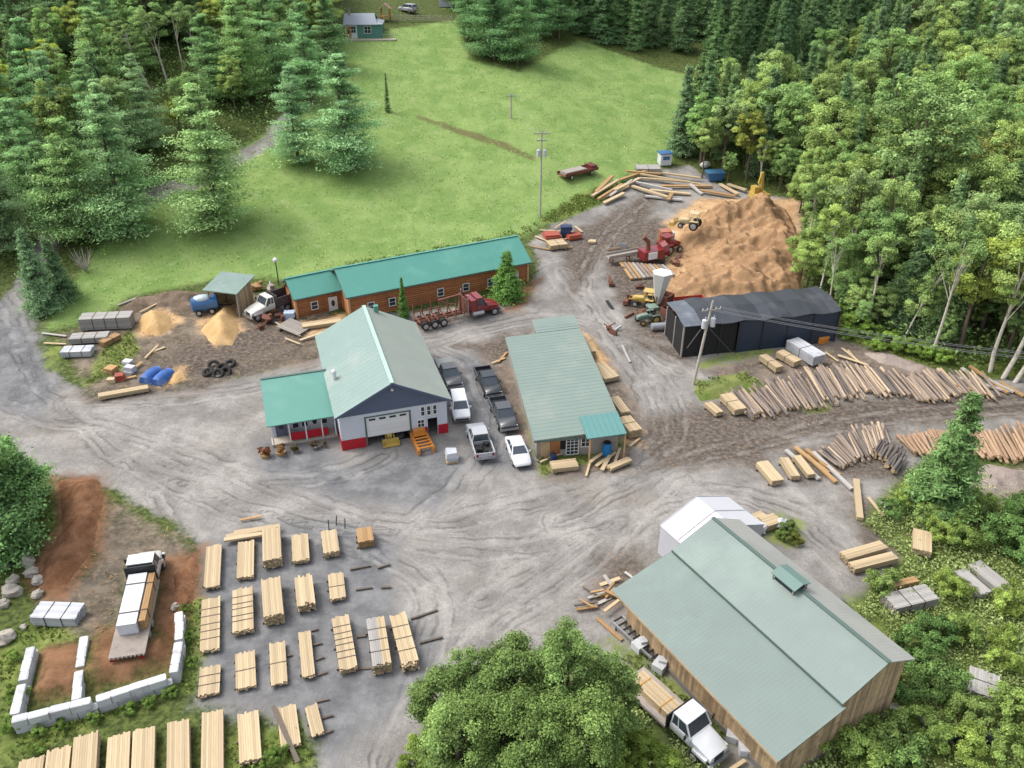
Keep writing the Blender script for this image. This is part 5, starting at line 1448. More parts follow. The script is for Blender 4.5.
# left flatbed, tail to the camera
a, b = P(125, 648, 1.1), P(150, 551, 1.2); d_ = (b - a).to_2d(); c_ = (a + b) / 2; LT = d_.length - .6; LT2 = LT
root = thing('flatbed_truck', 'flatbed truck with white cab and long steel deck standing on the red dirt pad', 'truck', (c_.x, c_.y, G(c_.x, c_.y) - .02), heading(d_.x, d_.y)); T2 = root
conv_cab(root, P_OFFW, LT / 2 - 3.1, w=1.15, hl=1.45, cl=1.75, zr=2.75)
m = MB(); m.bb(-.45, -.3, -LT / 2 + .3, LT / 2 - .6, .75, .98); m.bb(.3, .45, -LT / 2 + .3, LT / 2 - .6, .75, .98); m.build('chassis', M_BLACK, root)
m = MB(); m.bb(-1.25, 1.25, -LT / 2 - .5, LT / 2 - 3.3, 1.0, 1.16)
for i in range(9): m.bb(-1.2 + i * .29, -1.12 + i * .29, -LT / 2 - .6, -LT / 2 - .5, 1.02, 1.14)
m.build('flatbed', mat('worn_steel_deck', C(150, 140, 130), .7, 2.4, .25, dirt=C(118, 104, 92), da=.7), root)
m = MB(); m.bb(-1.15, 1.15, LT / 2 - 3.3, LT / 2 - 3.2, 1.1, 2.7); m.build('headboard', M_BLACK, root)
for y in (-LT / 2 + 1.9, -LT / 2 + 3.1, LT / 2 - .75):
    for x in (-1.15, 1.15): wheel(root, x, y, .5, .3 if y > 0 else .58)
for s in (-1, 1): m = MB(); m.box((s * 1.0, -LT / 2 - .52, .88), (.35, .06, .16)); m.build('taillight', M_TAIL, root)
# red log truck
a, b = P(416, 329), P(499, 309); d_ = (b - a).to_2d(); c_ = (a + b) / 2; LT = d_.length
root = thing('log_truck', 'red logging truck with empty rusty stake bunks parked before the log building', 'truck', (c_.x, c_.y, G(c_.x, c_.y)), heading(d_.x, d_.y))
yc = LT / 2 - 3.6
conv_cab(root, P_RED, yc, w=1.15, hl=1.8, cl=1.4, zr=2.7)
m = MB(); m.bb(-1.05, 1.05, yc - .7, yc - .02, .95, 2.6); m.build('sleeper', P_RED, root)
M_RUST = mat('rusty_steel', C(126, 82, 66), .85, 3, .35, dirt=C(84, 58, 50), da=.8)
m = MB(); m.bb(-.5, -.32, -LT / 2, LT / 2 - .5, .8, 1.05); m.bb(.32, .5, -LT / 2, LT / 2 - .5, .8, 1.05)
for i in range(4): m.bb(-.32, .32, -LT / 2 + .3 + i * 1.8, -LT / 2 + .45 + i * 1.8, .82, 1.0)
m.build('chassis', M_RUST, root)
for i in range(6):
    y = -LT / 2 + .25 + i * (LT - 5.6) / 5; m = MB(); m.bb(-1.25, 1.25, y - .08, y + .08, 1.06, 1.25)
    for s in (-1, 1): m.bar((s * 1.2, y, 1.2), (s * 1.28, y, 2.75), .12)
    m.build('stake_bunk', M_RUST, root)
m = MB()
for s in (-1, 1): m.bb(s * 1.22 - .04, s * 1.22 + .04, -LT / 2 + .3, yc - 1.5, 1.5, 1.62)
m.bb(-1.2, 1.2, yc - 1.45, yc - 1.35, 1.1, 3.0); m.build('headboard', M_RUST, root)
for y in (-LT / 2 + .9, -LT / 2 + 2.1, -LT / 2 + 3.3, LT / 2 - 1.15):
    for x in (-1.2, 1.2): wheel(root, x, y, .52, .32 if y > 0 else .6, M_RIM)
for s in (-1, 1):
    m = MB(); m.cyl((s * 1.05, yc - .55, .75), (s * 1.05, yc + .9, .75), .34, n=14); m.build('fuel_tank', M_CHROME, root, smooth=40)
    m = MB(); m.cyl((s * 1.05, yc - 1.2, 1.0), (s * 1.05, yc - 1.2, 3.5), .09, n=8); m.build('exhaust_stack', M_CHROME, root, smooth=40)
m = MB(); m.bar((.3, yc - 1.9, 1.2), (.2, yc - 1.9, 3.4), .28); m.bar((.2, yc - 1.9, 3.4), (-.2, yc - 4.6, 3.0), .2); m.bar((-.2, yc - 4.6, 3.0), (.1, yc - 3.0, 2.2), .16); m.build('loader_boom', M_RUST, root)
# white dump truck at the left
a, b = P(300, 301), P(243, 324); d_ = (b - a).to_2d(); c_ = (a + b) / 2; LT = 6.6
root = thing('dump_truck', 'old dump truck with white hood and dark dump body beside the lean-to shed', 'truck', (c_.x, c_.y, G(c_.x, c_.y)), heading(d_.x, d_.y))
conv_cab(root, P_OFFW, .0, w=1.1, hl=1.9, cl=1.4, zr=2.5)
m = MB(); m.bb(-.45, -.3, -3.4, 3.0, .75, .95); m.bb(.3, .45, -3.4, 3.0, .75, .95); m.build('chassis', M_BLACK, root)
m = MB(); m.bb(-1.2, 1.2, -3.5, -.3, 1.05, 1.2)
for s in (-1, 1): m.bb(s * 1.17 - .05, s * 1.17 + .05, -3.5, -.3, 1.2, 2.25); [m.bb(s * 1.24 - .04, s * 1.24 + .04, -3.3 + i * .7, -3.2 + i * .7, 1.2, 2.2) for i in range(5)]
m.bb(-1.12, 1.12, -.4, -.3, 1.2, 2.6); m.bb(-1.12, 1.12, -3.5, -3.42, 1.2, 2.1); m.build('dump_body', mat('dark_steel_body', C(84, 76, 74), .8, 2, .3, dirt=C(60, 52, 50), da=.7), root)
for y in (-2.9, -1.7, 2.6):
    for x in (-1.12, 1.12): wheel(root, x, y, .5, .3 if y > 0 else .55)

# tractors and machines
def tractor(label, loc, rz, pm, rim, s=1.0, cab=True, bucket=None, name='tractor'):
    root = thing(name, label, 'tractor', loc, rz); root.scale = (s, s, s)
    m = MB(); m.loft([ring(.2, .42, .7, 1.35, 1.45), ring(1.5, .4, .7, 1.3, 1.4), ring(1.9, .33, .75, 1.15, 1.2)]); m.bb(-.35, .35, -1.2, .2, .6, 1.15)
    for x in (-.95, .95): m.bb(x - .25, x + .25, -1.35, -.1, 1.38, 1.46)
    m.build('body', pm, root, smooth=45)
    for x in (-1.15, 1.15): wheel(root, x, -.75, .72, .42, rim); wheel(root, x * .85, 1.3, .45, .3, rim)
    if cab:
        m = MB()
        for x in (-.6, .6):
            for y in (-1.1, .15): m.bar((x, y, 1.15), (x * .95, y, 2.45), .07)
        m.bb(-.72, .72, -1.25, .3, 2.45, 2.56); m.build('canopy', pm, root)
    m = MB(); m.box((0, -.7, 1.3), (.5, .5, .12)); m.box((0, -.95, 1.6), (.5, .1, .5)); m.build('seat', M_BLACK, root)
    if bucket is not None:
        m = MB()
        for x in (-.55, .55): m.bar((x, -.1, 1.5), (x, 2.3, 1.0), .1, .14)
        m.build('loader_arm', pm, root)
        m = MB(); m.bb(-1.1, 1.1, 2.3, 2.36, .2, 1.0); m.bb(-1.1, 1.1, 2.36, 3.1, .2, .26); m.bb(-1.1, -1.04, 2.36, 3.0, .26, .8); m.bb(1.04, 1.1, 2.36, 3.0, .26, .8); m.build('bucket', bucket, root)
    return root


P_YEL = paint('machine_yellow', C(198, 168, 84), .8); P_GRN = paint('tractor_green', C(116, 136, 120), .8); P_ORG = paint('machine_orange', C(214, 140, 62), .5); P_CREAM = paint('machine_cream', C(206, 186, 142), .8); P_BLUE = paint('machine_blue', C(52, 104, 156), .5)
tractor('pale green tractor with yellow wheels among the machines left of the dark shed', P(648, 322), 1.9, P_GRN, P_YEL, .85)
tractor('yellow loader tractor standing behind the white hopper', P(645, 306), 1.2, P_YEL, M_RIM, .9, True, M_RUST)
tractor('red tractor parked at the foot of the sawdust mound', P(668, 252), -1.0, P_RED, M_RIM, 1.05, True)
b = P(690, 228, 2.6); root = tractor('cream wheel loader working up on the sawdust mound', b, 1.1, P_CREAM, M_RIM, .95, True, P_YEL, 'wheel_loader')
# white hopper
b = P(657, 312); root = thing('hopper', 'white upright tapering hopper on legs among the machines', 'hopper', b)
m = MB(); m.tube([(0, 0, 1.2), (0, 0, 2.2), (.2, 0, 5.4), (.2, 0, 5.5)], [.3, .6, 1.3, 1.3], 6); m.build('bin', P_OFFW, root)
for k_ in range(3): m = MB(); a = k_ * 2.1; m.bar((math.cos(a) * 1.0, math.sin(a) * 1.0, 0), (math.cos(a) * .6, math.sin(a) * .6, 2.4), .12); m.build('leg', M_RUST, root)
# rusty skid bins
for px, py, sx_, sy_, hh, rz_, lb in [(672, 316, 2.6, 1.6, 1.3, .5, 'rusty orange steel bin leaning by the dark shed end'), (688, 305, 4.2, 1.3, 1.0, .2, 'long red steel skip in front of the sawdust mound'), (665, 305, 1.6, 1.4, 1.6, .9, 'small rusty box tank behind the white hopper')]:
    root = thing('steel_skip', lb, 'skip', P(px, py), rz_); m = MB(); m.bb(-sx_ / 2, sx_ / 2, -sy_ / 2, sy_ / 2, 0, .08)
    for s in (-1, 1): m.bb(s * sx_ / 2 - .05, s * sx_ / 2 + .05, -sy_ / 2, sy_ / 2, .08, hh); m.bb(-sx_ / 2 + .05, sx_ / 2 - .05, s * sy_ / 2 - .05, s * sy_ / 2 + .05, .08, hh)
    m.build('body', M_RUST if 'red' not in lb else mat('faded_red', C(176, 78, 62), .7, 2, .25), root)
    m = MB(); [m.bb(-sx_ / 2 - .08 + i * sx_ / 4, -sx_ / 2 + .02 + i * sx_ / 4, -sy_ / 2 - .1, -sy_ / 2 - .05, .1, hh) for i in range(5)]; m.build('rib', M_RUST, root)
b = P(661, 330); root = thing('steel_tank', 'grey horizontal tank lying by the tractor near the dark shed', 'tank', b, .1); m = MB(); m.tube([(-1.3, 0, .5), (-1.2, 0, .5), (1.2, 0, .5), (1.3, 0, .5)], [.3, .5, .5, .3], 14); m.build('shell', M_STEEL, root, smooth=40)
for x in (-.8, .8): m = MB(); m.bb(x - .1, x + .1, -.5, .5, -.1, .25); m.build('saddle', M_RUST, root)
# red chipper with conveyor at the sawdust mound
b = P(650, 262); root = thing('wood_chipper', 'red wood chipper with grey discharge chute before the sawdust mound', 'machine', b, .4)
m = MB(); m.bb(-1.6, 1.6, -1, 1, .7, 2.0); m.tube([(1.6, 0, 1.6), (2.4, 0, 1.8)], [1.0, 1.2], 8); m.build('body', P_RED, root)
m = MB(); m.tube([(-.5, 0, 2.0), (-.6, 0, 3.2), (-1.4, 0, 4.0)], [.35, .3, .28], 8); m.build('chute', M_RUST, root)
m = MB(); m.bb(-1.0, .4, -1.15, -1.02, .9, 1.9); m.build('panel', P_WHITE, root)
for x in (-1.1, 1.1): wheel(root, x, .3, .5, .3)
a_, e_ = P(607, 264), P(648, 258); root = thing('conveyor', 'long grey timber conveyor table running towards the red chipper', 'conveyor', a_)
d_ = e_ - a_; m = MB(); m.bar((0, 0, 1.0), (d_.x, d_.y, d_.z + 1.3), 1.2, .18); 
n_ = Vector((-d_.y, d_.x, 0)).normalized() * .6
for s in (-1, 1): m.bar(n_ * s + Vector((0, 0, 1.2)), Vector((d_.x, d_.y, d_.z + 1.5)) + n_ * s, .08, .35)
m.build('table', M_GREYW, root)
for f in (.1, .5, .9):
    for s in (-1, 1): q = d_ * f + n_ * s * .8; m = MB(); m.bb(q.x - .07, q.x + .07, q.y - .07, q.y + .07, -.2 + d_.z * f, 1.0 + d_.z * f); m.build('leg', M_RUST, root)
b = P(664, 247); root = thing('upright_tank', 'rusty orange upright box with a white side beside the red tractor', 'tank', b, .2); m = MB(); m.bb(-.8, .8, -.7, .7, 0, 2.6); m.build('body', paint('rust_orange', C(176, 108, 74), .5), root); m = MB(); m.bb(.83, 1.3, -.5, .5, 0, 2.3); m.build('panel', P_WHITE, root)
# yellow excavator arm above the mound
b = P(758, 204); root = thing('excavator', 'yellow excavator with raised arm behind the sawdust mound', 'excavator', b, .3)
m = MB(); m.bb(-1.2, 1.2, -1.3, 1.3, .9, 1.9); m.bb(-1.1, -.2, -.2, 1.1, 1.9, 2.9); m.build('body', P_YEL, root)
for s in (-1, 1): m = MB(); m.loft([[(s * 1.05 - .25, -1.7, .3), (s * 1.05 - .25, -1.3, .85), (s * 1.05 - .25, 1.3, .85), (s * 1.05 - .25, 1.7, .3), (s * 1.05 - .25, 1.3, 0), (s * 1.05 - .25, -1.3, 0)], [(s * 1.05 + .25, -1.7, .3), (s * 1.05 + .25, -1.3, .85), (s * 1.05 + .25, 1.3, .85), (s * 1.05 + .25, 1.7, .3), (s * 1.05 + .25, 1.3, 0), (s * 1.05 + .25, -1.3, 0)]]); m.build('track', M_BLACK, root)
m = MB(); m.bar((.3, 0, 1.6), (.1, .2, 5.2), .5, .4); m.bar((.1, .2, 5.2), (-.3, .2, 3.4), .3); m.build('boom', P_YEL, root)
b = P(770, 206); 
# blue skip, white cabin, red trailer at the far end of the yard
b = P(714, 180); root = thing('blue_bin', 'blue steel bin standing at the forest corner', 'bin', b, .1); m = MB(); m.loft([[(-1.1, -.9, .1), (1.1, -.9, .1), (1.1, .9, .1), (-1.1, .9, .1)], [(-1.5, -1.1, 1.5), (1.5, -1.1, 1.5), (1.5, 1.1, 1.5), (-1.5, 1.1, 1.5)]]); m.build('body', P_BLUE, root); m = MB(); m.bb(-1.55, 1.55, -1.15, 1.15, 1.5, 1.58); m.build('lid', paint('lid_blue', C(86, 138, 176)), root)
b = P(664, 164); root = thing('service_box', 'small white and blue cabin at the far end of the plank piles', 'cabin', b, .2)
m = MB(); m.bb(-1, 1, -.9, .9, 0, 2.0); m.build('wall', P_WHITE, root); m = MB(); m.bb(-1.15, 1.15, -1.05, 1.05, 2.0, 2.15); m.bb(-.6, .6, -.98, -.9, 1.0, 1.6); m.build('trim', P_BLUE, root)
b = P(705, 168); root = thing('covered_boat', 'small white covered machine at the edge of the trees', 'machine', b, .4); m = MB(); m.blob((0, 0, .6), (1.1, .7, .6), 3, 10, 6, .1); m.build('cover', P_OFFW, root, smooth=60); m = MB(); m.bb(-.8, .8, -.4, .4, -.1, .3); m.build('skid', M_BLACK, root)
a, e_ = P(560, 180), P(595, 172); d_ = e_ - a; root = thing('farm_trailer', 'long rusty red farm trailer parked on the meadow behind the utility pole', 'trailer', (a + e_) / 2, math.atan2(d_.y, d_.x))
m = MB(); m.bb(-3.6, 3.6, -1.1, 1.1, .7, .85); m.build('deck', M_RUST, root)
for s in (-1, 1): m = MB(); m.bb(-3.6, 3.6, s * 1.1 - .05, s * 1.1 + .05, .85, 1.2); m.build('side_board', paint('trailer_red', C(112, 50, 46), .8), root)
m = MB(); m.bb(2.2, 3.5, -.9, .9, .86, 1.5); m.build('engine_box', MATS['trailer_red'], root); m = MB(); m.bb(-3.2, 1.2, -.9, .9, .86, 1.3); m.build('grey_load', M_GREYW, root)
for x in (-2.2, 2.2):
    for s in (-1, 1): o = wheel(root, s * 1.0, 0, .42, .25); o.rotation_euler = (0, 0, R(90)); o.location = (x, s * 0.15, 0)
# blue trailer wagon at the left
b = P(209, 312); root = thing('tank_trailer', 'blue wagon with pale rounded top beside the lean-to shed', 'trailer', b, .35)
m = MB(); m.tube([(-2.0, 0, 1.3), (-1.8, 0, 1.3), (1.2, 0, 1.3), (1.4, 0, 1.3)], [.5, .95, .95, .6], 14); m.build('body', P_BLUE, root, smooth=40)
m = MB(); m.blob((-.5, 0, 2.0), (1.2, .75, .5), 2, 12, 6, .08); m.build('cover', paint('pale_cover', C(188, 206, 214)), root, smooth=60)
m = MB(); m.bar((1.2, 0, .8), (3.0, 0, .6), .16); m.bb(-1.8, 1.4, -.5, .5, .45, .6); m.build('drawbar', M_BLACK, root)
for x in (-1.2, .4):
    for s in (-1, 1): o = wheel(root, s * .9, 0, .4, .25); o.rotation_euler = (0, 0, R(90)); o.location = (x, 0, 0)
# in front of the workshop
b = MW @ Vector((8.2, -1.0, 0)); root = thing('timber_sled', 'orange timber sled standing in front of the workshop side door', 'sled', b, WS[2] + .06)
m = MB()
for x in (-.75, .75): m.bb(x - .12, x + .12, -1.6, 1.6, 0.05, .7)
m.build('runner', P_ORG, root); m = MB()
for i in range(6): m.bb(-.75, .75, -1.5 + i * .56, -1.3 + i * .56, .71, .82)
m.build('slat', P_ORG, root); m = MB(); m.bb(-.6, .6, .9, 1.4, .83, 1.3); m.build('crate', P_ORG, root)
b = MW @ Vector((5.2, 1.9, 0)); tractor('yellow loader seen under the half open workshop door', b, WS[2] + math.pi, P_YEL, M_RIM, .75, False, P_YEL, 'wheel_loader')
b = P(452, 460); root = thing('bulk_bag', 'grey white bulk bag on a pallet at the workshop corner', 'bag', b, .2); m = MB(); m.bb(-.6, .6, -.6, .6, 0, .14); m.build('pallet', M_BRNW, root)
m = MB(); m.loft([[(-.5, -.5, .14), (.5, -.5, .14), (.5, .5, .14), (-.5, .5, .14)], [(-.62, -.6, .6), (.6, -.62, .6), (.63, .6, .6), (-.6, .6, .6)], [(-.5, -.5, 1.1), (.45, -.5, 1.15), (.5, .45, 1.1), (-.5, .5, 1.2)]]); m.build('sack', M_TARPG, root)
# ================================================================ TIMBER
M_LUM = mat('fresh_lumber', C(200, 178, 142), .8, 1.6, .14, stretch=(6, .6, 6))
M_LUMS = mat('lumber_side', C(196, 160, 108), .85, 2, .2)
M_LUMG = mat('grey_lumber', C(178, 174, 168), .85, 2, .2, stretch=(6, .6, 6))
M_LUMB = mat('brown_lumber', C(178, 142, 98), .85, 2, .25, stretch=(6, .6, 6))
M_BEAR = mat('old_bearer', C(110, 100, 90), .9, 3, .25)
M_STRAP = mat('strap', C(88, 78, 66), .6, 3, .1)
M_WRAP = mat('white_wrap', C(214, 216, 220), .4, 1.2, .1, dirt=C(150, 152, 158), da=.6)
M_LOGB = mat('log_bark', C(150, 134, 120), .9, 3, .35, dirt=C(104, 92, 84), da=.7, stretch=(2, .5, 2))
M_LOGD = mat('dark_log_bark', C(112, 104, 98), .9, 3, .35, dirt=C(76, 70, 66), da=.8)
M_LOGO = mat('orange_log_bark', C(174, 144, 116), .9, 3, .35, dirt=C(146, 112, 88), da=.8)
M_CUT = mat('cut_end', C(214, 184, 142), .85, 6, .15)


def stack(label, A, B, w, h, straps=0, m_=None, group=None, bear=3, wrap=None, layer=.11, base=.16, cat='lumber stack', name='lumber_stack', half=None, ragged=.05):
    """a bundle of boards: A and B are the pixels of the two ends of its top face"""
    a, b = P(*A, h + base), P(*B, h + base); d_ = (b - a).to_2d(); L = d_.length; c = (a + b) / 2
    root = thing(name, label, cat, (c.x, c.y, G(c.x, c.y)), math.atan2(d_.y, d_.x) - math.pi / 2, group)
    m = MB(); nb = max(3, round(w / .15)); nl = max(1, round(h / layer)); bw = w / nb; lh = h / nl
    bt = rng.uniform(.92, 1.04)
    for j in range(nl):
        top = j == nl - 1
        for i in range(nb):
            if not top and 0 < i < nb - 1 and j % 2 and False: continue
            x = -w / 2 + bw * (i + .5); e0, e1 = rng.uniform(-ragged, ragged), rng.uniform(-ragged, ragged)
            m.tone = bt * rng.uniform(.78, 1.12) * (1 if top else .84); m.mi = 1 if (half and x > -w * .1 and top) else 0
            z = base + lh * (j + .5)
            m.box((x, (e0 + e1) / 2, z + rng.uniform(-.006, .006)), (bw - .01, L + e1 - e0, lh - .018))
    m.mi = 0
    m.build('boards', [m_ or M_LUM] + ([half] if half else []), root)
    for k_ in range(bear):
        y = L * (-.38 + .76 * k_ / max(1, bear - 1)); q = MB(); q.bb(-w / 2 - .06, w / 2 + rng.uniform(.05, .2), y - .06, y + .06, -.03, base); q.build('bearer', M_BEAR, root)
    for k_ in range(straps):
        y = L * (-.36 + .72 * (k_ + .5) / straps) + rng.uniform(-.08, .08); q = MB()
        q.bb(-w / 2 - .02, w / 2 + .02, y - .03, y + .03, base + h + .002, base + h + .02); q.bb(-w / 2 - .025, -w / 2 - .004, y - .03, y + .03, base + .05, base + h + .002); q.bb(w / 2 + .004, w / 2 + .025, y - .03, y + .03, base + .05, base + h + .002); q.build('strap', wrap or M_STRAP, root)
    return root


S = [
 ('long flat lumber stack, leftmost of the back row in the stack yard', (214, 545), (211.5, 586), 1.25, .35, 0),
 ('flat lumber stack whose back end lies under crossing loose planks', (246, 541), (245, 577), 1.35, .3, 0),
 ('tall lumber stack at the middle of the back row beside the crossing planks', (271, 528), (272, 559), 1.5, .95, 0),
 ('short plain lumber stack in the back row, between the tall one and a striped one', (299.5, 534), (301, 560), 1.4, .4, 0),
 ('short lumber stack with dark posts sticking up at its back end', (328.5, 530), (331.5, 552), 1.35, .55, 0),
 ('long strapped lumber stack at the left edge of the yard by the weeds, second row', (211, 598), (209.5, 650), 1.4, .3, 5),
 ('strapped medium high lumber stack, second in the second row', (242.5, 588), (243, 630), 1.55, .5, 5),
 ('tallest lumber stack in the second row, with a brown front end', (270.5, 578), (273.5, 615), 1.5, 1.0, 0),
 ('wide tall lumber stack with ragged front end in the second row', (303, 576), (306, 603), 1.4, .85, 0),
 ('short lumber stack, rightmost of the second row', (335.5, 573), (338, 598), 1.25, .35, 1),
 ('short low strapped lumber stack at the end of the block wall weeds', (210.2, 666), (208.5, 694), 1.45, .25, 2),
 ('pale square lumber stack, second in the third row', (244.8, 652), (246, 687), 1.4, .3, 1),
 ('slim lumber stack with one dark strap in the third row', (277, 642), (279.2, 683), 1.15, .25, 1),
 ('narrow lumber stack lying on four long bearers in the third row', (304.2, 631), (308.6, 676), .92, .25, 0),
 ('long lumber stack criss crossed by dark straps left of the tall pair', (340, 616), (348.5, 668), 1.3, .5, 6),
 ('tall lumber stack with one grey half, left of the tall pair in the third row', (375, 617), (382, 664), 1.35, .95, 3),
 ('tall ragged lumber stack, right of the tall pair in the third row', (397.5, 614), (410.5, 663), 1.25, .7, 3),
 ('long plain lumber stack in the front row just right of the block wall corner', (212.5, 711), (212, 776), 1.4, .4, 0),
 ('wide smooth lumber stack, in the front row beside the leaning dark plank', (247.7, 712), (250.5, 760), 1.4, .35, 0),
 ('small lumber stack crossed by a dark loose plank at the front', (286, 706), (291, 746), 1.3, .25, 0),
 ('narrow low lumber stack on three bearers, rightmost of the front row', (310.8, 705), (318, 734), .85, .25, 0),
 ('lumber stack farthest left in the front row, barely in the picture', (32, 758), (24, 806), 1.5, .4, 0),
 ('lumber stack second from the left in the front row below the block wall', (59, 748), (53, 800), 1.45, .45, 0),
 ('high lumber stack third from the left in the front row below the block wall', (86, 734), (82, 790), 1.5, .75, 0),
 ('lumber stack fourth in the front row, left of two close together stacks', (119, 734), (116, 790), 1.4, .45, 0),
 ('lumber stack fifth in the front row, right of two close together stacks', (144, 728), (142, 785), 1.4, .5, 0),
 ('high narrow fronted lumber stack in the front row beside the weeds', (178, 721), (178, 785), 1.4, .65, 0),
]
for lb, A, B, w_, h_, st in S:
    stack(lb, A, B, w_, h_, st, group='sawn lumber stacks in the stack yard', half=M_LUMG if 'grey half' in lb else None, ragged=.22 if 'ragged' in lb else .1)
stack('small brown weathered lumber stack at the back right of the stack yard', (364, 527), (366, 541), 1.35, .7, 0, M_LUMB)
# stacks elsewhere
E_ = [
 ('pale timber pair behind the dark shed gravel, left one', (763, 354), (780, 367), 1.0, .7, 1), ('pale lumber bundle right of its twin before the dark shed', (780, 350), (798, 361), 1.2, .7, 1),
 ('short pale cant bundle, left of two by the log pile start', (708, 402), (720, 412), .9, .5, 0), ('wider pale lumber bundle, right of two by the log pile start', (726, 393), (741, 409), 1.4, .7, 1),
 ('pale lumber bundle, front one in the mud beside the planks', (762, 461), (778, 480), 1.2, .6, 0), ('narrow pale lumber bundle second in the mud row', (784, 457), (796, 476), .9, .5, 0), ('narrow pale lumber bundle third in the mud row', (797, 455), (812, 474), .8, .5, 0),
 ('thick tan timber bundle, upper one of two on the gravel by the bushes', (844, 555), (884, 544), 1.0, .55, 0), ('thick tan timber bundle, lower one of two on the gravel by the bushes', (852, 565), (895, 555), .9, .55, 0),
 ('striped slatted lumber bundle standing in the grass by the bushes', (923, 529), (922, 551), 1.5, .6, 0),
 ('pale lumber bundle behind the white shed', (748, 520), (764, 513), .9, .5, 0), ('long tan lumber pack behind the white shed', (748, 527), (778, 517), 1.3, .6, 1),
 ('pale lumber pack in front of the planing shed door', (551, 465), (577, 462), 1.3, .5, 0), ('narrow lumber bench pack right of the planing shed planks', (609, 467), (630, 458), .7, .35, 0),
 ('pale lumber leaning at the back right of the planing shed', (578, 333), (592, 352), 1.0, .8, 0), ('wide pale board pack beside the planing shed, middle of the right side', (596, 362), (612, 378), 1.9, .5, 0),
 ('long narrow board pack beside the planing shed near its front', (614, 396), (626, 412), 1.0, .5, 0), ('thick short lumber pack at the right front corner of the planing shed', (624, 416), (636, 430), 1.4, .9, 1),
 ('long pale beam at the road edge left of the blue tarps', (98, 395), (148, 386), .8, .45, 0),
 ('pale boards stacked before the small log cabin', (302, 325), (341, 319), 1.3, .4, 0), ('pale board pack behind the planing shed by the timber heap', (548, 243), (565, 241), 2.2, .7, 1),
]
for lb, A, B, w_, h_, st in E_: stack(lb, A, B, w_, h_, st, bear=2)
G_ = [
 ('grey weathered lumber stack, topmost of the roadside lumber', (80, 316), (131, 314), 1.9, 1.5, 3, M_LUMG), ('grey low board stack in the middle of the roadside lumber', (70, 336), (108, 334), 1.6, .7, 2, M_LUMG), ('small silver wrapped stack at the front of the roadside lumber', (62, 349), (92, 348), 1.6, .7, 2, M_WRAP),
 ('tan board stack at the roadside lumber right of the grey one', (101, 342), (118, 333), 1.0, .6, 1, M_LUMB),
 ('white wrapped lumber pack with black straps beside the dirt pad', (35, 609), (79, 609), 1.7, .9, 2, M_WRAP),
 ('silver wrapped lumber pack with pipes under it beside the log pile', (793, 338), (820, 356), 1.8, 1.2, 1, M_WRAP),
 ('grey wet lumber stack between the bushes below the tan bundles', (890, 600), (932, 592), 1.7, .8, 2, M_LUMG), ('tan beam pack on top side of the grey wet lumber stack', (889, 584), (917, 579), .6, .7, 0, M_LUMB),
 ('grey weathered plank pack in the upper right bushes', (960, 568), (986, 594), 1.2, .5, 0, M_LUMG), ('grey weathered plank pack right of the other in the bushes', (975, 560), (1008, 592), 1.4, .5, 0, M_LUMG),
 ('pale grey sheet stack lying in the lower right weeds', (985, 671), (983, 694), 2.0, .35, 1, M_LUMG), ('narrow grey timber lying in weeds beside the mill end wall', (891, 704), (927, 720), .6, .3, 0, M_LUMG),
 ('grey sheet stack at the end of the far plank piles', (636, 165), (660, 168), 2.5, .7, 1, M_LUMG),
]
for lb, A, B, w_, h_, st, mm in G_: stack(lb, A, B, w_, h_, st, mm, bear=2, wrap=M_BLACK)
# loads on the two flatbeds
def load(truck, label, x0, x1, y0, y1, z, h, mm, straps, sm=M_STRAP, smooth=False):
    root = thing('lumber_load', label, 'lumber stack', truck.location + Vector((0, 0, 0)), truck.rotation_euler.z)
    m = MB(); n = 1 if smooth else max(2, round((x1 - x0) / .16)); l = 2 if smooth else max(2, round(h / .12))
    for j in range(l):
        for i in range(n):
            m.tone = rng.uniform(.84, 1.1); x = x0 + (x1 - x0) * (i + .5) / n; e = rng.uniform(-.05, .05)
            m.box((x, (y0 + y1) / 2 + e, z + h * (j + .5) / l), ((x1 - x0) / n - .014, y1 - y0, h / l - .016))
    m.build('boards', mm, root)
    for k_ in range(straps):
        y = y0 + (y1 - y0) * (.22 + .56 * k_ / max(1, straps - 1)); q = MB(); q.bb(x0 - .02, x1 + .02, y - .05, y + .05, z + h + .004, z + h + .03); q.bb(x0 - .03, x0 - .006, y - .05, y + .05, z, z + h + .004); q.bb(x1 + .006, x1 + .03, y - .05, y + .05, z, z + h + .004); q.build('strap', sm, root)
    return root


load(T1, 'pale lumber pack strapped on the flatbed beside the mill', -.5, .75, -3.6, .15, 1.085, .6, M_LUM, 2, mat('tan_strap', C(206, 156, 84), .6, 3, .1))
load(T2, 'white wrapped lumber pack on the left flatbed truck', -.85, .55, -LT2 / 2 + 1.6, LT2 / 2 - 3.45, 1.165, 1.05, M_WRAP, 2, M_STRAP, True)
load(T2, 'yellowish board pack beside the white pack on the left flatbed truck', 0.62, 1.1, -LT2 / 2 + 1.9, LT2 / 2 - 3.45, 1.165, .9, M_LUMB, 2)


def plank(label, A, B, w=.25, t=.08, hA=.1, hB=.1, mm=None, group=None, name='plank', cat='plank'):
    a, b = P(*A, hA), P(*B, hB); m = MB(); m.tone = rng.uniform(.85, 1.1); c = (a + b) / 2; c = Vector((c.x, c.y, c.z)); m.bar(a - c, b - c, w, t)
    return tag(m.build(name, mm or M_LUM, loc=c), label, cat, group)


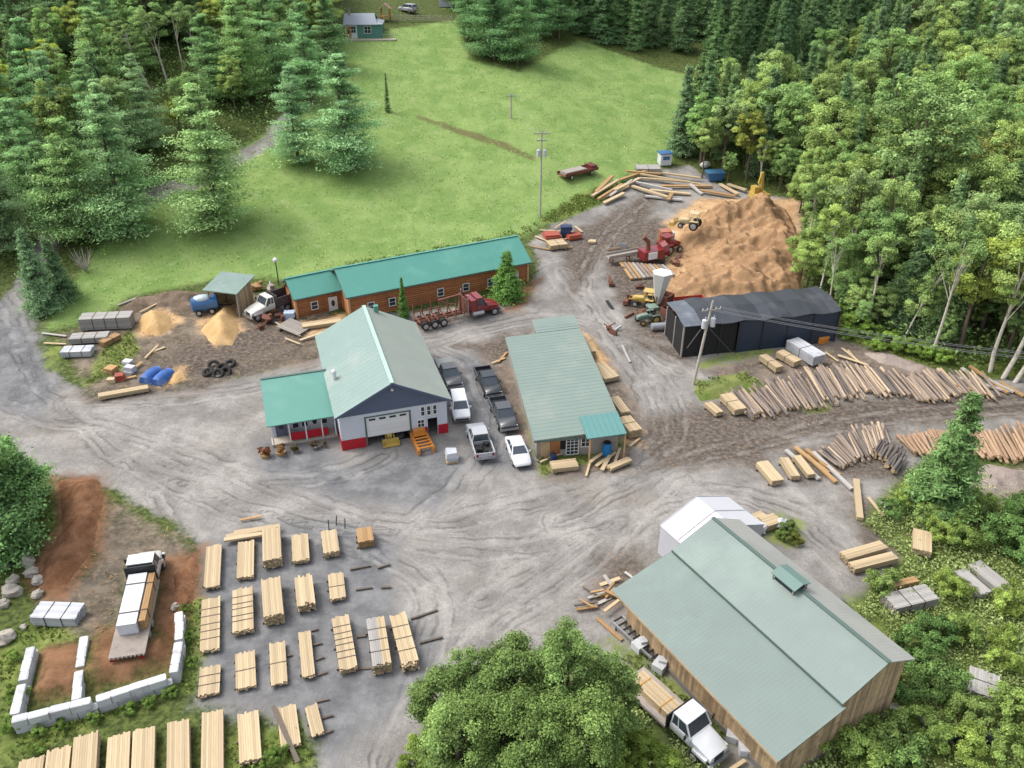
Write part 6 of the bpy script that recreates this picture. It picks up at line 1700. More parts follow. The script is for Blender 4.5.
BG = 'dark bearers lying in the stack yard'
for A, B in [((350, 569.5), (371, 565.5)), ((377.5, 568), (390, 564)), ((356, 590), (372.5, 587.5)), ((381, 587.5), (391, 587)), ((411, 619), (437.5, 610)), ((420, 643), (442.5, 637)), ((357, 637), (366, 636)), ((355, 669), (372, 668)), ((311, 631), (318, 629)), ((313, 645), (322, 643)), ((316, 660), (324, 657)), ((318, 675), (327, 672)), ((316, 702), (329, 699)), ((320, 719), (333, 715)), ((323, 734), (333, 730)), ((286, 656), (292, 655))]:
    plank('dark square timber bearer lying on the stack yard gravel', A, B, .16, .13, .07, .07, M_BEAR, BG, 'bearer_timber', 'timber')
plank('dark weathered plank leaning across the small front lumber stack', (273, 706), (298, 762), .3, .08, .55, .35, M_BEAR)
for A, B, lb in [((226, 537), (276, 527), 'topmost of three long planks laid across the back stacks'), ((224, 540), (262, 534), 'middle of three long planks laid across the back stacks'), ((234, 533), (280, 526), 'upper thin plank laid across the back stacks')]:
    plank(lb, A, B, .45, .2, .5, .5)
for k_, (px, py) in enumerate([(329, 524), (336, 520), (345, 523)]):
    m = MB(); m.bar((0, 0, -.1), (rng.uniform(-.2, .2), .1, 1.0), .09); tag(m.build('stake', M_BEAR, loc=P(px, py + 5)), 'short dark stake standing behind the back row lumber', 'stake', 'dark stakes behind the back row')
PL = 'loose planks scattered in the yard'
lp = 'loose pale plank lying on the ground of the sawmill yard'
for A, B in [((145, 358), (158, 345)), ((152, 352), (165, 347)), ((128, 372), (142, 362)), ((120, 380), (136, 376)), ((85, 318), (100, 312)), ((118, 305), (136, 298)), ((140, 312), (160, 302)), ((300, 340), (330, 330)), ((268, 318), (300, 336)), ((300, 344), (285, 338)), ((42, 333), (66, 336)), ((44, 343), (66, 344)),
             ((535, 236), (560, 246)), ((540, 230), (575, 232)), ((545, 249), (572, 247)), ((555, 228), (566, 221)), ((560, 240), (580, 236)), ((530, 246), (552, 250)), ((575, 226), (582, 232)),
             ((590, 462), (612, 446)), ((596, 466), (616, 452)), ((602, 470), (610, 455)), ((540, 462), (562, 453)), ((586, 476), (590, 462)), ((612, 470), (620, 448)), ((507, 352), (498, 362)), ((505, 358), (492, 363)),
             ((622, 345), (630, 362)), ((640, 438), (630, 446)), ((868, 497), (884, 516)), ((880, 500), (893, 517)), ((838, 355), (868, 365)), ((842, 348), (862, 364)), ((848, 350), (858, 362)), ((825, 352), (838, 361)), ((600, 585), (620, 578)), ((588, 598), (612, 590)), ((595, 605), (618, 594)), ((604, 575), (615, 590)), ((625, 572), (636, 580)),
             ((240, 520), (262, 516)), ((730, 770), (745, 760))]:
    plank(lp, A, B, rng.uniform(.2, .4), .08, rng.uniform(.06, .3), rng.uniform(.06, .35), rng.choice([M_LUM, M_LUM, M_LUMB, M_LUMG]), PL)
plank('stout square beam lying alone pointing at the gravel by the mud row', (856, 480), (860, 519), .55, .35, .25, .25)
PG = 'long planks and slabs heaped at the far end of the yard'
for A, B in [((592, 196), (618, 180)), ((598, 199), (622, 184)), ((604, 197), (628, 186)), ((610, 196), (632, 180)), ((615, 190), (640, 178)), ((596, 192), (612, 176)), ((620, 180), (648, 170)), ((632, 186), (668, 197)), ((636, 182), (672, 190)), ((640, 178), (690, 182)), ((640, 174), (700, 184)), ((650, 190), (690, 194)), ((655, 172), (700, 178)), ((626, 171), (660, 174)), ((690, 184), (702, 194)), ((672, 193), (668, 200)), ((720, 184), (738, 194)), ((728, 184), (746, 190)), ((700, 190), (735, 196)), ((604, 203), (624, 193)), ((660, 186), (712, 186)), ((645, 196), (682, 200))]:
    plank('long pale slab in the heap of planks at the far end of the yard', A, B, rng.uniform(.4, .7), .25, rng.uniform(.2, .7), rng.uniform(.2, .7), rng.choice([M_LUM, M_LUMB, M_LUMG, M_LUM]), PG, 'slab_plank')
SG2 = 'grey and tan slabs by the mud row'
for A, B in [((786, 450), (819, 479)), ((795, 447), (828, 473)), ((806, 449), (838, 474)), ((813, 452), (852, 489)), ((806, 455), (836, 482)), ((820, 462), (840, 475)), ((958, 378), (1003, 390)), ((962, 368), (985, 386)), ((970, 366), (1008, 393)), ((985, 378), (1014, 392)), ((1000, 382), (1024, 396)), ((955, 385), (990, 395))]:
    plank('long weathered slab lying at the end of a log pile', A, B, .4, .2, .3, .25, rng.choice([M_LUMG, M_LUMB]), SG2, 'slab_plank')
# slab ricks by the chipper
for i in range(11):
    plank('brown slab in the rick below the conveyor', (620 + i * 4.2, 262 + i * .3), (632 + i * 4.2, 279 - i * .4), .4, .2, .35 + .1 * (i % 2), .3, rng.choice([M_LUMB, M_LUMG, M_LOGB]), 'slabs in the rick below the conveyor', 'slab_plank')

# ---------------- logs: every log one object, copied
LOGS = {}
def log_proto(k, mm):
    out = []
    for v in range(4):
        m = MB(); n = 9; pts = []; rs_ = []
        for i in range(5):
            t = i / 4; pts.append((.02 * math.sin(t * 5 + v * 2), t - .5, .012 * math.cos(t * 4 + v))); rs_.append(1.0 - .28 * t + .05 * math.sin(t * 9 + v))
        # radius is unit 1 scaled per copy through x and z
        vs = []
        for i in range(5):
            for q in range(n):
                a = 2 * math.pi * q / n; vs.append((pts[i][0] * 4 + rs_[i] * math.cos(a), pts[i][1], pts[i][2] * 4 + rs_[i] * math.sin(a)))
        fs = [(i * n + q, i * n + (q + 1) % n, (i + 1) * n + (q + 1) % n, (i + 1) * n + q) for i in range(4) for q in range(n)]
        m.tone = [1, .86, 1.12, .95][v]; m.add(vs, fs); m.mi = 1; m.tone = 1; m.F += [list(range(n)), [4 * n + q for q in reversed(range(n))]]; m.T += [1, 1]; m.M += [1, 1]
        out.append(m.mesh('log_%s' % k, [mm, M_CUT], 0))
    return out


for k_, mm in (('tan', M_LOGB), ('dark', M_LOGD), ('orange', M_LOGO), ('pale', mat('pale_log', C(188, 166, 140), .9, 3, .25, dirt=C(160, 130, 104), da=.6))): LOGS[k_] = log_proto(k_, mm)


LFIRST = {}
def put_log(kind, a, b, r, label, group):
    v = rng.randrange(4)
    if (kind, v) not in LFIRST:
        o = bpy.data.objects.new('log', LOGS[kind][v]); LFIRST[(kind, v)] = o
    else: o = LFIRST[(kind, v)].copy()
    COL.objects.link(o); d_ = b - a; o.location = (a + b) / 2
    o.rotation_euler = (math.atan2(d_.z, math.hypot(d_.x, d_.y)), rng.uniform(0, 6.28) * 0, math.atan2(-d_.x, d_.y)); o.scale = (r, d_.length, r)
    tag(o, label, 'log', group)
    return o


def lerpline(line, t):
    k = t * (len(line) - 1); i = min(int(k), len(line) - 2); f = k - i
    return (line[i][0] * (1 - f) + line[i + 1][0] * f, line[i][1] * (1 - f) + line[i + 1][1] * f)


def pile(kind, top, bot, n, layers, r, label, group, jit=2.6):
    for ly in range(layers):
        nn = n - ly * 3
        for i in range(nn):
            t = (i + .5 + rng.uniform(-.25, .25)) / nn; t = min(max(t, 0), 1)
            h = r * .9 + ly * r * 1.6 + rng.uniform(0, .1)
            A = lerpline(top, t); B = lerpline(bot, t)
            sl = rng.uniform(-.13, .13); a = P(A[0] + rng.uniform(-jit, jit), A[1], h + .12); b = P(B[0] + rng.uniform(-jit, jit), B[1], h)
            d_ = (b - a); a = a + d_ * (sl if layers == 1 else sl + .1 * ly); b = b + d_ * (sl - .05 * ly)
            rr = r * rng.uniform(.75, 1.2)
            if rng.random() < .5: a, b = b, a
            kd = kind if kind != 'tan' else rng.choice(['tan', 'tan', 'tan', 'pale', 'dark', 'dark'] if t < .4 else ['tan', 'tan', 'tan', 'pale', 'pale', 'dark'])
            put_log(kd, a, b, rr, label, group)


pile('tan', [(725, 392), (754, 386), (790, 375), (820, 366), (857, 364), (905, 374), (933, 371), (985, 374)], [(748, 417), (776, 414), (812, 407), (842, 400), (880, 394), (928, 400), (955, 396), (1003, 399)], 86, 2, .155, 'log in the long log pile below the dark shed', 'logs in the long pile below the dark shed')
pile('tan', [(818, 450), (853, 428), (885, 424)], [(840, 467), (868, 457), (892, 447)], 36, 2, .135, 'slim brown log in the small log pile beyond the mud row', 'logs in the small pile beyond the mud row')
pile('dark', [(882, 437), (896, 446), (905, 456)], [(872, 452), (884, 462), (896, 474)], 14, 3, .16, 'dark weathered log in the stack left of the pointed spruce', 'dark logs left of the pointed spruce')
pile('orange', [(898, 436), (935, 430), (962, 433), (990, 429), (1040, 424)], [(912, 454), (950, 457), (984, 457), (1008, 460), (1060, 466)], 44, 2, .165, 'orange brown log in the pile running behind the pointed spruce', 'orange logs behind the pointed spruce')
# scrap wood at the mill corner
for i in range(12):
    px, py = rng.uniform(585, 615), rng.uniform(585, 608); a = P(px, py, rng.uniform(.1, .7)); an = rng.uniform(-.9, .9); d_ = Vector((math.cos(an), math.sin(an), rng.uniform(-.1, .25))) * rng.uniform(.5, 1.1)
    m = MB(); m.tone = rng.uniform(.6, 1.1); m.bar(-d_, d_, rng.uniform(.12, .3), .1); tag(m.build('scrap_board', rng.choice([M_LUMB, M_LUM, M_BEAR]), loc=a), 'scrap board in the offcut heap at the mill corner', 'board', 'offcuts heaped at the mill corner')
# ================================================================ HEAPS, STONES, TARPS, BITS
def heapmat(nm, c1, c2, c3):
    k = NT(nm); tc = k.n('ShaderNodeTexCoord').outputs['Object']
    n1 = k.noise(.35, 5, .65, tc, .8); n2 = k.noise(2.5, 5, .7, tc)
    c = k.mix(k.ramp(n1, .35, .65), c1, c2); c = k.mix(k.ramp(n2, .5, .75, 0, .6), c, c3)
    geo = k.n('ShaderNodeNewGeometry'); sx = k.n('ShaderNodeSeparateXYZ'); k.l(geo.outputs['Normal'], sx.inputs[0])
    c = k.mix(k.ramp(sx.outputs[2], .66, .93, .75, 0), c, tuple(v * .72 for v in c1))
    b = k.n('ShaderNodeBsdfPrincipled'); k.l(c, b.inputs['Base Color']); b.inputs['Roughness'].default_value = .95; b.inputs['Specular IOR Level'].default_value = .1
    bn = k.n('ShaderNodeBump'); bn.inputs['Strength'].default_value = .8; bn.inputs['Distance'].default_value = .2; k.l(n2, bn.inputs['Height']); k.l(bn.outputs[0], b.inputs['Normal'])
    k.l(b.outputs[0], k.out.inputs[0]); return k.m


def heap(name, label, cat, poly, hf, m_, step=.35):
    xs = [p[0] for p in poly]; ys = [p[1] for p in poly]; x = np.arange(min(xs) - .5, max(xs) + .5, step); y = np.arange(min(ys) - .5, max(ys) + .5, step)
    X, Y = np.meshgrid(x, y); S_ = sdf_poly(poly, X, Y); Z = g(X, Y) + hf(X, Y, S_) - .12
    mb = MB(); ok = S_ > -.45; idx = -np.ones(X.shape, int); c = Vector((np.mean(xs), np.mean(ys), 0)); c.z = G(c.x, c.y); vs = []
    for i, j in zip(*np.where(ok)): idx[i, j] = len(vs); vs.append((X[i, j] - c.x, Y[i, j] - c.y, Z[i, j] - c.z))
    fs = []
    for i in range(X.shape[0] - 1):
        for j in range(X.shape[1] - 1):
            q = (idx[i, j], idx[i, j + 1], idx[i + 1, j + 1], idx[i + 1, j])
            if min(q) >= 0: fs.append(q)
    mb.add(vs, fs); return tag(mb.build(name, m_, loc=c, smooth=80), label, cat)


def nz2(X, Y, s, o=3, seed=0.0, ridged=False):
    f = (lambda v: mnoise.ridged_multi_fractal(v, 1.0, 2.0, o, 1.0, 2.0)) if ridged else (lambda v: mnoise.fractal(v, .9, 2.0, o))
    return np.array([f(Vector((a * s, b_ * s, seed))) for a, b_ in zip(X.ravel(), Y.ravel())]).reshape(X.shape)


M_SAW = heapmat('sawdust', C(184, 148, 110), C(150, 118, 88), C(210, 184, 150))
M_SAWL = heapmat('pale_sawdust', C(222, 186, 134), C(204, 164, 112), C(232, 204, 160))
mp = pxpoly([(672, 246), (684, 226), (712, 208), (762, 203), (790, 214), (803, 240), (804, 290), (780, 304), (715, 308), (668, 300), (655, 287), (684, 270)])
pk = [(P(*q), h_, r_) for q, h_, r_ in [((722, 224), 4.6, 4.6), ((762, 222), 5.0, 4.6), ((787, 246), 4.6, 4.2), ((730, 258), 2.6, 4), ((768, 270), 4.0, 4.6), ((705, 288), 2.9, 4.6), ((742, 290), 3.4, 4.4), ((785, 290), 3.3, 4.4), ((698, 238), 2.6, 3.4), ((748, 246), 2.4, 3)]]


def mound(X, Y, S_):
    H = np.zeros(X.shape)
    for c, h_, r_ in pk: H = np.maximum(H, .76 * h_ * np.clip(1.15 - np.hypot(X - c.x, Y - c.y) / r_ * .62, 0, 1))
    e = np.clip(S_ * .9, 0, 9); H = np.minimum(H, e) if False else -np.log(np.exp(-H * 1.2) + np.exp(-e * 1.2)) / 1.2
    n = nz2(X, Y, .28, 4, 3.0, True)
    n2 = nz2(X, Y, .9, 3, 5.0)
    return np.maximum(H, 0) * (.5 + .42 * n) + np.clip(S_, 0, 1) * (.5 * n2 + .35 * np.abs(nz2(X, Y, .45, 2, 8.0)))


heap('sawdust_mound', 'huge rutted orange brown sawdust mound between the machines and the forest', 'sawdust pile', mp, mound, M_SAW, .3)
def cone(hh, sl=.75, n_=.12): return lambda X, Y, S_: np.minimum(np.clip(S_, -.5, 9) * sl, hh) + np.clip(S_, 0, 1) * n_ * nz2(X, Y, 1.1, 3, 2.0)
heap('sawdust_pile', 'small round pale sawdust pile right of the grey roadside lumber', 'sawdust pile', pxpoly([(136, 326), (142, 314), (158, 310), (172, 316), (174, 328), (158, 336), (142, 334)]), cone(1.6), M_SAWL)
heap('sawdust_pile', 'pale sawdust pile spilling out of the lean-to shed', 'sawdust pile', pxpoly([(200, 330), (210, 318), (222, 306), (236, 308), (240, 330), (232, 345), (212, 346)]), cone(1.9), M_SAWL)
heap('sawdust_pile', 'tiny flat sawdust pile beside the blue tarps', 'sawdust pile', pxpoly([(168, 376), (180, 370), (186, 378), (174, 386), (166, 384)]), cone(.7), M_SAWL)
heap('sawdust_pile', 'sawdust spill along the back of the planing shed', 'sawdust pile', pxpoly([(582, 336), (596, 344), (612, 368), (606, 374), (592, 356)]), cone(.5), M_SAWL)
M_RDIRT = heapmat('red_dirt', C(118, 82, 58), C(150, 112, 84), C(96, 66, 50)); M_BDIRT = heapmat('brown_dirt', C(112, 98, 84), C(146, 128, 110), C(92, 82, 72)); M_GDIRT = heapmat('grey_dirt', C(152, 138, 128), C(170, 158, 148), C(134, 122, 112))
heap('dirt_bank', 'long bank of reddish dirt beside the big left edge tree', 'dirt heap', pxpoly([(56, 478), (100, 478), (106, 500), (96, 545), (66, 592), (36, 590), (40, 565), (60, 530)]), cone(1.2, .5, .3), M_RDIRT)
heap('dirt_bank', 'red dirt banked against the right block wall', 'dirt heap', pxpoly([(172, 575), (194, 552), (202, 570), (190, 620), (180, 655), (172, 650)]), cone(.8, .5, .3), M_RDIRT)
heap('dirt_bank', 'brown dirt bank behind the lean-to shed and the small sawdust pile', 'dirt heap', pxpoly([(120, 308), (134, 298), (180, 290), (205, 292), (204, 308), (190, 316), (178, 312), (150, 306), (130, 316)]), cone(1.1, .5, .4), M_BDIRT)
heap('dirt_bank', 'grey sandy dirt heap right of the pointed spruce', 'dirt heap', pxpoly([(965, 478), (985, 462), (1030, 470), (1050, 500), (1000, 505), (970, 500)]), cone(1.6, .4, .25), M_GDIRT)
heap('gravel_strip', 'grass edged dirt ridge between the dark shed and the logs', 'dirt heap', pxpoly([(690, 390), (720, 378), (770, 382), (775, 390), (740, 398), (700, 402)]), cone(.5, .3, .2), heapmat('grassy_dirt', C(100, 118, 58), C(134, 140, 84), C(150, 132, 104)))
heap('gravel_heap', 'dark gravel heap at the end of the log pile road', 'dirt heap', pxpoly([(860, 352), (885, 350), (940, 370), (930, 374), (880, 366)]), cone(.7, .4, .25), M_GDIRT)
# boulders
M_ROCK = mat('pale_rock', C(178, 170, 158), .9, 2, .2, bump=.5, dirt=C(126, 112, 98), da=.7)
for i, (px, py, r_) in enumerate([(12, 594, .75), (13, 582, .55), (28, 564, .6), (32, 574, .55), (38, 582, .5), (3, 606, .5), (38, 596, .45), (26, 556, .4), (4, 568, .5), (24, 628, .3), (5, 640, .8), (175, 608, .35)]):
    m = MB(); m.blob((0, 0, r_ * .35), (r_ * 1.1, r_ * .85, r_ * .75), i + 1, 9, 6, .35)
    tag(m.build('boulder', M_ROCK, loc=P(px, py), rz=i * 1.3), ['big squared pale boulder, largest of the heap by the red dirt', 'pale boulder directly behind the largest one', 'pale boulder at the top of the heap below the tree', 'grey boulder right of the heap top', 'grey boulder at the right end of the heap', 'pale boulder at the left picture edge below the heap', 'small tan stone right of the largest boulder', 'small pale stone nearest the left edge tree', 'pale stone at the left picture edge beside the heap', 'tiny pale stone in the grass left of the block wall', 'flat pale rock slab in the grass at the left edge', 'small round pale stone on top of the right block wall'][i], 'rock')
# blue tarps and scrap by the left drive
M_TARPB = mat('blue_tarp', C(58, 104, 176), .45, 1.4, .25, dirt=C(140, 164, 196), da=.6)
for px, py, lb in [(152, 378, 'blue tarp covered pile, left of two beside the drive'), (164, 380, 'blue tarp covered pile, right of two beside the drive')]:
    root = thing('tarp_pile', lb, 'tarp', P(px, py), -.35); m = MB()
    rgs = []
    for i in range(6):
        y = -1.3 + i * .52; q = 1 - .25 * abs(i - 2.5) / 2.5
        rgs.append([(-.75, y, 0), (-.62 * q, y, .75 * q), (-.3, y, 1.05 * q + .08 * (i % 2)), (.3, y, 1.08 * q), (.62 * q, y, .8 * q), (.75, y, 0)])
    m.loft(rgs); m.build('tarp', M_TARPB, root, smooth=50); m = MB(); m.bb(-.8, .8, -1.2, 1.3, -.05, .1); m.build('pallet', M_BRNW, root)
M_REDP = mat('dull_red_sheet', C(170, 84, 66), .7, 2, .25)
for px, py, s_, mm, lb, hh in [(112, 372, 1.2, M_LUMB, 'tan crate at the grassy corner of the left drive', .7), (121, 380, 1.0, M_REDP, 'dull red drum box beside the tan crate', .8), (131, 372, 1.1, M_TARPG, 'grey white bag heap left of the blue tarps', .8), (128, 364, .9, M_WRAP, 'pale crumpled sheet behind the grey white bags', .5), (112, 382, .9, M_LUM, 'pale crate before the tan crate', .5), (592, 243, 1.0, M_LUM, 'pale crate on the bare yard beyond the log building', .4),
                               (290, 318, 1.3, mat('pale_blue_crate', C(176, 192, 212), .6, 2, .1), 'pale blue crate beside the small log cabin', .9), (566, 236, 1.6, mat('navy_cover', C(48, 62, 92), .6, 2, .2), 'dark blue covered box on the red timber heap', 1.6), (552, 238, 2.4, M_REDP, 'dull red sheet pile under the pale boards behind the log building', .8), (573, 238, 2.0, M_REDP, 'rusty red plate heap right of the dark blue box', .7),
                               (822, 342, 1.3, P_ORG, 'yellow orange crate at the end of the dark shed', .8)]:
    root = thing('crate' if 'crate' in lb else 'box_pile', lb, 'crate', P(px, py), rng.uniform(-.4, .6)); m = MB()
    for i in range(3): m.tone = rng.uniform(.85, 1.1); m.box((rng.uniform(-.05, .05) * s_, rng.uniform(-.05, .05), hh * (i + .5) / 3), (s_ * rng.uniform(.88, 1.1), s_ * rng.uniform(.7, .95), hh / 3 - .02), rng.uniform(-.08, .08))
    m.build('box', mm, root); m = MB()
    for x in (-.4, .4): m.bb(x * s_ - .06, x * s_ + .06, -s_ * .45, s_ * .45, -.05, .0)
    m.build('bearer', M_BEAR, root)
# old tyres, barrel, planters, bags
for i, (px, py) in enumerate([(214, 366), (222, 368), (230, 364), (208, 372), (218, 374), (226, 372)]):
    b = P(px, py, .15); m = MB(); r_ = .55; rg = [[((r_ + .2 * math.cos(t)) * math.cos(a), (r_ + .2 * math.cos(t)) * math.sin(a), .2 * math.sin(t)) for t in [k_ * 6.283 / 8 for k_ in range(8)]] for a in [k_ * 6.283 / 16 for k_ in range(17)]]
    m.loft(rg, cap=False); o = m.build('old_tyre', M_TYRE, loc=b, smooth=60); o.rotation_euler = (rng.uniform(.1, .9), rng.uniform(-.3, .3), 0); tag(o, 'old black tyre in the loose heap beside the left drive', 'tyre', 'old tyres beside the left drive')
b = MM @ Vector((7.3, .1, 0)); root = thing('barrel', 'bright blue barrel under the fresh teal porch roof', 'barrel', b); m = MB(); m.tube([(0, 0, 0), (0, 0, .5), (0, 0, 1.0), (0, 0, 1.5)], [.42, .48, .48, .4], 14); m.build('body', mat('bright_blue', C(30, 120, 180), .4, 2, .1), root, smooth=40); m = MB(); m.cyl((0, 0, 1.5), (0, 0, 1.56), .36); m.build('lid', M_BLACK, root)
b = MM @ Vector((1.9, -.35, 0)); root = thing('barrel', 'dark blue barrel at the left front of the planing shed', 'barrel', b); m = MB(); m.tube([(0, 0, 0), (0, 0, .5), (0, 0, 1.0)], [.3, .34, .3], 12); m.build('body', mat('navy_drum', C(38, 58, 110), .4, 2, .1), root, smooth=40); m = MB(); m.cyl((0, 0, 1.0), (0, 0, 1.04), .26); m.build('lid', M_BLACK, root)
MA = MW @ Matrix.Translation((-6.75, 2.2, 0))
M_FLOW = leafmat('planter_leaves', C(150, 120, 90))
for i, (u, v, s_, lb, cl) in enumerate([(-.2, -.5, .8, 'round reddish brown planter bush at the left porch corner', (1.1, .7, .6)), (1.3, -.5, .8, 'tan planter bush beside the reddish one at the porch', (1.2, 1.1, .9)), (2.7, -.6, .5, 'small grey planter before the red porch railing', (.6, .8, .7)), (4.6, -.6, .5, 'low planter at the right of the porch railing', (.7, .8, .7)), (5.5, -.5, .4, 'little dark planter before the porch step', (.6, .7, .6))]):
    b = MA @ Vector((u, v, 0)); root = thing('planter', lb, 'planter', b); m = MB(); m.tube([(0, 0, 0), (0, 0, .4)], [s_ * .5, s_ * .65], 10); m.build('pot', M_STONE if i > 1 else M_LUMB, root)
    c = crown_broad(700 + i, .9 * s_ + .4, s_ * .8, .2, 10, 60, .14); o = mobj('foliage', quad_mesh('planter_leaves', *c[:4], M_FLOW), root); o.color = (*cl, 1)
for px, py, lb in [(760, 532, 'crumpled white bag, left of two behind the white shed'), (781, 527, 'crumpled white bag, right of two behind the white shed'), (741, 520, 'white sack leaning at the white shed corner')]:
    root = thing('bulk_bag', lb, 'bag', P(px, py), .3); m = MB(); m.blob((0, 0, .4), (.65, .5, .5), len(lb), 10, 6, .3); m.build('sack', M_TARPW, root, smooth=50); m = MB(); m.tube([(-.2, 0, .75), (0, 0, 1.0), (.2, 0, .75)], .05, 5); m.build('handle', M_TARPG, root)
# pallets / frames along the mill's lean-to wall
root = thing('steel_rack', 'grey steel rack frame lying along the tan mill wall', 'rack', P(636, 640)); a_, e_ = P(617, 624), P(656, 660); root.location = a_; d_ = e_ - a_
n_ = Vector((-d_.y, d_.x, 0)).normalized()
for k_ in (-.5, .5): m = MB(); m.bar(n_ * k_ + Vector((0, 0, .5)), d_ + n_ * k_ + Vector((0, 0, .5)), .12, .2); m.build('rail', M_STEEL, root)
for i in range(9): m = MB(); q = d_ * (i / 8); m.bar(q - n_ * .5 + Vector((0, 0, .5)), q + n_ * .5 + Vector((0, 0, .5)), .1, .12); m.build('rung', M_BLACK, root)
for f in (.1, .5, .9):
    for k_ in (-.5, .5): m = MB(); q = d_ * f + n_ * k_; m.bb(q.x - .05, q.x + .05, q.y - .05, q.y + .05, -.1, .45); m.build('leg', M_BLACK, root)
plank('reddish plank lying in the weeds before the steel rack', (597, 618), (622, 640), .3, .08, .1, .1, M_LUMB)
for i, (px, py) in enumerate([(640, 648), (660, 668), (733, 737), (745, 750)]):
    m = MB(); m.box((0, 0, .3), (1.1, .9, .6), .6 + i * .3); m.box((.2, .1, .72), (.5, .6, .22), .2 + i)
    tag(m.build('concrete_block', M_CONC, loc=P(px, py)), ['grey block among the weeds at the rack end', 'grey block half way along the mill wall', 'grey block at the mill wall beside the flatbed truck bonnet', 'grey block at the mill wall nearest the picture bottom'][i], 'block')
# dark machine parts in the lower right weeds
for px, py, lb in [(955, 738, 'dark rusted engine block, left of two in the lower right weeds'), (992, 742, 'dark rusted drum, right of two in the lower right weeds')]:
    root = thing('scrap_machine', lb, 'machine', P(px, py), .3); m = MB(); m.blob((0, 0, .45), (.9, .5, .5), 4, 9, 5, .3); m.box((.3, 0, .7), (.6, .5, .5)); m.build('body', M_BLACK, root, smooth=30); m = MB(); m.tube([(-.8, -.4, .3), (.9, .3, .5)], .09, 6); m.build('shaft', M_STEEL, root)
root = thing('gravestone_slab', 'flat grey slab at the right edge bushes', 'slab', P(1018, 632), .2)
bpy.data.objects.remove(root)
# scrap around the dump truck
for i, (px, py, lb) in enumerate([(282, 310, 'grey engine scrap beside the dump truck'), (288, 302, 'rusty gear case behind the dump truck'), (272, 292, 'long pale pipe bundle behind the dump truck'), (268, 322, 'small rusty housing before the dump truck'), (258, 290, 'pile of pale boards behind the dump truck cab')]):
    root = thing('scrap_machine', lb, 'scrap', P(px, py), i * .8); m = MB(); m.blob((0, 0, .5), (.8, .55, .55), i + 3, 8, 5, .35); m.box((.5, .1, .45), (.9, .6, .7), .4 * i); m.tone = .8; m.box((-.4, -.2, .9), (.5, .4, .5), i); m.build('casing', [M_STEEL, M_RUST, M_GREYW, M_RUST, M_LUMB][i], root, smooth=25)
    m = MB(); m.tube([(-1, -.3, .3), (1.1, .4, 1.0)], .11, 7); m.build('pipe', [M_RUST, M_BLACK, M_STEEL, M_BLACK, M_LUM][i], root)
# cars by the cottage
suv('small pale car parked behind the garden fence of the cottage', P(408, 12), .9, P_SILV); 
# wooden A-frame trestle boards in the dirt before the log cabin
root = thing('board_ramp', 'grey board ramp sloping in the dirt before the small log cabin', 'ramp', P(295, 330), -.5); m = MB()
for i in range(8): m.tone = rng.uniform(.8, 1.1); m.box((0, -1.2 + i * .32, .5), (3.4, .29, .07), 0, 0, .12)
m.build('boards', M_GREYW, root); m = MB(); m.bb(-1.6, -1.4, -1.2, 1.2, -.1, .25); m.build('trestle', M_BEAR, root)
for o in bpy.data.objects:
    if o.name.startswith('block_wall'): o['kind'] = 'thing'

# ---------------- chips and splinters nobody could count
rs = np.random.RandomState(9); cs, ns, ss, ts = [], [], [], []
for zn, den in (('z_dirt', 2.2), ('z_mud', 1.2), ('z_saw', 2.0)):
    for pl in ZONES[zn]:
        w_ = pxpoly(pl); xs = [p[0] for p in w_]; ys = [p[1] for p in w_]; n = int((max(xs) - min(xs)) * (max(ys) - min(ys)) * den)
        x = rs.uniform(min(xs), max(xs), n); y = rs.uniform(min(ys), max(ys), n); k = sdf_poly(w_, x, y) > -.5
        x, y = x[k], y[k]; n = len(x); cs.append(np.stack([x, y, g(x, y) + .05], 1)); ns.append(rs.normal(size=(n, 3)) * .25 + np.array([0, 0, 1])); ss.append(rs.uniform(.1, .5, n) * rs.uniform(.4, 1, n)); ts.append(rs.uniform(.35, 1.1, n))
stuff(mobj('wood_chips', quad_mesh('wood_chips', *[np.concatenate(a) for a in (cs, ns, ss, ts)], M_LUMB, aspect=.35)))

for i in range(46):
    if i < 30: px, py = rng.uniform(606, 692), rng.uniform(244, 334)
    else: px, py = rng.uniform(255, 300), rng.uniform(284, 330)
    an = rng.uniform(0, 3.1); l_ = rng.uniform(.4, 1.5); d_ = Vector((math.cos(an), math.sin(an), rng.uniform(0, .35))) * l_; m = MB(); m.tone = rng.uniform(.6, 1.1); z_ = Vector((0, 0, .15))
    k_ = i % 3
    if k_ == 0: m.bar(z_ - d_, z_ + d_, rng.uniform(.15, .5), rng.uniform(.06, .3))
    elif k_ == 1: m.tube([z_ - d_, z_ + d_], rng.uniform(.08, .25), 7)
    else: m.box((0, 0, .25), (rng.uniform(.4, 1.3), rng.uniform(.3, .9), rng.uniform(.3, .8)), an, .15); m.bar((0, 0, .5), (d_.x, d_.y, .9), .1)
    tag(m.build('scrap_piece', rng.choice([M_RUST, M_GREYW, M_BEAR, M_LUMB, M_BLACK, M_STEEL, M_RUST]), loc=P(px, py)), 'rusty or grey scrap piece lying among the yard machines', 'scrap', 'scrap round the machines')
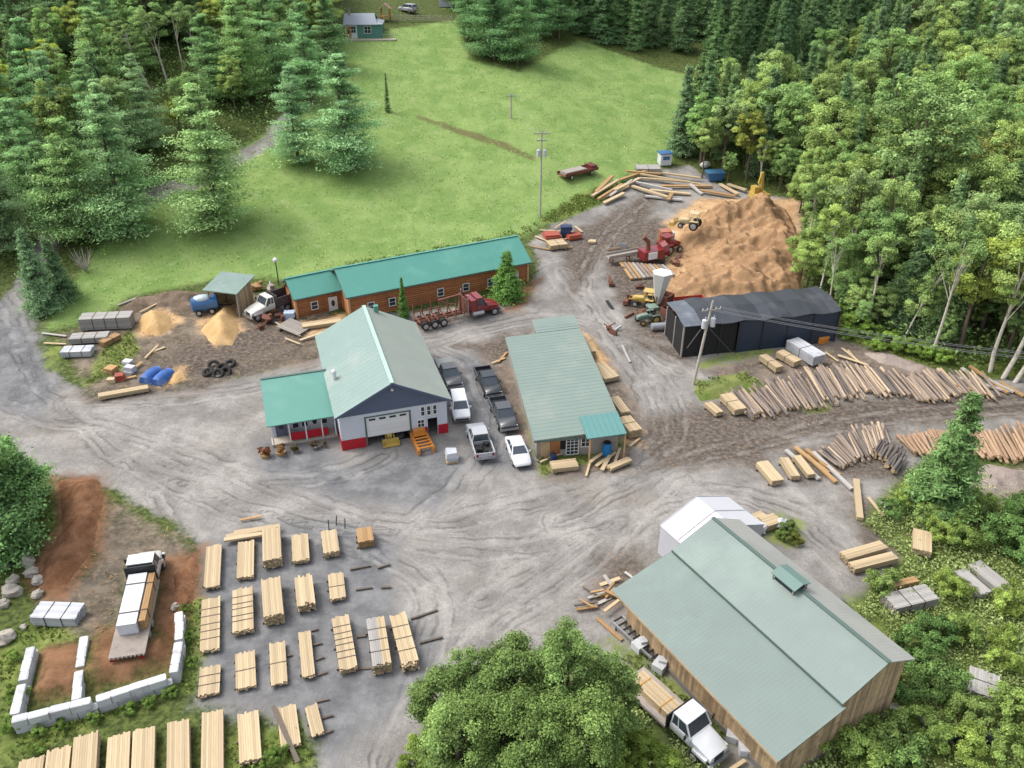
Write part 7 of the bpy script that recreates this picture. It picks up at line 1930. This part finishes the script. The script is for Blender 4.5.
# ================================================================ LIGHT, SKY, CAMERA
for r_ in PROTO.values():
    if not r_['used']:
        for ch in list(r_.children): bpy.data.objects.remove(ch)
        bpy.data.objects.remove(r_)
for o in bpy.data.objects:
    for k_ in ('used', 'ph'):
        if k_ in o: del o[k_]
w = bpy.data.worlds.new('World'); scene.world = w; w.use_nodes = True
nt = w.node_tree; nt.nodes.clear()
out = nt.nodes.new('ShaderNodeOutputWorld'); bg = nt.nodes.new('ShaderNodeBackground'); sky = nt.nodes.new('ShaderNodeTexSky')
sky.sky_type = 'NISHITA'; sky.sun_disc = False; sky.sun_elevation = R(55); sky.sun_rotation = R(-75)
sky.air_density = 1.0; sky.dust_density = 4.0; sky.ozone_density = 1.0
hs = nt.nodes.new('ShaderNodeHueSaturation'); hs.inputs['Saturation'].default_value = .4; hs.inputs['Value'].default_value = 2.25
nt.links.new(sky.outputs[0], hs.inputs['Color']); nt.links.new(hs.outputs[0], bg.inputs[0]); nt.links.new(bg.outputs[0], out.inputs[0])
bg.inputs[1].default_value = 0.15
sl = bpy.data.lights.new('sun', 'SUN'); sl.energy = 1.6; sl.angle = R(22); sl.color = (1.0, .965, .91)
so = bpy.data.objects.new('sun', sl); COL.objects.link(so)
# the sun stands behind the left shoulder of the view, high
az, el = R(-75), R(55)
d = Vector((math.sin(az) * math.cos(el), math.cos(az) * math.cos(el), math.sin(el)))
so.rotation_euler = d.to_track_quat('Z', 'Y').to_euler(); so.location = (0, 0, 80)
cam = bpy.data.cameras.new('camera'); co_ = bpy.data.objects.new('camera', cam); COL.objects.link(co_)
cam.sensor_width = 36; cam.lens = FPX / 1024 * 36; cam.clip_end = 6000; cam.clip_start = .5
co_.location = (0, 0, CAMH); co_.rotation_euler = (R(90) - PITCH, 0, 0); scene.camera = co_
scene.view_settings.view_transform = 'Standard'; scene.view_settings.look = 'None'; scene.view_settings.exposure = 0
scene.cycles.max_bounces = 6; scene.cycles.diffuse_bounces = 3; scene.cycles.use_denoising = True
